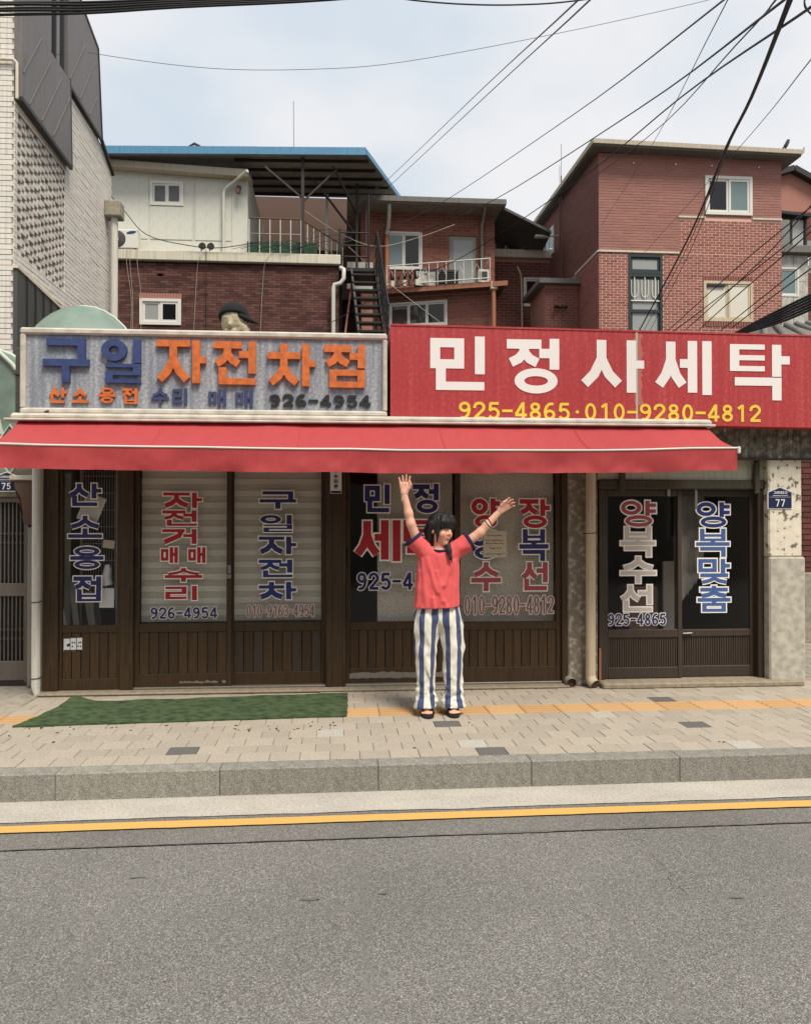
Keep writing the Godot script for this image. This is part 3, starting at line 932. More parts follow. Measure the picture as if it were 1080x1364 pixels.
	for s in [-1, 1]: b.quad(Vector3(minf(s * 6, s * 120), -0.1585, 2.58), Vector3(maxf(s * 6, s * 120), -0.1585, 2.58), Vector3(maxf(s * 6, s * 120), -0.1585, 2.24), Vector3(minf(s * 6, s * 120), -0.1585, 2.24))
	struct("gutter", b, M.gutter, "pale concrete gutter at the foot of the kerb")
	b = mb()
	for i in 240:
		var xa := -12.0 + 0.1 * i
		var xb := xa + 0.1
		var o0 := 0.006 * f.get_noise_2d(xa * 6.0, 11.0)
		var o1 := 0.006 * f.get_noise_2d(xb * 6.0, 11.0)
		var p0 := 0.006 * f.get_noise_2d(xa * 6.0, 91.0)
		var p1 := 0.006 * f.get_noise_2d(xb * 6.0, 91.0)
		b.quad(Vector3(xa, -0.1545, 2.745 + o0), Vector3(xb, -0.1545, 2.745 + o1), Vector3(xb, -0.1545, 2.645 + p1), Vector3(xa, -0.1545, 2.645 + p0))
	struct("road_marking", b, M.line, "yellow painted line along the road edge")
	# kerb stones
	b = mb()
	b.box(Vector3(-60, -0.29, 2.1), Vector3(60, -0.02, 2.235))
	var kerb := struct("kerb", b, M.bed, "granite kerb between pavement and road")
	for i in 13:
		b = mb()
		var s := 0.78 + 0.16 * rng.randf()
		b.col = Color(s, s, s * (0.97 + 0.03 * rng.randf()))
		var x := -6.1 + i * 0.955
		var dz := 0.006 * rng.randf()
		b.bev(Vector3(x, -0.28, 2.104), Vector3(x + 0.953, 0.001 + 0.003 * rng.randf(), 2.247 + dz), 0.007)
		part("kerb_stone", b, M.kerb, kerb)
	# pavement: pavers in running bond, a row of orange tactile tiles
	b = mb()
	b.box(Vector3(-60, -0.29, -0.4), Vector3(60, -0.007, 2.099))
	var walk := struct("pavement", b, M.bed, "pavement of small beige concrete pavers")
	var dark := [Vector2(-1.567, 1.844), Vector2(0.256, 1.306), Vector2(0.469, 2.004), Vector2(2.06, 1.556), Vector2(2.066, 0.64)]
	var pale := [Vector2(-0.632, 1.489), Vector2(0.371, 1.855), Vector2(1.487, 1.16), Vector2(2.015, 2.03), Vector2(2.771, 0.66)]
	var pw := 0.19
	var pd := 0.18
	var shared := []
	for v in 7:
		b = mb()
		var s := 0.80 + 0.028 * v
		b.col = Color(0.73 * s, 0.635 * s, 0.51 * s)
		if v == 5: b.col = Color(0.20, 0.19, 0.175)
		if v == 6: b.col = Color(0.70, 0.66, 0.57)
		b.bev(Vector3(-pw / 2 + 0.0016, -0.05, -pd / 2 + 0.0012), Vector3(pw / 2 - 0.0016, 0, pd / 2 - 0.0012), 0.003)
		shared.append(b.mesh())
	var rest := mb()
	var left := 290
	for r in 10:
		var z := 2.10 - pd * (r + 0.5)
		if r >= 6: z -= 0.29
		for i in 60:
			var x := -5.7 + pw * (i + (0.5 if r % 2 else 0.0))
			var v := rng.randi() % 5
			for q in dark:
				if absf(q.x - x) <= pw / 2 and absf(q.y - z) <= pd / 2: v = 5
			for q in pale:
				if absf(q.x - x) <= pw / 2 and absf(q.y - z) <= pd / 2: v = 6
			var half := 3.75 - 0.6 * z
			var under_mat := z < 1.0 and x < -0.7
			var y := 0.0005 + 0.003 * rng.randf() - (0.004 if under_mat else 0.0)
			if absf(x + 0.05) < half and not under_mat and left > 0:
				left -= 1
				var o := inst("paver", shared[v], M.paver, walk)
				o.position = Vector3(x, y, z)
				o.rotation = Vector3(0.006 * (rng.randf() - 0.5), 0.012 * (rng.randf() - 0.5), 0.006 * (rng.randf() - 0.5))
			else:
				var s := 0.80 + 0.028 * v
				rest.col = Color(0.73 * s, 0.635 * s, 0.51 * s)
				rest.box(Vector3(x - pw / 2 + 0.0016, -0.05, z - pd / 2 + 0.0012), Vector3(x + pw / 2 - 0.0016, y, z + pd / 2 - 0.0012))
	stuff(part("paver_field", rest, M.paver, walk))
	var tl := 0.284
	for i in 38:
		var x := -5.4 + tl * i
		b = mb()
		var s := 0.9 + 0.12 * rng.randf()
		b.col = Color(0.68 * s, 0.415 * s, 0.195 * s)
		b.bev(Vector3(x + 0.002, -0.05, 0.734), Vector3(x + tl - 0.002, 0.001 + 0.002 * rng.randf(), 1.016), 0.004)
		for k in 4:
			var zz := 0.77 + k * 0.07
			b.bev(Vector3(x + 0.012, 0.0, zz), Vector3(x + tl - 0.012, 0.0065, zz + 0.032), 0.004)
		part("tactile_tile", b, M.tactile, walk)
	# stone slabs before the steel gate
	for i in 3:
		b = mb()
		b.bev(Vector3(-5.2 + i * 0.69, -0.05, -0.36), Vector3(-5.2 + i * 0.69 + 0.685, 0.012, 0.46), 0.01)
		part("slab", b, M.concrete, walk)
	# the carriageway and pavement run at a slight angle to the shop front
	for c in get_children():
		if c.has_meta("kind") and c.name != "ground": c.rotation.y = 0.011
	# green artificial turf mat
	b = mb()
	var nx := 60
	var nz := 18
	var g := noise(35, 1.2, 3)
	var pt := func(i: int, k: int) -> Vector3:
		var u := float(i) / nx
		var w := float(k) / nz
		var back := Vector3(lerpf(-2.78, -0.515, u), 0, lerpf(0.40, 0.215, u))
		var front := Vector3(lerpf(-2.93, -0.525, u), 0, lerpf(1.165, 1.02, u))
		var p := back.lerp(front, w)
		p.x += 0.012 * g.get_noise_2d(w * 4.0, 3.0)
		p.z += 0.014 * g.get_noise_2d(u * 9.0, 8.0 + w)
		p.y = 0.0165 + 0.007 * g.get_noise_2d(p.x * 2.5, p.z * 2.5)
		if u < 0.12 and w < 0.25: p.y += 0.055 * (1.0 - u / 0.12) * (1.0 - w / 0.25) * (0.6 + 0.6 * sin(u * 40.0))
		return p
	smooth_sheet(b, pt, nx, nz)
	for i in nx:
		var a: Vector3 = pt.call(i, nz)
		var c: Vector3 = pt.call(i + 1, nz)
		b.quad(Vector3(a.x, 0.002, a.z), Vector3(c.x, 0.002, c.z), c, a)
	single("turf_mat", b, M.green_mat, "worn dark green turf mat lying before the brown doors", "mat")
	# stray blades and crumbs round the mat, small leaves on the ground
	b = mb()
	for i in 46:
		var p := Vector3(rng.randf_range(-2.9, -0.6), 0.006, rng.randf_range(1.17, 1.42))
		if i > 34: p = Vector3(rng.randf_range(-3.0, 3.0), 0.006, rng.randf_range(1.2, 2.05))
		var a := rng.randf() * TAU
		var l := rng.randf_range(0.008, 0.028)
		b.obox(p, Vector3(l, 0.004, l * rng.randf_range(0.2, 0.45)), Basis(Vector3.UP, a))
	var crumbs := part("leaf_litter", b, M.rust, self)
	stuff(crumbs)
	crumbs.set_meta("label", "scattered dark crumbs and dry leaf bits beside the mat")
	crumbs.set_meta("category", "litter")

# ---------------------------------------------------------------- the shop building
# one framed leaf: stiles, rails, boards below, a pane above. d: {x0, x1, y0, y1, r0, r1, z, n, st, m}
func leaf(parent: Node, called: String, d: Dictionary) -> MeshInstance3D:
	var st: float = d.get("st", 0.045)
	var z: float = d.z
	var t := 0.018
	var b := mb()
	b.bev(Vector3(d.x0, d.y0, z - t), Vector3(d.x0 + st, d.y1, z + t), 0.004)
	b.bev(Vector3(d.x1 - st, d.y0, z - t), Vector3(d.x1, d.y1, z + t), 0.004)
	var rails := [[d.y0, d.y0 + d.get("bot", 0.1)], [d.r0, d.r1], [d.y1 - 0.06, d.y1]]
	for r in rails: b.bev(Vector3(d.x0 + st - 0.001, r[0], z - t + 0.002), Vector3(d.x1 - st + 0.001, r[1], z + t - 0.002), 0.004)
	var o := part(called, b, d.get("m", M.brown), parent)
	var n: int = d.n
	var ya: float = d.y0 + d.get("bot", 0.1)
	var w: float = (d.x1 - d.x0 - 2 * st) / n
	for i in n:
		b = mb()
		var x: float = d.x0 + st + i * w
		b.bev(Vector3(x + d.get("slit", 0.0025), ya - 0.002, z - 0.012), Vector3(x + w - d.get("slit", 0.0025), d.r0 + 0.002, z + d.get("proud", 0.006) + 0.001 * rng.randf()), 0.003)
		var pm: Array = d.get("pm", [M.brown_plank, M.brown_plank, M.brown_plank2, M.brown_plank, M.brown_plank2])
		part("plank", b, pm[rng.randi() % pm.size()], o)
	b = mb()
	b.quad(Vector3(d.x0 + st, d.r1, z), Vector3(d.x1 - st, d.r1, z), Vector3(d.x1 - st, d.y1 - 0.06, z), Vector3(d.x0 + st, d.y1 - 0.06, z))
	part("pane", b, M.glass, o)
	return o

func blind(x0: float, x1: float, y0: float, y1: float, z: float, label: String) -> void:
	var o := thing("roller_blind", label, "blind", Vector3((x0 + x1) / 2, y0, z))
	var n := int((y1 - y0) / 0.052)
	for i in n:
		var b := mb()
		var y := (y1 - y0) * i / n
		var zz := 0.006 if i % 2 else 0.0
		b.box(Vector3(-(x1 - x0) / 2, y, zz), Vector3((x1 - x0) / 2, y + (y1 - y0) / n - 0.0005, zz + 0.003))
		part("fabric_band", b, M.blind_a if i % 2 else M.blind_b, o)
	var t := mb()
	t.tube([Vector3(-(x1 - x0) / 2, y1 - y0 + 0.02, 0), Vector3((x1 - x0) / 2, y1 - y0 + 0.02, 0)], 0.018, 10)
	part("roller", t, M.white_metal, o)

func sign_letters(parent: Node, rows: Array, th: float, deep: float, z: float, mats: Dictionary, other: Material) -> void:
	for r in rows: solid_letter(parent, r[0], Vector3(r[1], r[2], z), r[3], r[4], th, deep, mats.get(r[0], other))

func shop() -> void:
	var s := thing("shop_building", "low old shop building with brown sliding doors and concrete posts", "building")
	var b := mb()
	# shell: side walls, back wall, roof slab, inner floor
	b.box(Vector3(-3.12, -0.02, -3.6), Vector3(3.62, 0.015, -0.12))
	part("floor", b, M.concrete, s)
	b = mb()
	b.box(Vector3(-3.2, 0.0, -3.75), Vector3(3.66, 2.9, -3.6))
	b.box(Vector3(-3.2, 0.0, -3.6), Vector3(-3.08, 2.9, -0.12))
	b.box(Vector3(3.54, 0.0, -3.6), Vector3(3.66, 2.9, -0.2))
	b.box(Vector3(1.52, 0.0, -3.6), Vector3(1.62, 2.9, -0.12))
	part("wall", b, M.room, s)
	b = mb()
	b.box(Vector3(-3.25, 2.9, -3.85), Vector3(3.9, 3.06, 0.08))
	part("roof", b, M.concrete, s)
	b = mb()
	b.bev(Vector3(-3.13, 2.04, -0.14), Vector3(1.47, 2.9, 0.06), 0.01)
	part("header", b, M.brown, s)
	b = mb()
	b.bev(Vector3(-3.15, 0.0, -0.14), Vector3(1.46, 0.028, 0.13), 0.012)
	part("sill", b, M.sill, s)
	b = mb()
	b.bev(Vector3(1.74, 0.0, -0.14), Vector3(3.6, 0.05, 0.2), 0.012)
	part("sill", b, M.sill, s)
	# brown posts
	for p in [[-3.13, -3.0, 0.035], [-2.485, -2.37, 0.03], [-0.71, -0.535, 0.03], [1.415, 1.468, 0.025]]:
		b = mb()
		b.bev(Vector3(p[0], 0.028, -0.1), Vector3(p[1], 2.04, p[2]), 0.006)
		if p[0] == -0.71:
			b.bev(Vector3(-0.70, 0.03, 0.0295), Vector3(-0.655, 2.04, 0.042), 0.004)
			b.bev(Vector3(-0.56, 0.03, 0.0295), Vector3(-0.54, 2.04, 0.038), 0.004)
		part("post", b, M.brown, s)
	# track strips above and below the sliding leaves
	b = mb()
	b.bev(Vector3(-2.37, 0.028, -0.09), Vector3(-0.71, 0.045, 0.02), 0.004)
	b.bev(Vector3(-0.535, 0.028, -0.09), Vector3(1.415, 0.045, 0.02), 0.004)
	part("track", b, M.alu, s)
	# fixed window with board panel below
	var w1 := leaf(s, "shop_window", {x0 = -3.0, x1 = -2.485, y0 = 0.028, y1 = 2.04, r0 = 0.525, r1 = 0.59, z = -0.01, n = 6, st = 0.025, bot = 0.10})
	var d1 := leaf(s, "sliding_door", {x0 = -2.37, x1 = -1.535, y0 = 0.045, y1 = 2.04, r0 = 0.52, r1 = 0.595, z = -0.025, n = 9, st = 0.042, bot = 0.11})
	var d2 := leaf(s, "sliding_door", {x0 = -1.56, x1 = -0.71, y0 = 0.045, y1 = 2.04, r0 = 0.515, r1 = 0.595, z = -0.064, n = 9, st = 0.042, bot = 0.11, pm = [M.brown_plank, M.brown_plank2, M.brown_grey]})
	var d3 := leaf(s, "sliding_door", {x0 = -0.535, x1 = 0.49, y0 = 0.045, y1 = 2.04, r0 = 0.515, r1 = 0.59, z = -0.064, n = 12, st = 0.04, bot = 0.13})
	var d4 := leaf(s, "sliding_door", {x0 = 0.45, x1 = 1.415, y0 = 0.045, y1 = 2.04, r0 = 0.51, r1 = 0.585, z = -0.025, n = 11, st = 0.045, bot = 0.13})
	# hasp and padlock where the first pair meets
	b = mb()
	b.bev(Vector3(-1.565, 1.03, -0.006), Vector3(-1.54, 1.11, 0.006), 0.003)
	b.bev(Vector3(-1.575, 0.985, 0.0), Vector3(-1.535, 1.028, 0.018), 0.006)
	part("padlock", b, M.steel, d1)
	for e in [[d1, -2.352, -0.005], [d3, -0.515, -0.044]]:
		b = mb()
		b.bev(Vector3(e[1] - 0.008, 1.08, e[2]), Vector3(e[1] + 0.008, 1.26, e[2] + 0.012), 0.003)
		part("handle", b, M.black_metal, e[0])
	# window lettering
	var NV: Material = M.navy_print
	var WH: Material = M.white_print
	var zz := -0.005
	for r in [["산", -2.931, 1.818, 0.280, 0.208], ["소", -2.930, 1.539, 0.286, 0.209], ["용", -2.910, 1.272, 0.280, 0.209], ["접", -2.883, 1.012, 0.242, 0.229]]:
		vinyl(w1, r[0], Vector3(r[1], r[2], zz), r[3], r[4] * 0.94, 0.042, 0.009, NV, WH)
	zz = -0.02
	for r in [["자", -2.127, 1.742, 0.336, 0.151], ["전", -2.133, 1.585, 0.310, 0.151], ["거", -2.133, 1.421, 0.310, 0.145], ["매", -2.145, 1.264, 0.145, 0.155], ["매", -1.910, 1.263, 0.149, 0.155], ["수", -2.112, 1.080, 0.323, 0.135], ["리", -2.106, 0.923, 0.284, 0.140]]:
		vinyl(d1, r[0], Vector3(r[1], r[2], zz), r[3], r[4] * 0.89, 0.042, 0.009, M.red_print, WH)
	number_row(d1, "926-4954", -2.24, -1.653, 0.737, 0.10, zz, 0.017, 0.005, NV, WH)
	zz = -0.059
	for r in [["구", -1.296, 1.758, 0.322, 0.165], ["일", -1.290, 1.546, 0.296, 0.160], ["자", -1.302, 1.354, 0.329, 0.165], ["전", -1.302, 1.149, 0.309, 0.165], ["차", -1.302, 0.951, 0.329, 0.163]]:
		vinyl(d2, r[0], Vector3(r[1], r[2], zz), r[3], r[4] * 0.95, 0.046, 0.009, M.blue_print if r[2] < 1.2 else NV, WH)
	number_row(d2, "010-9163-4954", -1.412, -0.808, 0.745, 0.105, zz, 0.010, 0.007, M.hollow_print, M.pink_print)
	for r in [["민", -0.363, 1.821, 0.228, 0.250], ["정", 0.070, 1.829, 0.240, 0.265]]:
		vinyl(d3, r[0], Vector3(r[1], r[2], zz), r[3], r[4], 0.046, 0.010, NV, WH)
	for r in [["세", -0.457, 1.500, 0.415, 0.369], ["탁", -0.014, 1.500, 0.406, 0.371]]:
		vinyl(d3, r[0], Vector3(r[1], r[2], zz), r[3], r[4], 0.070, 0.014, M.red_print, WH)
	number_row(d3, "925-4865", -0.443, 0.40, 1.029, 0.155, zz, 0.027, 0.007, NV, WH)
	zz = -0.02
	for r in [["양", 0.596, 1.696, 0.260, 0.268, "red_print"], ["장", 1.038, 1.690, 0.279, 0.262, "red_print"], ["양", 0.595, 1.405, 0.260, 0.255, "navy_print"], ["복", 1.034, 1.405, 0.269, 0.256, "navy_print"], ["수", 0.595, 1.121, 0.270, 0.262, "redfade_print"], ["선", 1.048, 1.119, 0.255, 0.256, "redfade_print"]]:
		vinyl(d4, r[0], Vector3(r[1], r[2], zz), r[3], r[4], 0.045, 0.010, M[r[5]], WH)
	number_row(d4, "010-9280-4812", 0.527, 1.354, 0.815, 0.165, zz, 0.014, 0.009, M.hollow_print, M.pink_print)
	# scuffed pale foil on the bottom rails
	for e in [[-1.98, -1.58, 0.075, 0.09, -0.006], [-0.50, 0.42, 0.085, 0.135, -0.0445]]:
		b = mb()
		var f := noise(51, 3.0, 3)
		for i in 24:
			var xa := lerpf(e[0], e[1], i / 24.0)
			var xb := lerpf(e[0], e[1], (i + 1) / 24.0)
			var ha: float = e[2] + 0.012 * f.get_noise_2d(xa * 8.0, 1.0)
			var hb: float = e[2] + 0.012 * f.get_noise_2d(xb * 8.0, 1.0)
			var ta: float = e[3] + 0.018 * f.get_noise_2d(xa * 8.0, 9.0)
			var tb: float = e[3] + 0.018 * f.get_noise_2d(xb * 8.0, 9.0)
			if ta - ha > 0.006: b.quad(Vector3(xa, ha, e[4]), Vector3(xb, hb, e[4]), Vector3(xb, tb, e[4]), Vector3(xa, ta, e[4]))
		part("scuffed_foil", b, M.alu, d1 if e[4] > -0.02 else d3)
	# concrete post between the shops, with flaking paint
	b = mb()
	b.bev(Vector3(1.468, 0.0, -0.14), Vector3(1.745, 2.1, 0.03), 0.012)
	part("concrete_post", b, M.postpaint, s)
	# tailor's doors: old timber head, weathered frame, ribbed lower panels
	b = mb()
	b.bev(Vector3(1.745, 1.86, -0.14), Vector3(3.45, 2.1, 0.02), 0.008)
	part("plaster_band", b, M.plaster, s)
	b = mb()
	b.bev(Vector3(1.75, 1.782, -0.1), Vector3(3.42, 1.87, 0.05), 0.012)
	b.bev(Vector3(1.93, 1.76, 0.05), Vector3(1.99, 1.95, 0.075), 0.01)
	b.bev(Vector3(3.2, 1.74, 0.05), Vector3(3.25, 2.08, 0.085), 0.01)
	part("timber_head", b, M.old_wood, s)
	for x in [1.755, 3.255]:
		b = mb()
		b.bev(Vector3(x, 0.05, -0.1), Vector3(x + 0.055, 1.782, 0.03), 0.006)
		part("door_jamb", b, M.brown_grey, s)
	b = mb()
	b.bev(Vector3(2.66, 1.60, 0.01), Vector3(2.685, 1.83, 0.02), 0.003)
	b.bev(Vector3(2.40, 1.72, 0.01), Vector3(2.43, 1.82, 0.02), 0.003)
	part("bracket_strap", b, M.steel, s)
	var e1 := leaf(s, "sliding_door", {x0 = 1.81, x1 = 2.545, y0 = 0.055, y1 = 1.78, r0 = 0.425, r1 = 0.50, z = -0.02, n = 30, st = 0.04, bot = 0.10, slit = 0.002, proud = 0.004, m = M.brown_grey, pm = [M.brown_grey]})
	var e2 := leaf(s, "sliding_door", {x0 = 2.50, x1 = 3.255, y0 = 0.055, y1 = 1.78, r0 = 0.425, r1 = 0.49, z = -0.06, n = 30, st = 0.042, bot = 0.10, slit = 0.002, proud = 0.004, m = M.brown_grey, pm = [M.brown_grey]})
	zz = -0.015
	for r in [["양", 1.977, 1.678, 0.327, 0.238, "redfade_print"], ["복", 1.973, 1.424, 0.323, 0.240, "grey_print"], ["수", 1.972, 1.164, 0.330, 0.238, "grey_print"], ["선", 1.965, 0.903, 0.316, 0.235, "grey_print"]]:
		vinyl(e1, r[0], Vector3(r[1], r[2], zz), r[3], r[4], 0.040, 0.013, M[r[5]], WH)
	number_row(e1, "925-4865", 1.845, 2.401, 0.646, 0.108, zz, 0.017, 0.006, NV, WH)
	zz = -0.055
	for r in [["양", 2.707, 1.665, 0.318, 0.232, "blue_print"], ["복", 2.702, 1.410, 0.321, 0.232, "bluefade_print"], ["맞", 2.723, 1.140, 0.303, 0.230, "bluefade_print"], ["춤", 2.715, 0.892, 0.314, 0.240, "bluefade_print"]]:
		vinyl(e2, r[0], Vector3(r[1], r[2], zz), r[3], r[4], 0.042, 0.012, M[r[5]], WH)
	b = mb()
	b.tube([Vector3(2.56, 0.455, -0.03), Vector3(2.65, 0.458, -0.03)], 0.008, 8)
	part("latch", b, M.steel, e2)
	# corner pillar: flaking white above, grey render below
	b = mb()
	b.bev(Vector3(3.312, 1.165, -0.2), Vector3(3.63, 2.06, 0.11), 0.012)
	part("pillar_top", b, M.flake, s)
	b = mb()
	b.bev(Vector3(3.312, -0.02, -0.2), Vector3(3.655, 1.165, 0.122), 0.015)
	part("pillar_base", b, M.pillar, s)
	b = mb()
	b.bev(Vector3(1.745, 2.06, -0.14), Vector3(4.6, 2.62, 0.14), 0.012)
	part("lintel", b, M.stain, s)
	b = mb()
	b.tube([Vector3(2.5, 2.05, 0.15), Vector3(3.3, 2.052, 0.15), Vector3(3.9, 2.055, 0.15)], 0.009, 8)
	b.tube([Vector3(3.22, 2.05, 0.12), Vector3(3.2, 2.0, 0.06), Vector3(3.2, 1.84, 0.055)], 0.012, 8)
	part("conduit", b, M.brown_metal, s)

	# blinds inside
	blind(-2.33, -1.575, 0.60, 1.98, -0.11, "banded roller blind behind red lettering of the left sliding door")
	blind(-1.53, -0.75, 0.60, 1.98, -0.15, "banded roller blind behind navy lettering of second sliding door")
	b = mb()
	b.box(Vector3(-0.245, 0.58, -0.16), Vector3(0.44, 1.99, -0.157))
	single("window_film", b, M.blind_plain, "plain grey screen behind the big red laundry lettering", "screen")
	b = mb()
	b.box(Vector3(0.50, 0.57, -0.12), Vector3(1.372, 1.99, -0.117))
	single("window_film", b, M.blind_plain, "plain grey screen behind the door with phone number ending 4812", "screen")
	# handwritten note taped on the glass
	var o := thing("paper_note", "cream handwritten note taped to the glass beside raised arm", "note", Vector3(0.81, 1.283, -0.014))
	b = mb()
	b.box(Vector3(-0.107, -0.12, 0.0), Vector3(0.107, 0.12, 0.001))
	part("sheet", b, M.paper, o)
	b = mb()
	for ln in [[0.078, 0.07], [0.036, 0.085], [0.008, 0.085], [-0.036, 0.05], [-0.088, 0.085]]:
		var x: float = -ln[1]
		while x < ln[1]:
			var l := rng.randf_range(0.006, 0.016)
			b.obox(Vector3(x + l / 2, ln[0] + rng.randf_range(-0.003, 0.003), 0.0022), Vector3(l, rng.randf_range(0.003, 0.009), 0.001), Basis(Vector3(0, 0, 1), rng.randf_range(-0.5, 0.5)))
			x += l + 0.005
	stuff(part("handwriting", b, M.letter_black, o))
	o.rotation.z = -0.012
	# small vertical shop plate on the post
	o = thing("wall_plaque", "narrow white vertical plaque with red and black characters on post", "sign", Vector3(-0.62, 1.86, 0.043))
	b = mb()
	b.bev(Vector3(-0.05, -0.125, 0), Vector3(0.05, 0.16, 0.008), 0.002)
	part("plate", b, M.plate_white, o)
	var yy := 0.135
	for ch in ["T", "구", "수", "리", "문"]:
		vinyl(o, ch, Vector3(-0.018, yy, 0.0095), 0.036, 0.034, 0.007, 0.0, M.red_print if yy > 0.05 else M.letter_black, null)
		yy -= 0.045
	b = mb()
	b.box(Vector3(-0.045, -0.122, 0.009), Vector3(0.045, -0.102, 0.0105))
	part("band", b, M.navy_plate, o)
	# torn sticker on the boards
	o = thing("sticker", "torn white sticker on brown boards below the left window", "sticker", Vector3(-2.868, 0.42, 0.0))
	for q in [[-0.093, -0.042, -0.05, 0.055], [-0.036, 0.012, -0.05, 0.06], [0.018, 0.062, -0.048, 0.062]]:
		b = mb()
		b.box(Vector3(q[0], q[2], 0.0), Vector3(q[1], q[3], 0.0012))
		part("scrap", b, M.plate_white, o)
	b = mb()
	b.obox(Vector3(-0.052, 0.0, 0.0022), Vector3(0.03, 0.022, 0.001), Basis(Vector3(0, 0, 1), 0.4))
	for q in [[-0.02, 0.02], [0.0, 0.02], [0.035, 0.02], [0.05, 0.022], [-0.02, -0.012], [0.028, -0.01], [0.05, -0.012]]:
		b.obox(Vector3(q[0], q[1], 0.0022), Vector3(0.011, 0.013, 0.001))
	b.box(Vector3(-0.09, -0.048, 0.0016), Vector3(0.06, -0.04, 0.0026))
	stuff(part("print", b, M.letter_black, o))
	# workshop clutter seen through the first window
	o = thing("wire_rack", "tall white wire rack behind the left shop window", "rack", Vector3(-2.78, 0.02, -0.42))
	b = mb()
	for x in [-0.17, 0.15]: b.tube([Vector3(x, 0, 0), Vector3(x, 2.1, 0)], 0.011, 8)
	part("upright", b, M.white_metal, o)
	for i in 13:
		b = mb()
		var x := -0.15 + i * 0.0235
		b.tube([Vector3(x, 0.75, 0.006), Vector3(x, 2.08, 0.006)], 0.0035, 5)
		part("wire", b, M.white_metal, o)
	for i in 9:
		b = mb()
		b.tube([Vector3(-0.17, 0.8 + i * 0.155, 0), Vector3(0.15, 0.8 + i * 0.155, 0)], 0.004, 5)
		part("cross_wire", b, M.white_metal, o)
	for q in [[Vector3(-3.03, 0.05, -0.30), Vector3(-3.0, 1.92, -0.22), 0.05, "blind_b", "long pale batten leaning in the corner of left window"], [Vector3(-2.86, 0.05, -0.18), Vector3(-2.96, 0.98, -0.2), 0.05, "curtain", "short whitewashed board leaning behind the navy lettering"], [Vector3(-2.70, 0.05, -0.26), Vector3(-2.83, 0.86, -0.22), 0.075, "curtain", "wide pale offcut leaning low in left shop window"], [Vector3(-2.66, 0.05, -0.2), Vector3(-2.76, 0.80, -0.23), 0.055, "dim", "dark perforated rail leaning low in left shop window"], [Vector3(-2.90, 0.05, -0.15), Vector3(-3.05, 0.76, -0.18), 0.03, "blind_a", "thin stick leaning against the window post"]]:
		b = mb()
		b.bar(q[0], q[1], q[2], 0.018, Vector3(0, 0, 1))
		single("board", b, M[q[3]], q[4], "board")
	for q in [[Vector3(-2.75, 1.60, -0.06), Vector2(0.18, 0.25), -0.38, "blind_a", "large tilted paper tag hanging in the left window"], [Vector3(-2.60, 1.29, -0.05), Vector2(0.10, 0.07), -0.12, "paper", "small card stuck inside the left window"], [Vector3(-2.615, 0.82, -0.05), Vector2(0.125, 0.17), 0.0, "plate_white", "white square card above boards in the left window"]]:
		b = mb()
		b.obox(Vector3.ZERO, Vector3(q[1].x, q[1].y, 0.002))
		o = single("paper_card", b, M[q[3]], q[4], "card")
		o.position = q[0]
		o.rotation.z = q[2]
	b = mb()
	for i in 3: b.tube([Vector3(-2.62 + i * 0.006, 0.93, -0.09), Vector3(-2.63, 1.0, -0.09), Vector3(-2.615 - i * 0.006, 1.07, -0.09), Vector3(-2.62, 1.11, -0.09)], 0.055 - 0.006 * i, 10, 0.02)
	single("plastic_bag", b, M.plate_white, "crumpled white bag hanging in the left window", "bag")
	# tailor's dim interior
	b = mb()
	for i in 7:
		var x := 2.56 + i * 0.04
		var k := 1.0 - i / 7.0
		b.quad(Vector3(x, 0.98 - 0.35 * k, -0.22 + 0.02 * (i % 2)), Vector3(x + 0.04, 0.98 - 0.35 * k + 0.09, -0.22 + 0.02 * ((i + 1) % 2)), Vector3(x + 0.05, 1.75, -0.22 + 0.02 * ((i + 1) % 2)), Vector3(x, 1.75, -0.22 + 0.02 * (i % 2)))
	single("curtain", b, M.curtain_dark, "dark curtain gathered behind the blue lettered door", "curtain")
	b = mb()
	b.box(Vector3(2.56, 0.05, -0.5), Vector3(2.67, 1.1, -0.47))
	single("panel_board", b, M.blind_a, "upright pale board standing behind the blue lettered door", "board")
	b = mb()
	b.bev(Vector3(2.2, 0.03, -0.75), Vector3(2.5, 0.85, -0.45), 0.01)
	single("carton", b, M.bracket, "brown carton standing inside the tailor's dark doorway", "box")

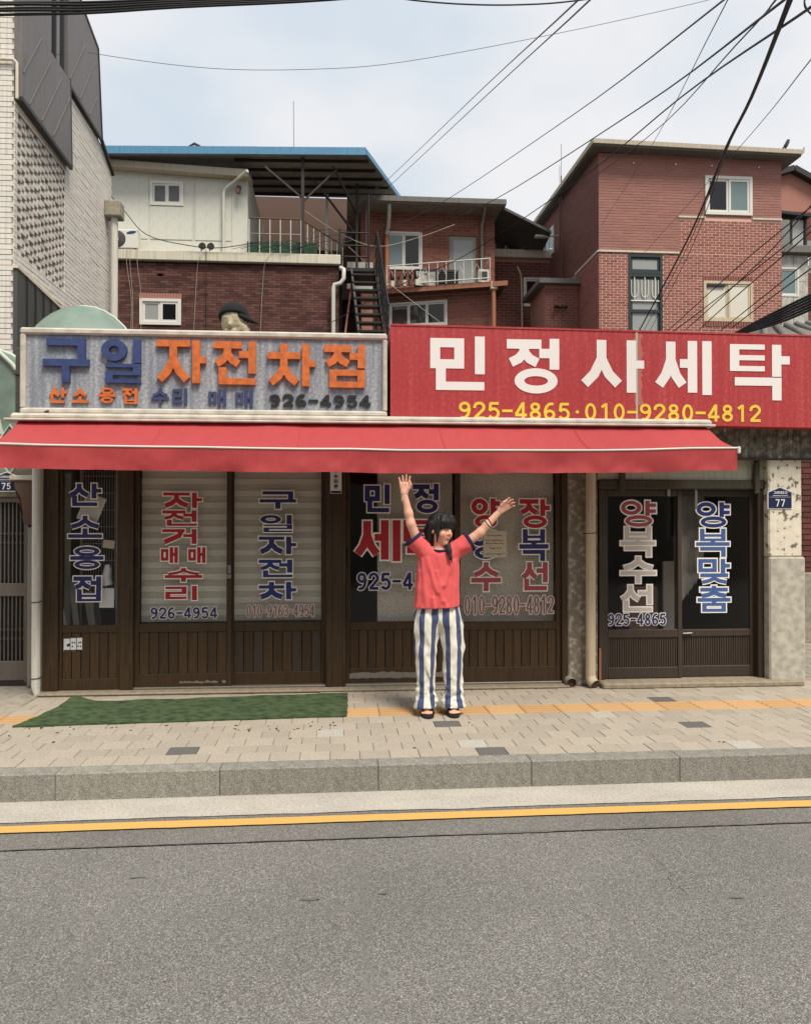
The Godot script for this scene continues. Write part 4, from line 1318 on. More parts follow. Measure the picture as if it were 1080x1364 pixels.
func front_things() -> void:
	# bicycle shop signboard
	var o := thing("signboard", "weathered blue-grey signboard with blue and orange raised letters", "sign")
	var b := mb()
	b.box(Vector3(-3.17, 2.40, 0.1), Vector3(-0.21, 3.05, 0.345))
	part("panel", b, M.sheet, o)
	b = mb()
	b.bev(Vector3(-3.2, 3.03, 0.08), Vector3(-0.185, 3.085, 0.375), 0.014)
	b.bev(Vector3(-3.2, 2.375, 0.08), Vector3(-0.185, 2.425, 0.375), 0.014)
	b.bev(Vector3(-3.2, 2.42, 0.08), Vector3(-3.155, 3.035, 0.373), 0.012)
	b.bev(Vector3(-0.225, 2.42, 0.08), Vector3(-0.185, 3.035, 0.373), 0.012)
	part("frame", b, M.cream_metal, o)
	var blue: Material = M.letter_blue
	var org: Material = M.letter_orange
	sign_letters(o, [["구", -3.014, 2.995, 0.369, 0.360], ["일", -2.547, 2.997, 0.335, 0.363], ["자", -2.102, 2.998, 0.406, 0.357], ["전", -1.635, 2.994, 0.361, 0.360], ["차", -1.188, 2.982, 0.396, 0.355], ["점", -0.717, 2.978, 0.355, 0.358]], 0.062, 0.035, 0.346, {"구": blue, "일": blue}, org)
	var bl2: Material = M.letter_blue2
	sign_letters(o, [["산", -2.972, 2.593, 0.144, 0.128], ["소", -2.786, 2.589, 0.133, 0.122], ["용", -2.569, 2.598, 0.134, 0.129], ["접", -2.381, 2.594, 0.128, 0.129], ["수", -2.144, 2.597, 0.141, 0.136], ["리", -1.973, 2.599, 0.123, 0.136], ["매", -1.677, 2.591, 0.143, 0.137], ["매", -1.455, 2.587, 0.143, 0.137]], 0.024, 0.018, 0.346, {"수": bl2, "리": bl2, "매": bl2}, org)
	number_row(o, "926-4954", -1.187, -0.317, 2.559, 0.104, 0.346, 0.024, 0.0, M.letter_black, null, 0.014)
	for q in [[-2.87, 2.355], [-2.64, 2.36], [-2.98, 2.39]]:
		b = mb()
		b.obox(Vector3(q[0], q[1], 0.377), Vector3(0.035, 0.02, 0.006), Basis(Vector3(0, 0, 1), 0.3))
		part("rust_scab", b, M.rust, o)
	# laundry signboard
	o = thing("signboard", "large red signboard with white letters and yellow phone numbers", "sign")
	b = mb()
	b.hexa([Vector3(-0.157, 2.36, 0.35), Vector3(1.99, 2.34, 0.35), Vector3(1.99, 2.34, 0.1), Vector3(-0.157, 2.36, 0.1), Vector3(-0.157, 3.168, 0.35), Vector3(1.99, 3.152, 0.35), Vector3(1.99, 3.152, 0.1), Vector3(-0.157, 3.168, 0.1)])
	part("panel", b, M.redsheet, o)
	b = mb()
	b.hexa([Vector3(1.994, 2.34, 0.35), Vector3(4.6, 2.315, 0.35), Vector3(4.6, 2.315, 0.1), Vector3(1.994, 2.34, 0.1), Vector3(1.994, 3.152, 0.35), Vector3(4.6, 3.132, 0.35), Vector3(4.6, 3.132, 0.1), Vector3(1.994, 3.152, 0.1)])
	for e in [[-0.16, 3.166, 4.6, 3.130], [-0.16, 2.362, 4.6, 2.318]]:
		b.bar(Vector3(e[0], e[1], 0.345), Vector3(e[2], e[3], 0.345), 0.022, 0.014)
	part("panel", b, M.redsheet, o)
	b = mb()
	b.bev(Vector3(1.982, 2.34, 0.345), Vector3(2.002, 3.165, 0.353), 0.002)
	part("seam", b, M.eave_cream, o)
	b = mb()
	var sf := noise(63, 6.0, 3)
	for i in 26:
		var ya := 2.50 + 0.024 * i
		var yb := ya + 0.024
		var l0 := 0.03 + 0.025 * sf.get_noise_2d(ya * 4.0, 0.0)
		var l1 := 0.03 + 0.025 * sf.get_noise_2d(yb * 4.0, 0.0)
		var r0 := 0.035 + 0.03 * sf.get_noise_2d(ya * 4.0, 30.0)
		var r1 := 0.035 + 0.03 * sf.get_noise_2d(yb * 4.0, 30.0)
		b.quad(Vector3(2.0 - l0, ya, 0.3512), Vector3(2.0 + r0, ya, 0.3512), Vector3(2.0 + r1, yb, 0.3512), Vector3(2.0 - l1, yb, 0.3512))
	part("paint_patch", b, M.faded_red, o)
	sign_letters(o, [["민", 0.183, 3.077, 0.486, 0.463], ["정", 0.845, 3.069, 0.473, 0.476], ["사", 1.491, 3.067, 0.566, 0.456], ["세", 2.153, 3.072, 0.513, 0.473], ["탁", 2.832, 3.051, 0.548, 0.456]], 0.085, 0.004, 0.3505, {}, M.letter_white)
	number_row(o, "925-4865.010-9280-4812", 0.415, 3.124, 2.516, 0.150, 0.3505, 0.024, 0.0, M.letter_yellow, null, 0.004)
	# the awning
	o = thing("awning", "red fabric awning stretched along the front of both shops", "awning")
	b = mb()
	b.bev(Vector3(-3.24, 2.315, 0.16), Vector3(2.62, 2.37, 0.47), 0.02)
	b.bev(Vector3(-3.28, 2.305, 0.30), Vector3(2.64, 2.325, 0.49), 0.006)
	part("cassette", b, M.cream_metal, o)
	var f := noise(61, 0.5, 3)
	var nx := 180
	var nz := 10
	var top := func(i: int, k: int) -> Vector3:
		var u := float(i) / nx
		var w := float(k) / nz
		var x := lerpf(-3.19, 2.59, u)
		var sag := 0.028 * sin(PI * u) * w + 0.014 * f.get_noise_2d(x * 1.4, w * 0.5) * w + (0.022 * f.get_noise_2d(x * 5.0, 40.0 + w) + 0.012 * absf(sin(x * 2.73))) * sin(PI * w)
		return Vector3(x, lerpf(2.315, 2.078, w) - 0.02 * sin(PI * w) - sag, lerpf(0.40, 0.95, w))
	b = mb()
	smooth_sheet(b, top, nx, nz)
	part("canopy", b, M.awning, o)
	for x in [-2.05, -0.9, 0.25, 1.4]:
		b = mb()
		var sp := []
		var si := int(round((x + 3.19) / 5.78 * nx))
		for k in nz + 1: sp.append((top.call(si, k) as Vector3) + Vector3(0, 0.001, 0))
		b.tube(sp, 0.0035, 5)
		part("cloth_seam", b, M.awning, o)
	b = mb()
	var edge := func(i: int, k: int) -> Vector3:
		var u := float(i) / nx
		var w := float(k) / 6
		var p: Vector3 = top.call(i, nz)
		var x := p.x
		return Vector3(x, p.y - 0.012 - 0.17 * w - 0.004 * f.get_noise_2d(x * 3.0, 9.0) * w, 0.962 + 0.03 * w * f.get_noise_2d(x * 2.2, w * 0.6 + 20.0) + 0.004 * w * sin(x * 9.0) + 0.022 * w * f.get_noise_2d(x * 5.0, 80.0 - w))
	smooth_sheet(b, edge, nx, 6)
	part("valance", b, M.awning, o)
	b = mb()
	var pts := []
	for i in range(0, nx + 1, 12): pts.append((top.call(i, nz) as Vector3) + Vector3(0, -0.002, 0.012))
	b.tube(pts, 0.008, 10)
	part("front_bar", b, M.white_metal, o)
	for x in [-3.19, 2.6]:
		b = mb()
		b.bev(Vector3(x - 0.012, 2.035, 0.93), Vector3(x + 0.012, 2.09, 0.98), 0.006)
		part("end_cap", b, M.white_metal, o)
	for x in [-2.6, -0.3, 2.0]:
		b = mb()
		b.bar(Vector3(x, 2.26, 0.34), Vector3(x + 0.34, 2.10, 0.62), 0.03, 0.03)
		b.bar(Vector3(x + 0.34, 2.10, 0.62), Vector3(x, 2.02, 0.93), 0.026, 0.026)
		part("folding_arm", b, M.alu, o)
	# rain pipes
	o = thing("rain_pipe", "white plastic rain pipe with slanted end beside the steel gate", "pipe", Vector3(-3.157, 0.0, 0.1))
	b = mb()
	b.tube([Vector3(0, 0.08, 0), Vector3(0, 2.5, 0)], 0.037, 16)
	b.tube([Vector3(0.012, -0.005, 0.0), Vector3(0, 0.082, 0)], 0.022, 14, 0.037)
	part("pipe", b, M.pvc, o)
	for y in [0.155, 0.80]:
		b = mb()
		b.tube([Vector3(-0.038, y, 0.0), Vector3(-0.03, y, 0.028), Vector3(0, y + 0.003, 0.041), Vector3(0.03, y + 0.005, 0.028), Vector3(0.055, y + 0.014, -0.02)], 0.004, 6)
		part("wire_tie", b, M.black_metal, o)
	o = thing("rain_pipe", "cream rain pipe with elbow foot beside the concrete post", "pipe", Vector3(1.66, 0.0, 0.095))
	b = mb()
	b.tube([Vector3(-0.005, 0.09, 0), Vector3(0, 2.1, 0)], 0.045, 16)
	b.tube([Vector3(-0.005, 0.1, 0), Vector3(0, 0.06, 0.012), Vector3(0.02, 0.035, 0.05)], 0.049, 14, 0.047, false)
	part("pipe", b, M.pvc_cream, o)
	b = mb()
	b.disc(Vector3(0.021, 0.0345, 0.051), Vector3(0.35, -0.3, 0.9).normalized(), 0.038)
	part("pipe_mouth", b, M.rust, o)
	b = mb()
	b.tube([Vector3(-0.07, 1.38, -0.03), Vector3(-0.03, 1.382, 0.036), Vector3(0.0, 1.384, 0.048), Vector3(0.034, 1.386, 0.034), Vector3(0.06, 1.388, -0.02)], 0.004, 6)
	part("wire_tie", b, M.black_metal, o)
	o = thing("drain_stub", "short broken drain stub at the foot of the concrete post", "pipe", Vector3(1.475, 0.0, 0.1))
	b = mb()
	b.tube([Vector3(0, 0.05, -0.08), Vector3(0, 0.045, 0.03)], 0.045, 14, -1.0, false)
	part("pipe", b, M.concrete, o)
	b = mb()
	b.disc(Vector3(0, 0.045, 0.0), Vector3(0, 0, 1), 0.044)
	part("pipe_mouth", b, M.rust, o)
	b = mb()
	b.bev(Vector3(1.752, 0.05, 0.031), Vector3(1.772, 0.34, 0.038), 0.003)
	single("rusty_strip", b, M.pvc_orange, "short rusty metal strip beside the cream rain pipe", "strip")
	# house number plates
	number_plate(Vector3(3.417, 1.602, 0.113), 0.235, "77", "navy house number plate 77 on the flaking corner pillar")
	number_plate(Vector3(-3.52, 1.752, -0.195), 0.205, "75", "navy house number plate 75 above the steel gate")

func number_plate(at: Vector3, w: float, num: String, label: String) -> void:
	var o := thing("number_plate", label, "plate", at)
	for e in [[0.0, 0.0, "plate_white", "rim"], [0.009, 0.004, "navy_plate", "plate"]]:
		var i: float = e[0]
		var z: float = e[1]
		var b := mb()
		var h := w / 2 - i
		var y1 := w * 0.67 - i * 0.6
		var y2 := w * 0.875 - i * 1.1
		var p := [Vector3(-h, i, z + 0.004), Vector3(h, i, z + 0.004), Vector3(h, y1, z + 0.004), Vector3(0, y2, z + 0.004), Vector3(-h, y1, z + 0.004)]
		b.quad(p[0], p[1], p[2], p[4])
		b.tri(p[4], p[2], p[3])
		for k in 5:
			var c: Vector3 = p[k]
			var d: Vector3 = p[(k + 1) % 5]
			b.quad(c - Vector3(0, 0, 0.004), d - Vector3(0, 0, 0.004), d, c)
		part(e[3], b, M[e[2]], o)
	var b2 := mb()
	b2.box(Vector3(-w * 0.44, w * 0.46, 0.0085), Vector3(w * 0.44, w * 0.468, 0.0092))
	part("divider", b2, M.plate_white, o)
	var x := -w * 0.2
	for ch in num:
		vinyl(o, ch, Vector3(x, w * 0.38, 0.0095), w * 0.17, w * 0.28, w * 0.042, 0.0, M.plate_white, null, "digit")
		x += w * 0.215
	x = -w * 0.27
	for ch in "고려대로길":
		vinyl(o, ch, Vector3(x, w * 0.69, 0.0095), w * 0.10, w * 0.10, w * 0.017, 0.0, M.plate_white, null)
		x += w * 0.112
	b2 = mb()
	for i in 14: b2.box(Vector3(-w * 0.30 + i * w * 0.044, w * 0.51, 0.0085), Vector3(-w * 0.30 + i * w * 0.044 + w * 0.03, w * 0.535, 0.0092))
	stuff(part("small_print", b2, M.plate_white, o))

# ---------------------------------------------------------------- houses behind
func tones(base: Color, n: int, amp: float, sd: int) -> Array:
	var r := RandomNumberGenerator.new()
	r.seed = sd
	var out := []
	for i in n:
		var k := 1.0 + amp * (r.randf() * 2.0 - 1.0)
		var w := 1.0 + amp * 0.35 * (r.randf() * 2.0 - 1.0)
		out.append(Color(base.r * k, base.g * k * w, base.b * k * w))
	return out

const RIGHT := Vector3(1, 0, 0)
const BACK := Vector3(0, 0, 1)

func hexbox(b: MB, F: Transform3D, lo: Vector3, hi: Vector3) -> void:
	b.hexa([F * Vector3(lo.x, lo.y, hi.z), F * Vector3(hi.x, lo.y, hi.z), F * Vector3(hi.x, lo.y, lo.z), F * Vector3(lo.x, lo.y, lo.z), F * Vector3(lo.x, hi.y, hi.z), F * Vector3(hi.x, hi.y, hi.z), F * Vector3(hi.x, hi.y, lo.z), F * Vector3(lo.x, hi.y, lo.z)])

# a flat polygon (x, y in the frame F) with thickness, front at z
func slab_poly(b: MB, F: Transform3D, pts: Array, z0: float, z1: float) -> void:
	for i in range(1, pts.size() - 1):
		b.tri(F * Vector3(pts[0].x, pts[0].y, z1), F * Vector3(pts[i].x, pts[i].y, z1), F * Vector3(pts[i + 1].x, pts[i + 1].y, z1))
	for i in pts.size():
		var p: Vector2 = pts[i]
		var q: Vector2 = pts[(i + 1) % pts.size()]
		b.quad(F * Vector3(p.x, p.y, z0), F * Vector3(q.x, q.y, z0), F * Vector3(q.x, q.y, z1), F * Vector3(p.x, p.y, z1))

func white_brick_house() -> void:
	var o := thing("brick_house", "tall white painted brick house with pierced screen and grey metal cladding", "building")
	var cols := tones(Color(0.78, 0.73, 0.655), 6, 0.06, 5)
	var spec := {l = 0.295, h = 0.057, j = 0.009, d = 0.012, cols = cols, m = M.white_brick, parts = 150, x0 = 0.0, x1 = 0.62, y0 = 2.3, y1 = 8.6}
	# street front, only its corner strip is in view
	var F := frame_at(Vector3(-5.27, 0, -3.2), RIGHT, BACK)
	var b := mb()
	b.quad(Vector3(-9.5, 0, -3.2), Vector3(-4.652, 0, -3.2), Vector3(-4.652, 10.2, -3.2), Vector3(-9.5, 10.2, -3.2))
	b.quad(Vector3(-9.5, 10.2, -3.2), Vector3(-4.66, 10.2, -3.2), Vector3(-4.66, 10.2, -4.95), Vector3(-9.5, 10.2, -4.95))
	b.quad(Vector3(-4.66, 7.6, -4.95), Vector3(-9.5, 7.6, -4.95), Vector3(-9.5, 10.2, -4.95), Vector3(-4.66, 10.2, -4.95))
	b.quad(Vector3(-9.5, 7.64, -4.95), Vector3(-4.66, 7.64, -4.95), Vector3(-4.66, 7.64, -7.47), Vector3(-9.5, 7.64, -7.47))
	b.quad(Vector3(-4.652, 0, -7.47), Vector3(-9.5, 0, -7.47), Vector3(-9.5, 7.64, -7.47), Vector3(-4.652, 7.64, -7.47))
	b.quad(Vector3(-9.5, 0, -7.47), Vector3(-9.5, 0, -3.2), Vector3(-9.5, 10.2, -3.2), Vector3(-9.5, 7.64, -7.47))
	var S := frame_at(Vector3(-4.652, 0, -3.2), Vector3(0, 0, -1), RIGHT)
	var screen := Rect2(0.09, 4.87, 1.76, 1.78)
	var win := Rect2(1.02, 7.96, 0.66, 1.3)
	sheet(b, S, 4.27, 7.66, [screen], 0.0, 0.9)
	b.quad(S * Vector3(0, 7.66, 0), S * Vector3(4.27, 7.66, 0), S * Vector3(3.5, 7.92, 0), S * Vector3(0, 7.92, 0))
	for r in cut(Rect2(0, 7.92, 1.75, 2.2), [win]):
		var p: Vector2 = r.position
		var e: Vector2 = r.end
		b.quad(S * Vector3(p.x, p.y, -0.01), S * Vector3(e.x, p.y, -0.01), S * Vector3(e.x, e.y, -0.01), S * Vector3(p.x, e.y, -0.01))
	part("wall", b, M.white_joint, o)
	bricks(o, F, spec, [])
	spec = spec.duplicate()
	spec.merge({parts = 0, x0 = -4.2, x1 = -0.009, y0 = 0.2, y1 = 10.1}, true)
	bricks(o, F, spec, [])
	# side wall brickwork round the screen
	spec = spec.duplicate()
	spec.merge({parts = 150, x0 = 0.0, x1 = 4.27, y0 = 2.6, y1 = 7.92}, true)
	bricks(o, S, spec, [screen, Rect2(-1, 6.74, 2.88, 4), Rect2(-1, 0, 2.74, 4.64), Rect2(4.0, 7.7, 1, 1)])
	# pierced brick screen, dark room behind
	var sp := {l = 0.165, h = 0.052, j = 0.007, gap = 0.105, d = 0.045, cols = tones(Color(0.70, 0.64, 0.575), 6, 0.1, 6), m = M.white_brick, parts = 260, x0 = 0.09, x1 = 1.85, y0 = 4.87, y1 = 6.65, called = "screen_brick"}
	bricks(o, Transform3D(S.basis, S * Vector3(0, 0, -0.04)), sp, [])
	b = mb()
	hexbox(b, S, Vector3(0.03, 4.6, -1.0), Vector3(2.0, 6.9, -0.9))
	part("screen_back", b, M.white_joint, o)
	# metal cladding with slanting seams
	for c in [[[Vector2(0.012, 6.80), Vector2(1.88, 6.74), Vector2(1.79, 7.98), Vector2(1.70, 7.96), Vector2(1.0, 7.94), Vector2(0.012, 7.94)], 0.10], [[Vector2(0.012, 7.945), Vector2(1.0, 7.945), Vector2(1.0, 10.15), Vector2(0.012, 10.15)], 0.098], [[Vector2(1.8, 7.985), Vector2(3.5, 7.92), Vector2(3.27, 9.3), Vector2(2.55, 9.46), Vector2(1.8, 9.75)], 0.06], [[Vector2(1.0, 9.26), Vector2(1.8, 9.26), Vector2(1.8, 10.15), Vector2(1.0, 10.15)], 0.094]]:
		b = mb()
		slab_poly(b, S, c[0], -3.0 if c[1] == 0.06 else -0.01, c[1])
		part("cladding_panel", b, M.zinc, o)
	for i in 7:
		var u0 := -0.2 + i * 0.43
		var y0 := 6.82
		if i >= 4: u0 = 1.85 + (i - 4) * 0.5; y0 = 8.0
		b = mb()
		var len := 0.75 if u0 > 0.2 or y0 > 7.5 else 1.1
		var z := 0.104 if y0 < 7.5 else 0.064
		var a := Vector2(maxf(u0, 0.03), y0 + maxf(0.03 - u0, 0) * 1.3)
		var e := Vector2(minf(u0 + len, 1.78 if y0 < 7.5 else 3.2), 0)
		e.y = y0 + (e.x - u0) * 1.3
		if y0 > 7.5 and e.y > 9.3: e = Vector2(u0 + (9.3 - y0) / 1.3, 9.3)
		if e.y > 7.92 and y0 < 7.5: e = Vector2(u0 + (7.92 - y0) / 1.3, 7.92)
		b.bar(S * Vector3(a.x, a.y, z), S * Vector3(e.x, e.y, z), 0.016, 0.014, RIGHT)
		part("seam", b, M.zinc, o)
	b = mb()
	b.bar(S * Vector3(0, 6.775, 0.09), S * Vector3(1.89, 6.715, 0.09), 0.04, 0.05)
	b.bar(S * Vector3(1.89, 6.72, 0.085), S * Vector3(1.80, 8.0, 0.085), 0.03, 0.04, RIGHT)
	b.bar(S * Vector3(1.79, 7.965, 0.05), S * Vector3(3.52, 7.90, 0.05), 0.035, 0.05)
	b.bar(S * Vector3(3.52, 7.91, 0.05), S * Vector3(4.29, 7.64, 0.03), 0.05, 0.05)
	b.bar(S * Vector3(3.52, 7.90, 0.05), S * Vector3(3.28, 9.32, 0.05), 0.03, 0.05, RIGHT)
	b.bar(S * Vector3(3.28, 9.32, 0.05), S * Vector3(2.55, 9.48, 0.05), 0.04, 0.05)
	b.bar(S * Vector3(2.55, 9.48, 0.05), S * Vector3(1.8, 9.77, 0.05), 0.04, 0.05)
	part("edge_flashing", b, M.zinc_dark, o)
	window(o, S, win, {fw = 0.05, n = 2, z = 0.0, frame = M.zinc_dark, pane = [M.glass_dark], back = M.room_far})
	# standing-seam panel at the foot of the side wall
	for i in 6:
		b = mb()
		var u := i * 0.29
		slab_poly(b, S, [Vector2(u + 0.01, 2.0), Vector2(u + 0.282, 2.0), Vector2(u + 0.282, 4.64 - 0.07 * (u + 0.28)), Vector2(u + 0.01, 4.64 - 0.07 * u)], 0.0, 0.05)
		part("foot_panel", b, M.slate_panel, o)
		b = mb()
		b.bar(S * Vector3(u + 0.288, 2.0, 0.06), S * Vector3(u + 0.288, 4.62 - 0.07 * u, 0.06), 0.014, 0.03, RIGHT)
		part("seam", b, M.zinc_dark, o)
	b = mb()
	b.bar(S * Vector3(-0.01, 4.665, 0.03), S * Vector3(1.78, 4.545, 0.03), 0.07, 0.04)
	part("coping", b, M.house_ledge, o)
	# pipe running over the corner
	var p := thing("wall_pipe", "thin cream pipe bent round the white brick corner", "pipe", Vector3(-4.7, 7.05, -3.15))
	b = mb()
	b.tube([Vector3(-0.5, 0.18, 0), Vector3(0.06, 0.18, 0), Vector3(0.1, 0.14, 0), Vector3(0.1, -0.3, -0.01)], 0.02, 8)
	part("pipe", b, M.house_ledge, p)
	p = thing("rain_pipe", "white rain pipe with square hopper at far end of white brick wall", "pipe", Vector3(-4.5, 0, -7.15))
	b = mb()
	b.tube([Vector3(0, 3.0, 0), Vector3(0, 6.9, 0)], 0.06, 12)
	part("pipe", b, M.pvc, p)
	b = mb()
	b.bev(Vector3(-0.14, 6.74, -0.16), Vector3(0.13, 7.02, 0.14), 0.02)
	part("hopper", b, M.concrete, p)

func blue_roof_house() -> void:
	var o := thing("terrace_house", "dark brick and cream house with blue edged canopy roof", "building")
	var F := frame_at(Vector3(-6.6, 5.5, -13.5), RIGHT, BACK)
	var wr := Rect2(0.99, 0.90, 1.02, 0.66)
	var vent := Rect2(1.42, 2.13, 0.14, 0.06)
	var b := mb()
	sheet(b, F, 5.95, 2.5, [wr, vent], 0.0, 0.2)
	b.quad(Vector3(-0.65, 5.5, -13.5), Vector3(-0.65, 5.5, -18), Vector3(-0.65, 8.0, -18), Vector3(-0.65, 8.0, -13.5))
	b.quad(Vector3(-0.65, 5.5, -18), Vector3(-6.6, 5.5, -18), Vector3(-6.6, 8.0, -18), Vector3(-0.65, 8.0, -18))
	b.quad(Vector3(-6.6, 5.5, -18), Vector3(-6.6, 5.5, -13.5), Vector3(-6.6, 8.0, -13.5), Vector3(-6.6, 8.0, -18))
	part("wall", b, M.joint_dark, o)
	b = mb()
	hexbox(b, F, Vector3(1.4, 2.1, -0.3), Vector3(1.6, 2.22, -0.2))
	part("vent_back", b, M.black_metal, o)
	bricks(o, F, {l = 0.205, h = 0.052, j = 0.009, d = 0.012, cols = tones(Color(0.135, 0.056, 0.044), 9, 0.42, 8), m = M.brick, parts = 280, x0 = 0.0, x1 = 5.95, y0 = 0.5, y1 = 2.5}, [wr.grow(0.0), vent])
	b = mb()
	for i in 16:
		hexbox(b, F, Vector3(0.97 + i * 0.066, 1.575, 0.0), Vector3(0.97 + i * 0.066 + 0.056, 1.70, 0.02))
	stuff(part("brick_lintel", b, M.joint_dull, o))
	window(o, F, wr, {fw = 0.075, n = 2, z = -0.01, pane = [M.glass_frost, M.glass_dark], back = M.room_far})
	# ledge slab
	b = mb()
	b.bev(Vector3(-6.7, 8.0, -18.1), Vector3(-0.6, 8.245, -13.36), 0.015)
	part("ledge", b, M.house_ledge, o)
	# cream upper storey
	var U := frame_at(Vector3(-6.6, 8.245, -13.8), RIGHT, BACK)
	var ur := Rect2(1.17, 1.28, 0.83, 0.62)
	b = mb()
	sheet(b, U, 3.62, 2.3, [ur], 0.0, 0.12)
	b.quad(Vector3(-2.98, 8.245, -13.8), Vector3(-2.98, 8.245, -18), Vector3(-2.98, 10.55, -18), Vector3(-2.98, 10.55, -13.8))
	b.quad(Vector3(-2.98, 8.245, -18), Vector3(-6.6, 8.245, -18), Vector3(-6.6, 10.55, -18), Vector3(-2.98, 10.55, -18))
	b.quad(Vector3(-6.6, 8.245, -18), Vector3(-6.6, 8.245, -13.8), Vector3(-6.6, 10.55, -13.8), Vector3(-6.6, 10.55, -18))
	part("upper_wall", b, M.house_wall, o)
	for q in [[1.17, 0.42, 2.22, 1.26], [2.26, 0.0, 2.285, 2.1], [0.15, 0.42, 1.12, 2.0], [2.3, 0.42, 3.2, 2.0], [3.22, 0.0, 3.62, 2.1], [0.0, 0.0, 3.2, 0.38]]:
		b = mb()
		hexbox(b, U, Vector3(q[0], q[1], 0.001), Vector3(q[2], q[3], 0.014 + 0.006 * rng.randf()))
		if not (q[0] < 1.17 + 0.83 and q[2] > 1.17 and q[1] < 1.9 and q[3] > 1.28): part("wall_board", b, M.house_wall, o)
	window(o, U, ur, {fw = 0.06, n = 2, z = -0.02, pane = [M.glass_far], back = M.curtain, back_z = -0.2})
	b = mb()
	b.hexa([Vector3(-6.75, 10.40, -13.5), Vector3(-2.95, 10.22, -13.5), Vector3(-2.9, 10.24, -14.2), Vector3(-6.75, 10.42, -14.2), Vector3(-6.75, 10.56, -13.5), Vector3(-2.95, 10.40, -13.5), Vector3(-2.9, 10.42, -14.2), Vector3(-6.75, 10.58, -14.2)])
	part("eave", b, M.eave_cream, o)
	# canopy roof with blue edge
	b = mb()
	b.hexa([Vector3(-6.9, 10.56, -13.22), Vector3(0.02, 10.76, -13.22), Vector3(1.2, 11.36, -17.5), Vector3(-6.9, 11.3, -17.5), Vector3(-6.9, 10.66, -13.22), Vector3(0.02, 10.86, -13.22), Vector3(1.2, 11.44, -17.5), Vector3(-6.9, 11.38, -17.5)])
	part("roof", b, M.roof_under, o)
	for q in [[Vector3(-6.92, 10.625, -13.2), Vector3(-2.65, 10.755, -13.2)], [Vector3(-2.645, 10.752, -13.2), Vector3(0.04, 10.83, -13.2)], [Vector3(0.04, 10.83, -13.22), Vector3(1.22, 11.40, -17.52)]]:
		b = mb()
		b.bar(q[0], q[1], 0.04, 0.19 if q[0].x < 0 else 0.13)
		part("fascia", b, M.blue_fascia, o)
	for i in 5:
		var z := -13.6 - i * 0.86
		var y := 10.66 + (-13.22 - z) * 0.155
		b = mb()
		b.bar(Vector3(-3.3, y - 0.05, z), Vector3(0.12 + 0.22 * i, y + 0.03, z), 0.05, 0.07)
		part("roof_beam", b, M.brown_metal, o)
	for q in [[Vector3(-1.56, 8.245, -13.45), Vector3(-1.56, 10.72, -13.45), 0.08], [Vector3(-0.16, 8.2, -15.0), Vector3(-0.16, 10.75, -15.0), 0.07], [Vector3(0.1, 8.0, -15.0), Vector3(0.1, 10.2, -15.0), 0.05], [Vector3(-1.0, 8.245, -16.2), Vector3(-1.0, 10.9, -16.2), 0.08]]:
		b = mb()
		b.bar(q[0], q[1], q[2], q[2])
		part("canopy_post", b, M.brown_metal if q[0].z > -16 else M.white_metal, o)
	for q in [[Vector3(-1.56, 9.6, -13.45), Vector3(-0.7, 10.45, -13.45)], [Vector3(-2.5, 10.4, -13.3), Vector3(-1.56, 9.7, -13.5)], [Vector3(-0.8, 10.5, -13.3), Vector3(-0.16, 9.9, -15.0)], [Vector3(-0.16, 9.9, -15.0), Vector3(0.4, 10.75, -15.2)], [Vector3(-1.3, 10.4, -14.0), Vector3(-0.16, 9.3, -15.0)]]:
		b = mb()
		b.bar(q[0], q[1], 0.045, 0.045)
		part("brace", b, M.brown_metal, o)
	b = mb()
	b.bev(Vector3(-2.97, 8.245, -13.66), Vector3(-1.2, 8.60, -13.58), 0.01)
	part("terrace_kerb", b, M.green_wall, o)
	# terrace railing
	var line := [Vector3(-2.9, 8.245, -13.42), Vector3(-1.6, 8.245, -13.42), Vector3(-0.55, 8.245, -15.3)]
	for s in 2:
		for y in [0.89, 0.5]:
			b = mb()
			b.tube([line[s] + Vector3(0, y, 0), line[s + 1] + Vector3(0, y, 0)], 0.022 if y > 0.8 else 0.013, 8)
			part("rail", b, M.bracket if y > 0.8 else M.steel, o)
		var n := 5 if s == 0 else 7
		for i in n + 1:
			if s == 1 and i == 0: continue
			b = mb()
			var p: Vector3 = line[s].lerp(line[s + 1], float(i) / n)
			b.tube([p, p + Vector3(0, 0.88, 0)], 0.012, 6)
			part("baluster", b, M.white_metal, o)
	# sheds at the back of the terrace
	b = mb()
	b.box(Vector3(-2.97, 8.246, -18.05), Vector3(0.0, 9.75, -17.6))
	part("rear_wall", b, M.bracket, o)
	b = mb()
	b.hexa([Vector3(-2.9, 9.45, -16.6), Vector3(-1.3, 9.45, -16.6), Vector3(-0.5, 9.45, -18.0), Vector3(-2.9, 9.45, -18.0), Vector3(-2.9, 9.5, -16.6), Vector3(-1.35, 9.5, -16.6), Vector3(-1.7, 10.1, -18.0), Vector3(-2.9, 10.1, -18.0)])
	part("shed_roof", b, M.joint_red, o)
	for i in 9:
		b = mb()
		b.tube([Vector3(-2.85 + i * 0.18, 9.51, -16.58), Vector3(-2.85 + i * 0.145, 10.11, -18.0)], 0.03, 6)
		part("tile_row", b, M.joint_red, o)
	b = mb()
	b.box(Vector3(-2.6, 8.246, -17.2), Vector3(-1.4, 9.75, -17.0))
	part("rear_door", b, M.joint_dull, o)
	# rain pipes
	var p2 := thing("rain_pipe", "white rain pipe on cream wall under the blue edged roof", "pipe", Vector3(-3.35, 8.25, -13.68))
	b = mb()
	b.tube([Vector3(0.42, 2.02, 0.4), Vector3(0.1, 1.9, 0.1), Vector3(-0.18, 1.72, 0), Vector3(-0.22, 1.6, 0), Vector3(-0.22, 0.0, 0)], 0.042, 10)
	part("pipe", b, M.pvc, p2)
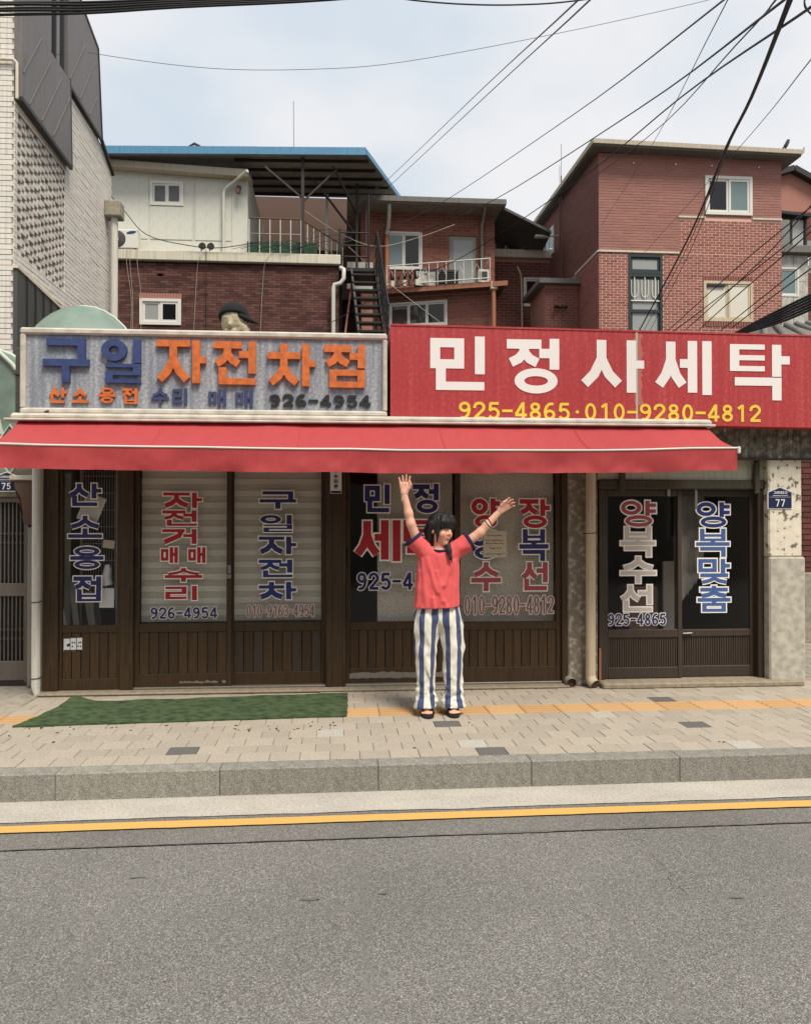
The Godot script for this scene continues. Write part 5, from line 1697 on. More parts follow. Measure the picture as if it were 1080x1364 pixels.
	p2 = thing("rain_pipe", "white rain pipe with swan neck at the dark brick corner", "pipe", Vector3(-0.78, 5.5, -13.3))
	b = mb()
	b.tube([Vector3(0.18, 2.42, -0.1), Vector3(0.26, 2.35, 0), Vector3(0.26, 2.12, 0), Vector3(0.18, 2.0, 0), Vector3(0.03, 1.96, 0), Vector3(0.0, 1.85, 0), Vector3(0.0, 0.0, 0)], 0.055, 10)
	part("pipe", b, M.pvc, p2)
	# air conditioner
	p2 = thing("air_conditioner", "white outdoor air conditioner unit on the cream ledge", "air conditioner", Vector3(-5.98, 8.245, -13.5))
	b = mb()
	b.bev(Vector3(-0.42, 0.02, -0.15), Vector3(0.36, 0.50, 0.14), 0.02)
	part("case", b, M.white_metal, p2)
	b = mb()
	b.disc(Vector3(-0.16, 0.25, 0.143), Vector3(0, 0, 1), 0.215, 24)
	var fan := part("fan_opening", b, M.dim, p2)
	b = mb()
	b.disc(Vector3(-0.16, 0.25, 0.150), Vector3(0, 0, 1), 0.045, 16)
	part("hub", b, M.white_metal, fan)
	for r in [0.09, 0.135, 0.18]:
		b = mb()
		var ring := []
		for i in 21: ring.append(Vector3(-0.16 + r * cos(TAU * i / 20), 0.25 + r * sin(TAU * i / 20), 0.150))
		b.tube(ring, 0.005, 5)
		part("guard_ring", b, M.steel, fan)
	b = mb()
	var el := []
	for i in 16: el.append(Vector2(0.19 + 0.12 * cos(TAU * i / 16), 0.42 + 0.038 * sin(TAU * i / 16) + 0.02 * cos(TAU * i / 16)))
	slab_poly(b, Transform3D.IDENTITY, el, 0.14, 0.144)
	part("logo", b, M.blue_print, p2)
	for x in [-0.3, 0.24]:
		b = mb()
		b.bev(Vector3(x, 0.0, -0.14), Vector3(x + 0.06, 0.022, 0.13), 0.004)
		part("foot", b, M.dim, p2)
	# two small floodlights and a wall lamp
	for x in [-4.09, -3.88]:
		p2 = thing("floodlight", "small grey floodlight standing on the cream ledge", "light", Vector3(x, 8.245, -13.45), "floodlights on the cream ledge")
		b = mb()
		b.tube([Vector3(0, 0, 0), Vector3(0, 0.08, 0)], 0.015, 8)
		part("stem", b, M.black_metal, p2)
		b = mb()
		b.tube([Vector3(-0.03, 0.17, -0.06), Vector3(0.04, 0.13, 0.08)], 0.06, 12, 0.09)
		part("lamp_head", b, M.dim, p2)
	b = mb()
	b.tube([Vector3(-3.2, 10.02, -13.75), Vector3(-3.2, 9.9, -13.6), Vector3(-3.2, 9.82, -13.6)], 0.07, 10, 0.05)
	single("wall_lamp", b, M.bracket, "small brown lamp at the cream corner under the eave", "lamp")
	# aerial and roof finial
	b = mb()
	b.tube([Vector3(-1.84, 10.7, -14.5), Vector3(-1.86, 12.7, -14.5)], 0.008, 5)
	single("aerial", b, M.cable_grey, "thin upright aerial on the blue edged roof", "aerial")
	b = mb()
	b.tube([Vector3(-4.3, 10.7, -13.5), Vector3(-4.3, 11.0, -13.5)], 0.012, 5)
	b.tube([Vector3(-4.42, 10.93, -13.5), Vector3(-4.28, 11.01, -13.5), Vector3(-4.14, 10.93, -13.5)], 0.02, 5, 0.045)
	single("weather_vane", b, M.dim, "small crooked vane above the blue edged roof", "vane")

func steel_stair() -> void:
	var o := thing("steel_stair", "black steel stair with open treads beside dark brick house", "stair", Vector3(0, 5.5, -12.2))
	var at := Vector3(0, -5.5, 12.2)
	var b := mb()
	b.bev(Vector3(-0.67, 7.9, -14.7) + at, Vector3(0.36, 8.0, -13.6) + at, 0.01)
	part("landing", b, M.black_metal, o)
	for x in [-0.33, 0.28]:
		b = mb()
		b.bar(Vector3(x, 7.9, -13.6) + at, Vector3(x + 0.2, 5.6, -12.1) + at, 0.05, 0.16)
		part("stringer", b, M.black_metal, o)
	for i in 9:
		var k := (i + 0.6) / 9.5
		b = mb()
		var c := Vector3(-0.03, 7.9, -13.6).lerp(Vector3(0.17, 5.6, -12.1), k)
		b.bev(c + Vector3(-0.32, -0.02, -0.13) + at, c + Vector3(0.32, 0.03, 0.13) + at, 0.006)
		part("tread", b, M.black_metal, o)
	for h in [0.95, 0.6, 0.3]:
		b = mb()
		b.tube([Vector3(0.33, 8.0 + h, -14.6) + at, Vector3(0.33, 8.0 + h, -13.6) + at, Vector3(0.55, 5.7 + h, -12.1) + at], 0.024 if h > 0.9 else 0.016, 7)
		part("handrail", b, M.black_metal, o)
		b = mb()
		b.tube([Vector3(-0.62, 8.0 + h * 0.95, -13.62) + at, Vector3(0.12, 8.0 + h * 0.95, -13.62) + at], 0.02, 7)
		part("landing_rail", b, M.black_metal, o)
	for i in 11:
		var k := i / 10.0
		var c := Vector3(0.33, 7.95, -13.6).lerp(Vector3(0.55, 5.7, -12.1), k)
		b = mb()
		b.tube([c + at, c + Vector3(0, 0.95, 0) + at], 0.014 if i % 3 else 0.024, 6)
		part("baluster", b, M.black_metal, o)
	for x in [-0.62, 0.12]:
		b = mb()
		b.tube([Vector3(x, 8.0, -13.62) + at, Vector3(x, 9.0 if x < 0 else 9.9, -13.62) + at], 0.026, 6)
		part("post", b, M.black_metal, o)
	for x in [-0.6, 0.3]:
		b = mb()
		b.bar(Vector3(x, 5.5, -14.6) + at, Vector3(x, 7.9, -14.6) + at, 0.07, 0.07)
		part("leg", b, M.black_metal, o)
	b = mb()
	b.bar(Vector3(-0.55, 5.6, -13.0) + at, Vector3(-0.3, 7.85, -14.2) + at, 0.04, 0.04)
	part("brace", b, M.joint_dull, o)
	# washing and crates seen behind the stair
	for q in [[Vector3(-0.42, 8.0, -15.6), Vector3(0.3, 8.75, -15.5), "cream_panel", "pale cloth panel hanging behind the black stair landing"], [Vector3(-0.1, 6.0, -15.9), Vector3(0.25, 6.6, -15.8), "house_ledge", "white board leaning behind the black stair treads"], [Vector3(0.02, 6.9, -15.9), Vector3(0.34, 7.6, -15.8), "joint_dull", "reddish board leaning behind the black stair treads"]]:
		b = mb()
		b.box(q[0], q[1])
		single("board", b, M[q[2]], q[3], "board")

func middle_house() -> void:
	var o := thing("brick_house", "red brick house with roof terrace and white railing between the others", "building")
	var F := frame_at(Vector3(0.0, 5.5, -16.5), RIGHT, BACK)
	var wr := Rect2(0.7, 3.37, 1.09, 1.12)
	var dr := Rect2(2.59, 2.6, 0.83, 1.84)
	var b := mb()
	sheet(b, F, 3.95, 5.1, [wr, dr], 0.0, 0.15)
	b.quad(Vector3(3.95, 5.5, -16.5), Vector3(3.95, 5.5, -20), Vector3(3.95, 10.6, -20), Vector3(3.95, 10.6, -16.5))
	b.quad(Vector3(0, 5.5, -20), Vector3(0, 5.5, -16.5), Vector3(0, 10.6, -16.5), Vector3(0, 10.6, -20))
	part("wall", b, M.joint_dull, o)
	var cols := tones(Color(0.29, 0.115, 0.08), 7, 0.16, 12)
	var spec := {l = 0.282, h = 0.070, j = 0.016, d = 0.007, cols = cols, m = M.brick, parts = 200, x0 = 0.0, x1 = 3.95, y0 = 2.3, y1 = 5.1}
	bricks(o, F, spec, [wr, dr])
	window(o, F, wr, {fw = 0.06, n = 2, z = -0.02, pane = [M.glass_teal, M.glass_dark], back = M.room_far})
	b = mb()
	hexbox(b, F, Vector3(2.6, 2.6, -0.1), Vector3(3.41, 4.43, -0.06))
	var door := part("door", b, M.curtain, o)
	b = mb()
	hexbox(b, F, Vector3(2.72, 2.7, -0.06), Vector3(3.3, 4.3, -0.045))
	part("door_panel", b, M.glass_frost, door)
	b = mb()
	b.bev(Vector3(-0.4, 10.56, -20.2), Vector3(4.12, 10.62, -15.75), 0.01)
	part("soffit", b, M.roof_under, o)
	b = mb()
	b.bev(Vector3(-0.42, 10.58, -20.2), Vector3(4.15, 10.74, -15.70), 0.012)
	part("roof_edge", b, M.roof_grey, o)
	# lower storey, turned a little, with a three-pane window
	var dir := Vector3(3.2, 0, 1.02).normalized()
	var nn := Vector3(-dir.z, 0, dir.x)
	var G := frame_at(Vector3(0.45, 5.5, -16.25), dir, nn)
	var lw := Rect2(0.35, 1.55, 1.72, 0.72)
	b = mb()
	sheet(b, G, 3.45, 2.5, [lw], 0.0, 0.15)
	part("lower_wall", b, M.joint_dull, o)
	spec = spec.duplicate()
	spec.merge({parts = 90, x0 = 0.0, x1 = 3.45, y0 = 1.2, y1 = 2.45}, true)
	bricks(o, G, spec, [lw])
	window(o, G, lw, {fw = 0.055, n = 3, z = -0.02, pane = [M.glass_far, M.glass_far, M.glass_dark], back = M.room_far})
	b = mb()
	b.hexa([Vector3(0.55, 7.97, -15.85), Vector3(3.95, 7.97, -14.72), Vector3(3.95, 7.97, -16.5), Vector3(0.55, 7.97, -16.5), Vector3(0.55, 8.1, -15.85), Vector3(3.95, 8.1, -14.72), Vector3(3.95, 8.1, -16.5), Vector3(0.55, 8.1, -16.5)])
	part("balcony_slab", b, M.bracket, o)
	b = mb()
	b.bar(Vector3(0.55, 8.02, -15.83), Vector3(3.97, 8.02, -14.70), 0.03, 0.13)
	part("balcony_edge", b, M.pvc_orange, o)
	# railing
	var A := Vector3(0.7, 8.1, -15.72)
	var B := Vector3(3.5, 8.1, -14.8)
	for y in [0.62, 0.08]:
		b = mb()
		b.tube([A + Vector3(0, y, 0), B + Vector3(0, y, 0)], 0.018, 7)
		part("rail", b, M.white_metal, o)
	for i in 13:
		b = mb()
		var p := A.lerp(B, i / 12.0)
		b.tube([p, p + Vector3(0, 0.62, 0)], 0.011, 6)
		if i % 2 == 0 and i < 12:
			var q := A.lerp(B, (i + 0.5) / 12.0)
			var r := A.lerp(B, (i + 1) / 12.0)
			b.tube([p + Vector3(0, 0.25, 0), q + Vector3(0, 0.5, 0), r + Vector3(0, 0.25, 0)], 0.008, 5)
		part("baluster", b, M.white_metal, o)
	b = mb()
	b.tube([B + Vector3(0, 0.62, 0), Vector3(3.5, 8.72, -16.4)], 0.018, 7)
	part("rail", b, M.white_metal, o)
	# terrace things
	var q1 := thing("louvre_box", "black slatted cover box on the terrace behind white railing", "cover", Vector3(2.1, 8.1, -15.5))
	b = mb()
	b.bev(Vector3(-0.62, 0.0, -0.25), Vector3(0.62, 0.5, 0.0), 0.01)
	part("case", b, M.black_metal, q1)
	for i in 7:
		b = mb()
		b.bev(Vector3(-0.6, 0.04 + i * 0.064, 0.0), Vector3(0.6, 0.04 + i * 0.064 + 0.03, 0.02), 0.004)
		part("slat", b, M.zinc_dark, q1)
	b = mb()
	b.bev(Vector3(1.5, 8.1, -15.44), Vector3(2.06, 8.5, -15.40), 0.006)
	single("panel_board", b, M.cream_panel, "white board leaning on the black slatted box", "board")
	q1 = thing("small_cabinet", "small white framed cabinet at the end of the terrace", "cabinet", Vector3(3.35, 8.1, -15.05))
	b = mb()
	b.bev(Vector3(-0.15, 0, -0.15), Vector3(0.15, 0.36, 0.1), 0.01)
	part("case", b, M.white_metal, q1)
	b = mb()
	b.box(Vector3(-0.1, 0.06, 0.1), Vector3(0.1, 0.3, 0.106))
	part("front", b, M.dim, q1)
	for i in 5:
		q1 = thing("flower_pot", "dark flower pot with dry plant on the brick house terrace", "plant", Vector3(0.85 + i * 0.17, 8.1, -15.6 + i * 0.05), "pots on the roof terrace")
		b = mb()
		b.tube([Vector3.ZERO, Vector3(0, 0.16, 0)], 0.05, 10, 0.07)
		part("pot", b, M.bracket if i % 2 else M.house_ledge, q1)
		b = mb()
		for k in 26:
			var a := rng.randf() * TAU
			var t := Vector3(cos(a) * rng.randf_range(0.02, 0.11), rng.randf_range(0.2, 0.4), sin(a) * 0.09)
			b.bar(Vector3(0, 0.15, 0), t, 0.012, 0.004)
		part("foliage", b, M.rust if i % 2 else M.black_metal, q1)
	q1 = thing("rain_pipe", "orange painted rain pipe on the red brick house beside the stair", "pipe", Vector3(0.74, 8.1, -16.38))
	b = mb()
	b.tube([Vector3(0, 0, 0), Vector3(0, 1.75, 0)], 0.07, 10)
	part("pipe", b, M.pvc_orange, q1)
	b = mb()
	b.tube([Vector3(0, 1.74, 0), Vector3(0, 1.8, 0), Vector3(0.04, 1.95, 0.1), Vector3(0.05, 2.2, 0.3), Vector3(0.05, 2.48, 0.5)], 0.055, 10)
	part("swan_neck", b, M.pvc, q1)
	q1 = thing("rain_pipe", "grey rain pipe beside the terrace door of red brick house", "pipe", Vector3(3.55, 8.1, -16.35))
	b = mb()
	b.tube([Vector3(0, 0.0, 0), Vector3(0, 2.1, 0), Vector3(0.02, 2.25, 0.2), Vector3(0.02, 2.5, 0.5)], 0.055, 10)
	part("pipe", b, M.alu, q1)
	q1 = thing("rain_pipe", "orange painted rain pipe below the terrace edge", "pipe", Vector3(3.62, 5.5, -14.92))
	b = mb()
	b.tube([Vector3(0, 0, 0), Vector3(0, 2.4, 0)], 0.065, 10)
	part("pipe", b, M.pvc_orange, q1)
	b = mb()
	b.bev(Vector3(-0.1, 2.38, -0.1), Vector3(0.1, 2.6, 0.1), 0.02)
	part("hopper", b, M.pvc_cream, q1)
	# low wing to the left, behind the canopy terrace
	b = mb()
	b.box(Vector3(-3.4, 5.5, -20.5), Vector3(0.0, 11.75, -18.6))
	part("rear_wing", b, M.bracket, o)
	# recessed wing
	o = thing("brick_wing", "dark red brick wing with pale coping in the recess", "building")
	F = frame_at(Vector3(3.7, 5.5, -17.5), RIGHT, BACK)
	wr = Rect2(1.34, 2.63, 0.75, 0.9)
	b = mb()
	sheet(b, F, 2.3, 4.1, [wr], 0.0, 0.12)
	part("wall", b, M.joint_dull, o)
	spec = spec.duplicate()
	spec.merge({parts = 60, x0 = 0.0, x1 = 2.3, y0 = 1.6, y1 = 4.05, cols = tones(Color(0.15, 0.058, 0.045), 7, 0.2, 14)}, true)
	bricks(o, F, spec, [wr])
	window(o, F, wr, {fw = 0.06, n = 1, z = -0.02, pane = [M.glass_dark], back = M.room_far})
	b = mb()
	b.bev(Vector3(3.7, 9.62, -18.0), Vector3(6.0, 9.87, -17.36), 0.015)
	part("coping", b, M.house_ledge, o)
	b = mb()
	b.hexa([Vector3(4.1, 10.52, -15.9), Vector3(5.5, 9.86, -15.9), Vector3(5.9, 9.9, -20), Vector3(3.7, 9.95, -20), Vector3(4.1, 10.60, -15.9), Vector3(5.5, 9.94, -15.9), Vector3(5.9, 9.98, -20), Vector3(3.7, 10.03, -20)])
	part("shed_roof", b, M.slate_panel, o)
	for q in [[Vector3(4.5, 9.87, -17.6), Vector3(4.5, 10.15, -17.5)], [Vector3(4.62, 9.87, -17.6), Vector3(4.5, 10.15, -17.5)], [Vector3(4.9, 9.87, -17.5), Vector3(5.3, 10.0, -16.6)], [Vector3(4.2, 9.87, -17.7), Vector3(4.2, 10.2, -17.7)]]:
		b = mb()
		b.bar(q[0], q[1], 0.05, 0.05)
		part("strut", b, M.alu, o)
	q1 = thing("wall_pipe", "thin bent cream pipe on the recessed brick wing", "pipe", Vector3(4.95, 5.5, -17.44))
	b = mb()
	b.tube([Vector3(-0.12, 3.85, 0.02), Vector3(0.0, 3.6, 0.03), Vector3(0.02, 3.2, 0.03), Vector3(0.03, 1.9, 0.03), Vector3(0.08, 0.0, 0.03)], 0.03, 8)
	part("pipe", b, M.pvc_cream, q1)

func right_house() -> void:
	var o := thing("brick_house", "three storey red brick house with cream roof edge and tall dark window", "building")
	var F := frame_at(Vector3(5.912, 5.5, -12.8), RIGHT, BACK)
	var w1 := Rect2(2.78, 3.83, 1.25, 1.0)
	var w2 := Rect2(0.76, -0.2, 0.9, 2.97)
	var w3 := Rect2(2.73, 1.09, 1.31, 1.04)
	var holes := [w1, Rect2(0.76, 0.3, 0.9, 2.47), w3]
	var b := mb()
	for r in cut(Rect2(0, 0, 4.82, 2.82), holes) + cut(Rect2(2.08, 2.82, 2.74, 0.92), [w1]):
		var p: Vector2 = r.position
		var e: Vector2 = r.end
		b.quad(F * Vector3(p.x, p.y, 0), F * Vector3(e.x, p.y, 0), F * Vector3(e.x, e.y, 0), F * Vector3(p.x, e.y, 0))
	for h in holes: sheet(b, F, 0.0, 0.0, [h], 0.0, 0.16)
	part("lower_wall", b, M.joint_pink, o)
	b = mb()
	for r in cut(Rect2(0, 2.82, 2.08, 2.5), []) + cut(Rect2(2.08, 3.74, 2.74, 1.58), [w1]):
		var p: Vector2 = r.position
		var e: Vector2 = r.end
		b.quad(F * Vector3(p.x, p.y, 0), F * Vector3(e.x, p.y, 0), F * Vector3(e.x, e.y, 0), F * Vector3(p.x, e.y, 0))
	b.quad(Vector3(10.732, 5.5, -12.8), Vector3(10.732, 5.5, -20), Vector3(10.732, 10.8, -20), Vector3(10.732, 10.8, -12.8))
	b.quad(Vector3(10.732, 5.5, -20), Vector3(5.912, 5.5, -20), Vector3(5.912, 10.8, -20), Vector3(10.732, 10.8, -20))
	part("upper_wall", b, M.joint_dull, o)
	var red := tones(Color(0.33, 0.118, 0.092), 8, 0.22, 21)
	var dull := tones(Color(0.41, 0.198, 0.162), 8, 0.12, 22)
	var lo := {l = 0.178, h = 0.045, j = 0.021, d = 0.006, cols = red, m = M.brick, parts = 170, x0 = 0.0, x1 = 4.82, y0 = 0.5, y1 = 2.82}
	bricks(o, F, lo, holes)
	lo = lo.duplicate()
	lo.merge({parts = 0, x0 = 2.08, y0 = 2.82, y1 = 3.74}, true)
	bricks(o, F, lo, holes)
	var up := {l = 0.295, h = 0.055, j = 0.016, d = 0.006, cols = dull, m = M.brick, parts = 120, x0 = 0.0, x1 = 4.82, y0 = 2.86, y1 = 5.32}
	bricks(o, F, up, holes + [Rect2(2.08, 2.0, 4, 1.78)])
	# soldier courses round the lower window
	b = mb()
	for i in 20:
		for y in [2.135, 0.965]:
			hexbox(b, F, Vector3(2.72 + i * 0.067, y, 0.002), Vector3(2.72 + i * 0.067 + 0.05, y + 0.12, 0.024))
	b.col = red[0]
	var sb := mb()
	sb.col = red[1]
	for i in 20:
		for y in [2.135, 0.965]: hexbox(sb, F, Vector3(2.72 + i * 0.067, y, 0.002), Vector3(2.72 + i * 0.067 + 0.05, y + 0.12, 0.024))
	stuff(part("soldier_course", sb, M.brick, o))
	for q in [[0.0, 2.80, 2.09, 2.85], [2.07, 3.73, 2.78, 3.775], [4.03, 3.73, 4.82, 3.775]]:
		b = mb()
		hexbox(b, F, Vector3(q[0], q[1], 0.0), Vector3(q[2], q[3], 0.035))
		part("stone_band", b, M.house_ledge, o)
	window(o, F, w1, {fw = 0.075, n = 2, z = -0.02, pane = [M.glass_dark, M.glass_teal], back = M.room_far})
	window(o, F, Rect2(0.76, 2.27, 0.9, 0.5), {fw = 0.07, n = 1, z = -0.05, frame = M.teal_frame, pane = [M.glass_frost], back = M.room_far})
	var tall := window(o, F, Rect2(0.76, 0.3, 0.9, 1.965), {fw = 0.07, n = 1, z = -0.05, frame = M.teal_frame, pane = [M.glass_frost], back = M.room_far})
	b = mb()
	hexbox(b, F, Vector3(0.83, 1.28, -0.048), Vector3(1.59, 1.36, 0.004))
	part("crossbar", b, M.teal_frame, tall)
	for i in 3:
		b = mb()
		var x := 0.93 + i * 0.27
		var z := -0.014
		b.tube([F * Vector3(x, 1.62, z), F * Vector3(x, 2.2, z)], 0.016, 6)
		b.tube([F * Vector3(x - 0.085, 2.12, z), F * Vector3(x - 0.085, 1.78, z), F * Vector3(x - 0.06, 1.7, z), F * Vector3(x, 1.67, z), F * Vector3(x + 0.06, 1.7, z), F * Vector3(x + 0.085, 1.78, z), F * Vector3(x + 0.085, 2.12, z)], 0.012, 6)
		part("grille", b, M.white_metal, tall)
	b = mb()
	b.tube([F * Vector3(0.83, 1.58, -0.014), F * Vector3(1.59, 1.58, -0.014)], 0.02, 6)
	part("grille_rail", b, M.white_metal, tall)
	var wl := window(o, F, w3, {fw = 0.07, n = 2, z = -0.03, frame = M.pvc_cream, pane = [M.blind_a], back = M.room_far})
	b = mb()
	hexbox(b, F, Vector3(2.8, 1.98, 0.0), Vector3(3.3, 2.03, 0.03))
	part("awning_slot", b, M.black_metal, wl)
	# side wall towards the recess
	var S := frame_at(Vector3(5.912, 5.5, -20.0), BACK, Vector3(-1, 0, 0))
	var sw := Rect2(1.6, 4.2, 1.3, 0.85)
	b = mb()
	sheet(b, S, 7.2, 5.6, [sw], 0.0, 0.14)
	part("side_wall", b, M.joint_dull, o)
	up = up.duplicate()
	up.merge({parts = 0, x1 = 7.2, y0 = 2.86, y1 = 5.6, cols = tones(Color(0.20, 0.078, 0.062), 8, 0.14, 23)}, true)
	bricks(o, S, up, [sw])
	lo = lo.duplicate()
	lo.merge({parts = 0, x0 = 5.2, x1 = 7.2, y0 = 0.5, y1 = 2.8}, true)
	bricks(o, S, lo, [])
	window(o, S, sw, {fw = 0.07, n = 2, z = -0.02, pane = [M.glass_dark, M.glass_far], back = M.room_far})
	b = mb()
	hexbox(b, S, Vector3(5.2, 2.80, 0.0), Vector3(7.2, 2.85, 0.035))
	part("stone_band", b, M.house_ledge, o)
	# roof slab with cream edge
	b = mb()
	b.hexa([Vector3(5.68, 10.83, -12.42), Vector3(11.05, 10.74, -12.42), Vector3(11.05, 10.9, -20.8), Vector3(5.68, 11.15, -20.8), Vector3(5.68, 10.97, -12.42), Vector3(11.05, 10.88, -12.42), Vector3(11.05, 11.04, -20.8), Vector3(5.68, 11.29, -20.8)])
	part("roof", b, M.roof_grey, o)
	b = mb()
	b.bar(Vector3(5.64, 10.925, -12.39), Vector3(11.06, 10.835, -12.39), 0.06, 0.11)
	part("roof_edge", b, M.eave_cream, o)
	b = mb()
	b.bar(Vector3(5.65, 10.925, -12.42), Vector3(5.65, 11.24, -20.8), 0.05, 0.12)
	part("roof_edge", b, M.eave_cream, o)
	for x in [0.9, 2.0, 2.95, 4.2]:
		b = mb()
		b.tube([F * Vector3(x, 5.08, 0.0), F * Vector3(x, 5.08, 0.05)], 0.022, 8)
		part("stud", b, M.white_metal, o)
	# porch block at the side
	b = mb()
	b.box(Vector3(4.95, 5.5, -16.2), Vector3(5.9, 7.95, -14.5))
	part("porch", b, M.joint_dull, o)
	up = up.duplicate()
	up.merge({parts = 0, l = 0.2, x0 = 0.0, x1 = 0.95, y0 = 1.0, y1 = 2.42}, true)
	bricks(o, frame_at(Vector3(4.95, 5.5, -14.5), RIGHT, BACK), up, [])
	b = mb()
	b.bev(Vector3(4.75, 7.93, -16.4), Vector3(5.905, 8.07, -14.3), 0.01)
	part("porch_cap", b, M.roof_grey, o)
	# ladder, lamps
	var q1 := thing("ladder", "narrow steel ladder fixed to the shaded brick side wall", "ladder", Vector3(5.78, 8.07, -15.9))
	for z in [-0.09, 0.09]:
		b = mb()
		b.tube([Vector3(0, 0, z), Vector3(0, 3.35 + z, z)], 0.018, 6)
		part("rail", b, M.bracket, q1)
		b = mb()
		b.tube([Vector3(0, 3.3, z), Vector3(0, 4.1 + z * 3.0, z)], 0.007, 5)
		part("rod", b, M.cable_grey, q1)
	for i in 11:
		b = mb()
		b.tube([Vector3(0, 0.2 + i * 0.29, -0.09), Vector3(0, 0.2 + i * 0.29, 0.09)], 0.012, 6)
		part("rung", b, M.bracket, q1)
	q1 = thing("street_light", "small white arm light beside the wall ladder", "light", Vector3(5.85, 9.85, -16.0))
	b = mb()
	b.tube([Vector3(0, 0, 0), Vector3(-0.35, 0.02, -0.2)], 0.02, 6)
	part("arm", b, M.alu, q1)
	b = mb()
	b.bev(Vector3(-0.75, -0.01, -0.32), Vector3(-0.33, 0.06, -0.14), 0.02)
	part("lamp_head", b, M.white_metal, q1)
	q1 = thing("porch_lamp", "dark double porch lamp on the brick side block", "lamp", Vector3(5.35, 7.3, -14.44))
	for x in [-0.09, 0.09]:
		b = mb()
		b.tube([Vector3(0, 0, 0), Vector3(x, 0.03, 0.06), Vector3(x * 1.6, -0.02, 0.12)], 0.03, 8, 0.055)
		part("lamp_head", b, M.brown_metal, q1)
	q1 = thing("gutter_spout", "bent gutter end at the corner of the cream roof edge", "spout", Vector3(11.05, 10.8, -12.4))
	b = mb()
	b.tube([Vector3(-0.05, -0.02, 0), Vector3(0.04, 0.04, 0), Vector3(0.06, 0.16, 0)], 0.03, 7, 0.02)
	part("spout", b, M.eave_cream, q1)
	# bird on the roof edge
	q1 = thing("bird", "small dark bird perched on the cream roof edge", "bird", Vector3(10.62, 10.88, -12.39))
	var fd := Field.new()
	fd.start(Vector3(-0.2, -0.02, -0.12), Vector3(0.2, 0.34, 0.12), 0.009)
	fd.cap(Vector3(0.0, 0.10, 0), Vector3(0.05, 0.19, 0), 0.05, 0.045, 0.03)
	fd.cap(Vector3(0.06, 0.24, 0), Vector3(0.075, 0.245, 0), 0.032, 0.03, 0.03)
	fd.cap(Vector3(0.09, 0.245, 0), Vector3(0.125, 0.238, 0), 0.011, 0.005, 0.01)
	fd.cap(Vector3(-0.02, 0.08, 0), Vector3(-0.13, 0.0, 0), 0.026, 0.012, 0.02)
	fd.cap(Vector3(0.0, 0.08, 0.015), Vector3(0.005, -0.01, 0.015), 0.009, 0.008, 0.01)
	fd.cap(Vector3(0.0, 0.08, -0.015), Vector3(0.005, -0.01, -0.015), 0.009, 0.008, 0.01)
	b = mb()
	fd.surface(b)
	part("body", b, M.dim, q1)

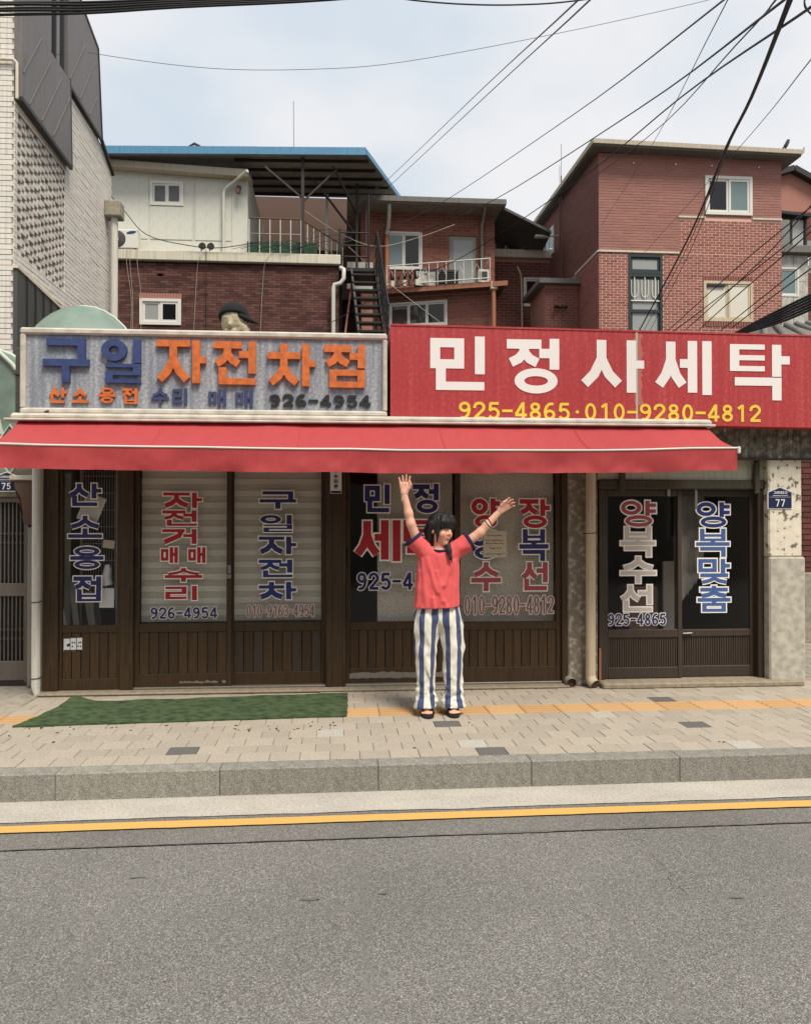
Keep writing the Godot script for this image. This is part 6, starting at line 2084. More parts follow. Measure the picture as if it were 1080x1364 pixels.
func far_houses() -> void:
	var o := thing("apartment_house", "pale panelled house with glazed balcony behind the red brick house", "building")
	var F := frame_at(Vector3(15.2, 5.5, -22.0), RIGHT, BACK)
	var wr := Rect2(0.4, 4.42, 0.98, 1.1)
	var b := mb()
	sheet(b, F, 1.75, 6.0, [wr], 0.0, 0.12)
	b.quad(Vector3(16.95, 5.5, -22), Vector3(16.95, 5.5, -25), Vector3(16.95, 11.5, -25), Vector3(16.95, 11.5, -22))
	part("wall", b, M.dim, o)
	for i in 6:
		for k in 3:
			b = mb()
			for r in cut(Rect2(0.01 + k * 0.583, i * 1.0, 0.565, 0.985), [wr]): hexbox(b, F, Vector3(r.position.x, r.position.y, 0.001), Vector3(r.end.x, r.end.y, 0.02))
			if b.v.size(): part("wall_panel", b, M.cream_panel, o)
	window(o, F, wr, {fw = 0.07, n = 1, z = -0.02, pane = [M.glass_teal], back = M.room_far})
	b = mb()
	b.bev(Vector3(15.2, 11.5, -25), Vector3(17.15, 11.78, -21.7), 0.02)
	part("cornice", b, M.roof_grey, o)
	window(o, frame_at(Vector3(15.2, 11.78, -22.1), RIGHT, BACK), Rect2(0.0, 0.0, 1.75, 1.2), {fw = 0.07, n = 3, z = 0.0, frame = M.zinc_dark, pane = [M.glass_frost, M.glass_far], back = M.curtain})
	b = mb()
	b.bar(Vector3(15.2, 13.1, -22.0), Vector3(17.0, 12.95, -22.0), 0.4, 0.1)
	part("balcony_roof", b, M.zinc_dark, o)
	o = thing("gable_house", "distant red brick gable house behind the pale panelled house", "building")
	F = frame_at(Vector3(15.4, 5.5, -26.0), RIGHT, BACK)
	b = mb()
	slab_poly(b, F, [Vector2(0, 0), Vector2(8, 0), Vector2(8, 9.0), Vector2(5.2, 9.9), Vector2(3.2, 10.9), Vector2(2.0, 10.5), Vector2(0, 9.0)], -3.0, 0.0)
	part("wall", b, M.joint_dull, o)
	b = mb()
	for q in [[Vector3(-0.6, 8.6, 0.1), Vector3(2.05, 10.62, 0.1)], [Vector3(2.05, 10.62, 0.1), Vector3(3.2, 11.0, 0.1)], [Vector3(3.2, 11.0, 0.1), Vector3(5.4, 9.9, 0.1)], [Vector3(5.4, 9.9, 0.1), Vector3(8.2, 9.0, 0.1)]]:
		b.bar(F * q[0], F * q[1], 0.5, 0.22)
	part("roof_edge", b, M.zinc_dark, o)
	bricks(o, F, {l = 0.24, h = 0.06, j = 0.015, d = 0.012, cols = tones(Color(0.24, 0.085, 0.062), 6, 0.2, 33), m = M.brick, parts = 0, x0 = 0.6, x1 = 4.6, y0 = 4.0, y1 = 9.3}, [])
	window(o, F, Rect2(3.4, 6.9, 0.55, 0.8), {fw = 0.05, n = 1, z = 0.03, pane = [M.glass_dark], back = M.room_far, back_z = 0.018})
	b = mb()
	b.bar(F * Vector3(1.0, 8.0, 1.0), F * Vector3(2.35, 7.5, 1.0), 1.0, 0.05)
	part("canopy", b, M.house_ledge, o)
	# neighbour with the grey tiled roof
	o = thing("tile_roof_house", "low house with worn grey tiled roof beside the alley", "building", Vector3(7.0, 0, -6))
	b = mb()
	b.box(Vector3(-1.6, 0, -2.6), Vector3(3.0, 3.9, 2.4))
	part("wall", b, M.plaster, o)
	b = mb()
	b.hexa([Vector3(-1.9, 3.9, 2.7), Vector3(3.2, 3.9, 2.7), Vector3(3.2, 3.9, -2.9), Vector3(-1.9, 3.9, -2.9), Vector3(-0.6, 4.7, 0.3), Vector3(2.2, 4.95, 0.3), Vector3(2.2, 4.95, -0.4), Vector3(-0.6, 4.7, -0.4)])
	part("roof", b, M.tile_roof, o)
	for i in 16:
		b = mb()
		var u := i / 15.0
		var a := Vector3(lerpf(-1.85, 3.15, u), 3.93, 2.68)
		var e := Vector3(lerpf(-0.58, 2.18, u), lerpf(4.72, 4.97, u), 0.32)
		b.tube([a, a.lerp(e, 0.5) + Vector3(0, 0.02, 0), e], 0.05, 7)
		part("tile_row", b, M.tile_roof, o)
	# brick wall down the alley
	o = thing("alley_wall", "dark red brick alley wall on a grey plinth past the pillar", "wall", Vector3(3.8, 0, -2.3))
	F = Transform3D(Basis.IDENTITY, Vector3.ZERO)
	b = mb()
	b.box(Vector3(0, 0.85, -0.2), Vector3(3.0, 3.2, 0.0))
	part("core", b, M.joint_dark, o)
	bricks(o, F, {l = 0.2, h = 0.058, j = 0.01, d = 0.012, cols = tones(Color(0.15, 0.05, 0.04), 6, 0.2, 41), m = M.brick, parts = 180, x0 = 0.0, x1 = 2.0, y0 = 0.85, y1 = 2.6}, [])
	b = mb()
	b.bev(Vector3(0, 0, -0.2), Vector3(3.0, 0.86, 0.04), 0.01)
	part("plinth", b, M.concrete, o)
	b = mb()
	for i in 20:
		for k in 10: b.bev(Vector3(3.66 + i * 0.16, -0.02, -0.45 - k * 0.2), Vector3(3.66 + i * 0.16 + 0.153, 0.006 + 0.004 * rng.randf(), -0.45 - k * 0.2 + 0.193), 0.004)
	b.box(Vector3(3.66, -0.1, -2.3), Vector3(7.0, -0.01, -0.3))
	var al := struct("alley_paving", b, M.concrete, "mossy paved alley floor past the pillar")
	al.set_meta("kind", "structure")

func gate_and_dome() -> void:
	# steel gate beside the shop
	var o := thing("steel_gate", "grey steel gate with close vertical bars beside the white rain pipe", "gate", Vector3(-3.8, 0.02, -0.3))
	var b := mb()
	for q in [[0.05, 0.11], [0.8, 0.915], [1.64, 1.68]]:
		b.bev(Vector3(-0.9, q[0], -0.02), Vector3(0.425, q[1] if q[0] > 0.1 else 0.22, 0.02), 0.004)
	b.bev(Vector3(0.405, 0.03, -0.02), Vector3(0.445, 1.7, 0.022), 0.004)
	part("frame", b, M.gate, o)
	for i in 38:
		var x := -0.88 + i * 0.0345
		b = mb()
		b.tube([Vector3(x, 0.2, 0), Vector3(x, 1.66, 0)], 0.0075, 6)
		for y in [0.42, 0.5, 1.28, 1.36]: b.tube([Vector3(x, y - 0.012, 0), Vector3(x, y, 0), Vector3(x, y + 0.012, 0)], 0.0115, 6)
		part("bar", b, M.gate, o)
	b = mb()
	b.box(Vector3(-0.9, 0.2, -0.06), Vector3(0.42, 1.66, -0.05))
	part("backing", b, M.black_metal, o)
	o = thing("gate_porch", "narrow gate porch with brown corbel and pale header above steel gate", "porch", Vector3(-3.8, 0, -0.3))
	b = mb()
	b.bev(Vector3(-0.95, 1.71, -0.12), Vector3(0.36, 1.86, 0.05), 0.01)
	part("header", b, M.concrete, o)
	b = mb()
	slab_poly(b, Transform3D.IDENTITY, [Vector2(0.45, 1.46), Vector2(0.56, 1.46), Vector2(0.56, 1.85), Vector2(0.36, 1.85), Vector2(0.37, 1.78), Vector2(0.42, 1.70)], -0.15, 0.16)
	b.bev(Vector3(0.455, 0.03, -0.15), Vector3(0.57, 1.459, 0.1), 0.006)
	part("corbel", b, M.bracket, o)
	b = mb()
	b.bev(Vector3(0.33, 1.852, -0.15), Vector3(0.60, 1.895, 0.18), 0.006)
	part("corbel_cap", b, M.house_ledge, o)
	b = mb()
	b.bev(Vector3(0.46, 0.03, 0.101), Vector3(0.56, 1.44, 0.112), 0.004)
	part("side_panel", b, M.alu, o)
	b = mb()
	b.box(Vector3(-1.6, 0.02, -0.8), Vector3(0.5, 2.3, -0.25))
	part("back_wall", b, M.concrete, o)
	# glazed diamonds under the canopy
	for q in [[0.28, 2.13], [0.0, 2.13], [-0.28, 2.13]]:
		b = mb()
		slab_poly(b, Transform3D.IDENTITY, [Vector2(q[0], q[1] - 0.22), Vector2(q[0] + 0.15, q[1]), Vector2(q[0], q[1] + 0.22), Vector2(q[0] - 0.15, q[1])], 0.0, 0.04)
		part("diamond_pane", b, M.dome, o)
		b = mb()
		b.tube([Vector3(q[0], q[1] - 0.22, 0.045), Vector3(q[0] + 0.15, q[1], 0.045), Vector3(q[0], q[1] + 0.22, 0.045), Vector3(q[0] - 0.15, q[1], 0.045), Vector3(q[0], q[1] - 0.22, 0.045)], 0.012, 5)
		part("diamond_trim", b, M.dome_rib, o)
	# green domed canopy
	o = thing("dome_canopy", "pale green domed canopy with white ribs behind the signboard", "canopy", Vector3(-3.52, 2.70, -2.3))
	b = mb()
	var R := Vector3(0.80, 1.24, 0.80)
	var nu := 32
	var nv := 14
	for i in nu:
		for k in nv:
			var q := []
			for e in [[i, k], [i + 1, k], [i + 1, k + 1], [i, k + 1]]:
				var a: float = TAU * e[0] / nu
				var t: float = PI * 0.5 * e[1] / nv
				q.append(Vector3(cos(a) * cos(t), sin(t), -sin(a) * cos(t)))
			for e in [0, 2, 1, 0, 3, 2]: b.vert(q[e] * R, (q[e] / R).normalized())
	part("shell", b, M.dome, o)
	for e in [0.12]:
		b = mb()
		var pts := []
		for i in 21:
			var t := PI * i / 20.0
			pts.append(Vector3(cos(t) * cos(e), sin(t), cos(t) * sin(e)) * R * 1.008)
		b.tube(pts, 0.016, 6)
		part("rib", b, M.dome_rib, o)
	b = mb()
	var ring := []
	for i in 33: ring.append(Vector3(cos(TAU * i / 32.0), 0, sin(TAU * i / 32.0)) * R * 1.01)
	b.tube(ring, 0.03, 6)
	part("rim", b, M.dome_rib, o)
	var lower := thing("barrel_canopy", "green barrel canopy with white ribs beside the end of the weathered signboard", "canopy", Vector3(-4.35, 2.2, -1.3))
	for i in 10:
		var a0 := PI * i / 10.0
		var a1 := PI * (i + 1) / 10.0
		b = mb()
		b.quad(Vector3(-0.95 * cos(a0), 1.1 * sin(a0), 0.6), Vector3(-0.95 * cos(a0), 1.1 * sin(a0), -0.9), Vector3(-0.95 * cos(a1), 1.1 * sin(a1), -0.9), Vector3(-0.95 * cos(a1), 1.1 * sin(a1), 0.6))
		part("sheet", b, M.dome, lower)
	for z in [0.6, -0.15, -0.9]:
		for k in [1.0, 0.62]:
			b = mb()
			var arc := []
			for i in 17: arc.append(Vector3(-0.95 * k * cos(PI * i / 16.0), 1.1 * k * sin(PI * i / 16.0), z))
			b.tube(arc, 0.022, 6)
			part("rib", b, M.dome_rib, lower)
	b = mb()
	for i in 16:
		var p0 := Vector3(-0.95 * cos(PI * i / 16.0), 1.1 * sin(PI * i / 16.0), 0.585)
		var p1 := Vector3(-0.95 * cos(PI * (i + 1) / 16.0), 1.1 * sin(PI * (i + 1) / 16.0), 0.585)
		b.tri(Vector3(0, 0, 0.585), p1, p0)
	part("end_glazing", b, M.dome, lower)
	b = mb()
	b.bev(Vector3(-1.0, -0.1, -0.95), Vector3(1.0, 0.0, 0.65), 0.02)
	part("base_frame", b, M.dome_rib, lower)
	for x in [-0.9, 0.75]:
		b = mb()
		b.tube([Vector3(x * 0.7, -2.7, 0.5), Vector3(x * 0.7, 0, 0.5)], 0.04, 8)
		part("post", b, M.gate, o)
	b = mb()
	b.bev(Vector3(-3.30, 2.40, 0.12), Vector3(-3.235, 2.95, 0.2), 0.006)
	b.bev(Vector3(-3.305, 2.72, 0.10), Vector3(-3.19, 2.76, 0.215), 0.004)
	single("sign_bracket", b, M.slate_panel, "grey steel bracket holding the end of the weathered signboard", "bracket")
	# carved head with a cap standing on the shop roof
	o = thing("carved_head", "cream stone head wearing a black cap on the shop roof", "statue", Vector3(-1.575, 3.085, -0.45))
	var fd := Field.new()
	fd.start(Vector3(-0.22, -0.1, -0.2), Vector3(0.22, 0.48, 0.22), 0.009)
	fd.cap(Vector3(0, 0.02, 0), Vector3(0, 0.14, 0), 0.10, 0.085, 0.04)
	fd.ball(Vector3(0, 0.27, 0.0), Vector3(0.115, 0.145, 0.12), 0.04)
	fd.cap(Vector3(-0.02, 0.26, 0.115), Vector3(-0.02, 0.215, 0.13), 0.014, 0.026, 0.02)
	fd.cap(Vector3(-0.075, 0.29, 0.085), Vector3(0.035, 0.30, 0.10), 0.016, 0.016, 0.02)
	fd.cap(Vector3(-0.055, 0.17, 0.10), Vector3(0.015, 0.165, 0.105), 0.016, 0.014, 0.02)
	fd.cap(Vector3(0.09, 0.2, 0.05), Vector3(0.12, 0.13, 0.04), 0.05, 0.05, 0.04)
	fd.ruffle(0.006, 24.0, 3)
	b = mb()
	fd.surface(b)
	part("head", b, M.stone, o)
	fd = Field.new()
	fd.start(Vector3(-0.24, 0.2, -0.22), Vector3(0.30, 0.52, 0.26), 0.009)
	fd.ball(Vector3(0.0, 0.30, -0.01), Vector3(0.15, 0.16, 0.155), 0.02)
	fd.clip(Vector3(0, 0.312, 0), Vector3(0.0, -1, 0.25).normalized())
	fd.cap(Vector3(0.08, 0.31, 0.06), Vector3(0.22, 0.25, 0.05), 0.035, 0.012, 0.03)
	fd.cap(Vector3(0.06, 0.31, 0.10), Vector3(0.18, 0.262, 0.10), 0.018, 0.010, 0.02)
	b = mb()
	fd.surface(b)
	part("cap", b, M.cap_cloth, o)

# unseen row added across the street, behind the camera, for the shop glass to mirror
func added_opposite_row() -> void:
	var o := thing("added_opposite_building", "plain rendered building added out of view across the road for the shop glass to mirror", "building", Vector3(-2, -0.16, 17.5))
	var F := frame_at(Vector3(15, 0, 0), Vector3(-1, 0, 0), Vector3(0, 0, -1))
	var holes := []
	for r in 2:
		for i in 7: holes.append(Rect2(1.2 + i * 4.1, 1.0 + r * 3.2, 2.2, 1.6))
	var b := mb()
	sheet(b, F, 30.0, 7.2, holes, 0.0, 0.2)
	b.box(Vector3(-15, 7.2, 0), Vector3(15, 7.5, 8))
	b.box(Vector3(-15, 0, 7.8), Vector3(15, 7.2, 8))
	part("wall", b, M.concrete, o)
	for h in holes: window(o, F, h, {fw = 0.08, n = 2, z = -0.1, pane = [M.glass_dark], back = M.room_far})

# ---------------------------------------------------------------- overhead cables
func smooth(p: Array, n := 5) -> Array:
	var out := []
	for i in p.size() - 1:
		var a: Vector3 = p[maxi(i - 1, 0)]
		var b: Vector3 = p[i]
		var c: Vector3 = p[i + 1]
		var d: Vector3 = p[mini(i + 2, p.size() - 1)]
		for k in n: out.append(b.cubic_interpolate(c, a, d, float(k) / n))
	out.append(p[p.size() - 1])
	return out

func cable(pts: Array, r: float, m: Material, label: String, group := "overhead cables") -> void:
	var b := mb()
	b.tube(smooth(pts), r * 0.78, 5)
	single("cable", b, m, label, "cable", group)

func cables() -> void:
	var k: Material = M.cable
	var g: Material = M.cable_grey
	for p in [[Vector3(0.81, 4.39, 3.00), Vector3(0.97, 4.75, 2.30), Vector3(1.59, 7.61, -4.00), Vector3(0.78, 10.04, -13.00), Vector3(-0.25, 10.29, -16.40)], [Vector3(0.75, 4.39, 3.00), Vector3(0.90, 4.75, 2.30), Vector3(1.55, 8.09, -5.00), Vector3(0.64, 10.11, -13.00), Vector3(-0.42, 10.37, -16.40)]]:
		cable(p, 0.008, g, "%s of two close thin cables running to the blue edged roof" % ("lower" if p[0].x > 0.78 else "upper"), "pair of thin cables")
	cable([Vector3(1.59, 4.44, 3.00), Vector3(1.83, 4.79, 2.30), Vector3(2.95, 7.74, -5.00), Vector3(1.78, 9.41, -13.00), Vector3(-0.03, 9.60, -16.30)], 0.009, g, "grey overhead cable ending at the black stair")
	cable([Vector3(1.91, 4.41, 3.00), Vector3(2.12, 4.68, 2.50), Vector3(3.65, 7.38, -4.00), Vector3(3.12, 9.24, -12.00), Vector3(1.72, 9.91, -16.30)], 0.012, k, "black overhead cable ending at the teal pane window")
	cable([Vector3(1.84, 4.41, 3.00), Vector3(2.07, 4.68, 2.50), Vector3(3.08, 5.92, 0.00), Vector3(4.91, 8.41, -7.00), Vector3(5.11, 10.34, -16.00)], 0.009, k, "black overhead cable ending at the recessed shed roof")
	cable([Vector3(2.01, 4.33, 3.00), Vector3(2.33, 4.72, 2.30), Vector3(3.83, 7.02, -3.00), Vector3(4.26, 8.47, -9.00), Vector3(2.77, 8.69, -14.50), Vector3(0.78, 7.95, -15.30), Vector3(-0.85, 6.32, -12.60), Vector3(-1.55, 5.95, -12.00)], 0.013, k, "black overhead cable sweeping past the white terrace railing")
	cable([Vector3(1.61, 4.44, 3.00), Vector3(1.86, 4.79, 2.30), Vector3(4.26, 7.38, -5.00), Vector3(5.81, 8.79, -12.30)], 0.005, g, "very thin cable reaching the corner of the tall brick house")
	cable([Vector3(2.39, 4.44, 2.50), Vector3(2.60, 4.63, 2.00), Vector3(5.15, 6.89, -4.00), Vector3(6.76, 7.98, -12.30)], 0.006, g, "thin cable crossing the upper wall of the tall brick house")
	cable([Vector3(-6.43, 9.36, -6.00), Vector3(-5.97, 9.20, -6.00), Vector3(-4.46, 8.95, -6.00), Vector3(-2.69, 8.80, -6.00), Vector3(-1.00, 8.86, -6.00), Vector3(0.47, 9.05, -6.00), Vector3(2.99, 9.63, -6.00), Vector3(5.45, 10.28, -6.00), Vector3(6.11, 10.51, -6.00)], 0.006, g, "thin sagging wire crossing the open sky")
	for p in [[Vector3(2.12, 4.71, 2.60), Vector3(2.27, 4.82, 2.30), Vector3(2.96, 5.16, 0.50), Vector3(3.70, 5.64, -1.50), Vector3(4.82, 6.21, -4.50), Vector3(5.75, 6.48, -7.50), Vector3(6.79, 6.19, -12.40), 0.02], [Vector3(2.14, 4.71, 2.60), Vector3(2.28, 4.82, 2.30), Vector3(2.97, 5.16, 0.50), Vector3(3.71, 5.64, -1.50), Vector3(4.85, 6.21, -4.50), Vector3(5.82, 6.48, -7.50), Vector3(6.91, 6.19, -12.40), 0.008], [Vector3(2.16, 4.71, 2.60), Vector3(2.29, 4.82, 2.30), Vector3(2.97, 5.16, 0.50), Vector3(3.72, 5.64, -1.50), Vector3(4.90, 6.21, -4.50), Vector3(5.91, 6.48, -7.50), Vector3(7.07, 6.20, -12.40), 0.008]]:
		var r: float = p.pop_back()
		cable(p, r, k, "thick black cable of the bundle dropping before the tall dark window" if r > 0.01 else "thin strand beside the thick bundle dropping before the tall window", "bundle of dropping cables")
	var ci := 0
	for p in [[Vector3(6.33, 6.14, -4.00), Vector3(7.40, 6.68, -8.00), Vector3(7.60, 6.27, -12.50)], [Vector3(6.33, 5.87, -4.00), Vector3(7.68, 6.47, -9.00), Vector3(7.37, 5.98, -12.50)], [Vector3(6.33, 5.79, -4.00), Vector3(7.28, 5.88, -9.00), Vector3(8.38, 6.28, -12.50)], [Vector3(6.33, 5.40, -4.00), Vector3(7.55, 5.80, -8.00), Vector3(8.24, 5.93, -11.00)], [Vector3(6.02, 5.07, -3.50), Vector3(7.16, 5.50, -7.00), Vector3(8.02, 5.76, -10.00)], [Vector3(6.33, 6.20, -4.00), Vector3(7.56, 6.54, -8.00), Vector3(7.81, 6.15, -12.00)]]:
		cable(p, 0.014, k, "%s slanting cable in front of the cream lower window of tall house" % ["second highest", "third highest", "middle", "second lowest", "lowest", "highest"][ci], "slanting cables over the alley")
		ci += 1
	for i in 6:
		var y := -0.034 * i
		cable([Vector3(4.84, 4.11 + y, -1.50), Vector3(5.19, 4.28 + y, -3.00), Vector3(5.39, 4.35 + y * 0.4, -4.50), Vector3(5.43 + 0.01 * i, 4.30, -6.00)], 0.021, k, "%s thick cable of the low bundle above the tiled roof" % ["topmost", "second from top", "third from top", "third from bottom", "second from bottom", "lowest"][i], "low cable bundle by the tiled roof")
	for i in 5:
		var y := 0.0135 * i
		cable([Vector3(-3.2, 3.68 + y, 3.50), Vector3(-2.09, 3.757 + y, 3.50 + 0.01 * (i % 2)), Vector3(-1.70, 3.785 + y * 0.9, 3.50), Vector3(-1.30, 3.825 + y * 0.7, 3.51), Vector3(-0.62, 3.90 + y * 0.5, 3.50), Vector3(0.3, 4.03, 3.50)], 0.008, k, "%s black cable of the heavy bundle high over the street" % ["lowest", "second lowest", "middle", "second highest", "highest"][i], "street cable bundle")
	cable([Vector3(-0.7, 3.98, 3.5), Vector3(-0.35, 3.93, 3.50), Vector3(-0.21, 3.915, 3.50), Vector3(0.01, 3.91, 3.50), Vector3(0.25, 3.92, 3.50), Vector3(0.51, 3.95, 3.50), Vector3(0.9, 4.03, 3.50)], 0.005, k, "slack black cable dipping over the street")
	for i in 5:
		var rr := 0.07 + 0.018 * i
		var ring := []
		for s in 15: ring.append(Vector3(2.44 + 0.012 * i + rr * cos(s * 0.45 + i), 4.80 + rr * 0.9 * sin(s * 0.45 + i), 2.3 + 0.01 * i))
		cable(ring, 0.006, k, "%s loop of the cable coil high above the corner" % ["innermost", "second innermost", "middle", "second outermost", "outermost"][i], "cable coil")
	# wires on the house fronts
	cable([Vector3(-6.6, 9.9, -13.3), Vector3(-6.0, 9.25, -13.4), Vector3(-5.4, 8.6, -13.3), Vector3(-4.4, 8.36, -13.3), Vector3(-3.6, 8.32, -13.3), Vector3(-2.6, 8.5, -13.3)], 0.014, k, "black wire drooping along the cream ledge", "house wires")
	for q in [[-5.88, 0.25], [-5.8, 0.1], [-5.62, 0.2]]:
		cable([Vector3(q[0], 8.3, -13.33), Vector3(q[0] - 0.02, 7.9, -13.36), Vector3(q[0] + q[1] * 0.3, 7.0, -13.45), Vector3(q[0] + q[1] * 0.2, 6.0, -13.45)], 0.007, M.cable_pale, "pale wire hanging down the dark brick wall", "hanging wires")
	for x in [-4.2, -2.55]:
		cable([Vector3(x + 0.25, 8.28, -13.33), Vector3(x + 0.08, 8.05, -13.33), Vector3(x, 7.6, -13.43), Vector3(x - 0.08, 6.0, -13.43)], 0.007, M.cable_pale, "pale wire hanging down the dark brick wall", "hanging wires")
	cable([Vector3(-3.95, 8.25, -13.33), Vector3(-3.97, 7.0, -13.45), Vector3(-3.98, 6.0, -13.45)], 0.012, k, "black wire hanging below the two floodlights", "house wires")
	for i in 6:
		cable([Vector3(-3.3 + 0.2 * i, 8.3, -13.3), Vector3(-2.6 + 0.15 * i, 8.42 + 0.06 * (i % 3), -13.28), Vector3(-1.9 + 0.1 * i, 8.3 + 0.03 * i, -13.3), Vector3(-1.2, 8.5 + 0.08 * i, -13.5), Vector3(-0.3, 8.9 + 0.05 * i, -14.2)], 0.008, k if i % 2 else g, "%s tangled wire looping along the green terrace edge" % ["lowest", "second lowest", "third lowest", "third highest", "second highest", "highest"][i], "tangled terrace wires")
	cable([Vector3(-1.5, 9.35, -13.4), Vector3(-0.6, 9.0, -14.0), Vector3(0.4, 8.9, -14.6), Vector3(1.6, 9.4, -15.2), Vector3(2.6, 9.85, -15.4)], 0.009, M.cable_pale, "pale wire slung from terrace post to the red brick house", "house wires")
	cable([Vector3(-0.4, 8.5, -13.5), Vector3(0.6, 7.95, -14.5), Vector3(1.7, 7.3, -15.0), Vector3(2.6, 6.7, -15.2)], 0.011, M.cable_pale, "pale wire slanting across the three pane window", "house wires")

# ---------------------------------------------------------------- soft bodies: a distance field on a grid, meshed as surface nets
class Field:
	var o: Vector3
	var cs: float
	var nx: int
	var ny: int
	var nz: int
	var d: PackedFloat32Array
	func start(lo: Vector3, hi: Vector3, cell: float) -> void:
		o = lo; cs = cell
		nx = int((hi.x - lo.x) / cell) + 2
		ny = int((hi.y - lo.y) / cell) + 2
		nz = int((hi.z - lo.z) / cell) + 2
		d = PackedFloat32Array()
		d.resize(nx * ny * nz)
		d.fill(1.0)
	func span(lo: Vector3, hi: Vector3) -> Array:
		return [clampi(int((lo.x - o.x) / cs), 0, nx - 1), clampi(int((hi.x - o.x) / cs) + 1, 0, nx - 1), clampi(int((lo.y - o.y) / cs), 0, ny - 1), clampi(int((hi.y - o.y) / cs) + 1, 0, ny - 1), clampi(int((lo.z - o.z) / cs), 0, nz - 1), clampi(int((hi.z - o.z) / cs) + 1, 0, nz - 1)]
	func cap(a: Vector3, b: Vector3, ra: float, rb: float, k: float) -> void:
		var m := maxf(ra, rb) + k + cs * 3.0
		var s := span(a.min(b) - Vector3(m, m, m), a.max(b) + Vector3(m, m, m))
		var ab := b - a
		var l2 := maxf(ab.length_squared(), 1e-9)
		for z in range(s[4], s[5] + 1):
			for y in range(s[2], s[3] + 1):
				var row := (z * ny + y) * nx
				for x in range(s[0], s[1] + 1):
					var p := o + Vector3(x, y, z) * cs - a
					var t := clampf(p.dot(ab) / l2, 0.0, 1.0)
					var q := (p - ab * t).length() - lerpf(ra, rb, t)
					var e := d[row + x]
					var h := maxf(k - absf(e - q), 0.0)
					d[row + x] = minf(e, q) - h * h * 0.25 / k
	func ball(c: Vector3, r: Vector3, k: float, b := Basis.IDENTITY, cut := false) -> void:
		var m := maxf(r.x, maxf(r.y, r.z)) + k + cs * 3.0
		var s := span(c - Vector3(m, m, m), c + Vector3(m, m, m))
		var inv := b.transposed()
		var mr := minf(r.x, minf(r.y, r.z))
		for z in range(s[4], s[5] + 1):
			for y in range(s[2], s[3] + 1):
				var row := (z * ny + y) * nx
				for x in range(s[0], s[1] + 1):
					var p := inv * (o + Vector3(x, y, z) * cs - c)
					var k0 := (p / r).length()
					var k1 := (p / (r * r)).length()
					var q := k0 * (k0 - 1.0) / k1 if k1 > 1e-6 else -mr
					var e := d[row + x]
					if cut:
						var h2 := maxf(k - absf(e + q), 0.0)
						d[row + x] = maxf(e, -q) + h2 * h2 * 0.25 / k
					else:
						var h := maxf(k - absf(e - q), 0.0)
						d[row + x] = minf(e, q) - h * h * 0.25 / k
	func clip(at: Vector3, n: Vector3, near := Vector3.ZERO, reach := 0.0) -> void:   # keeps the side away from n, within reach of near where given
		for z in nz:
			for y in ny:
				for x in nx:
					var p := o + Vector3(x, y, z) * cs
					if reach > 0 and p.distance_to(near) > reach: continue
					var i := (z * ny + y) * nx + x
					d[i] = maxf(d[i], (p - at).dot(n))
	func ruffle(amp: float, freq: float, sd: int, lo := -9.0, hi := 9.0, stretch := Vector3.ONE) -> void:
		var f := FastNoiseLite.new()
		f.seed = sd; f.frequency = 1.0; f.fractal_octaves = 2
		f.noise_type = FastNoiseLite.TYPE_SIMPLEX_SMOOTH
		for z in nz:
			for y in ny:
				for x in nx:
					var i := (z * ny + y) * nx + x
					if absf(d[i]) > 0.06: continue
					var p := o + Vector3(x, y, z) * cs
					if p.y < lo or p.y > hi: continue
					d[i] += amp * f.get_noise_3dv(p * freq * stretch)
	func surface(b, paint = null, uv = null) -> void:
		var idx := PackedInt32Array()
		idx.resize(nx * ny * nz)
		idx.fill(-1)
		var ps := PackedVector3Array()
		var ns := PackedVector3Array()
		var sx := 1
		var sy := nx
		var sz := nx * ny
		var off := [0, sx, sy, sx + sy, sz, sx + sz, sy + sz, sx + sy + sz]
		var pos := [Vector3(0, 0, 0), Vector3(1, 0, 0), Vector3(0, 1, 0), Vector3(1, 1, 0), Vector3(0, 0, 1), Vector3(1, 0, 1), Vector3(0, 1, 1), Vector3(1, 1, 1)]
		var edges := [[0, 1], [2, 3], [4, 5], [6, 7], [0, 2], [1, 3], [4, 6], [5, 7], [0, 4], [1, 5], [2, 6], [3, 7]]
		for z in nz - 1:
			for y in ny - 1:
				for x in nx - 1:
					var i := z * sz + y * sy + x
					var a0 := d[i]
					if absf(a0) > cs * 3.0: continue
					var neg := 0
					for q in 8:
						if d[i + off[q]] < 0: neg += 1
					if neg == 0 or neg == 8: continue
					var s := Vector3.ZERO
					var n := 0
					for e in edges:
						var u: float = d[i + off[e[0]]]
						var v: float = d[i + off[e[1]]]
						if (u < 0) != (v < 0):
							s += (pos[e[0]] as Vector3).lerp(pos[e[1]], u / (u - v))
							n += 1
					var g := Vector3(d[i + off[1]] - a0 + d[i + off[3]] - d[i + off[2]] + d[i + off[5]] - d[i + off[4]] + d[i + off[7]] - d[i + off[6]],
						d[i + off[2]] - a0 + d[i + off[3]] - d[i + off[1]] + d[i + off[6]] - d[i + off[4]] + d[i + off[7]] - d[i + off[5]],
						d[i + off[4]] - a0 + d[i + off[5]] - d[i + off[1]] + d[i + off[6]] - d[i + off[2]] + d[i + off[7]] - d[i + off[3]])
					idx[i] = ps.size()
					ps.append(o + (Vector3(x, y, z) + s / n) * cs)
					ns.append(g.normalized())
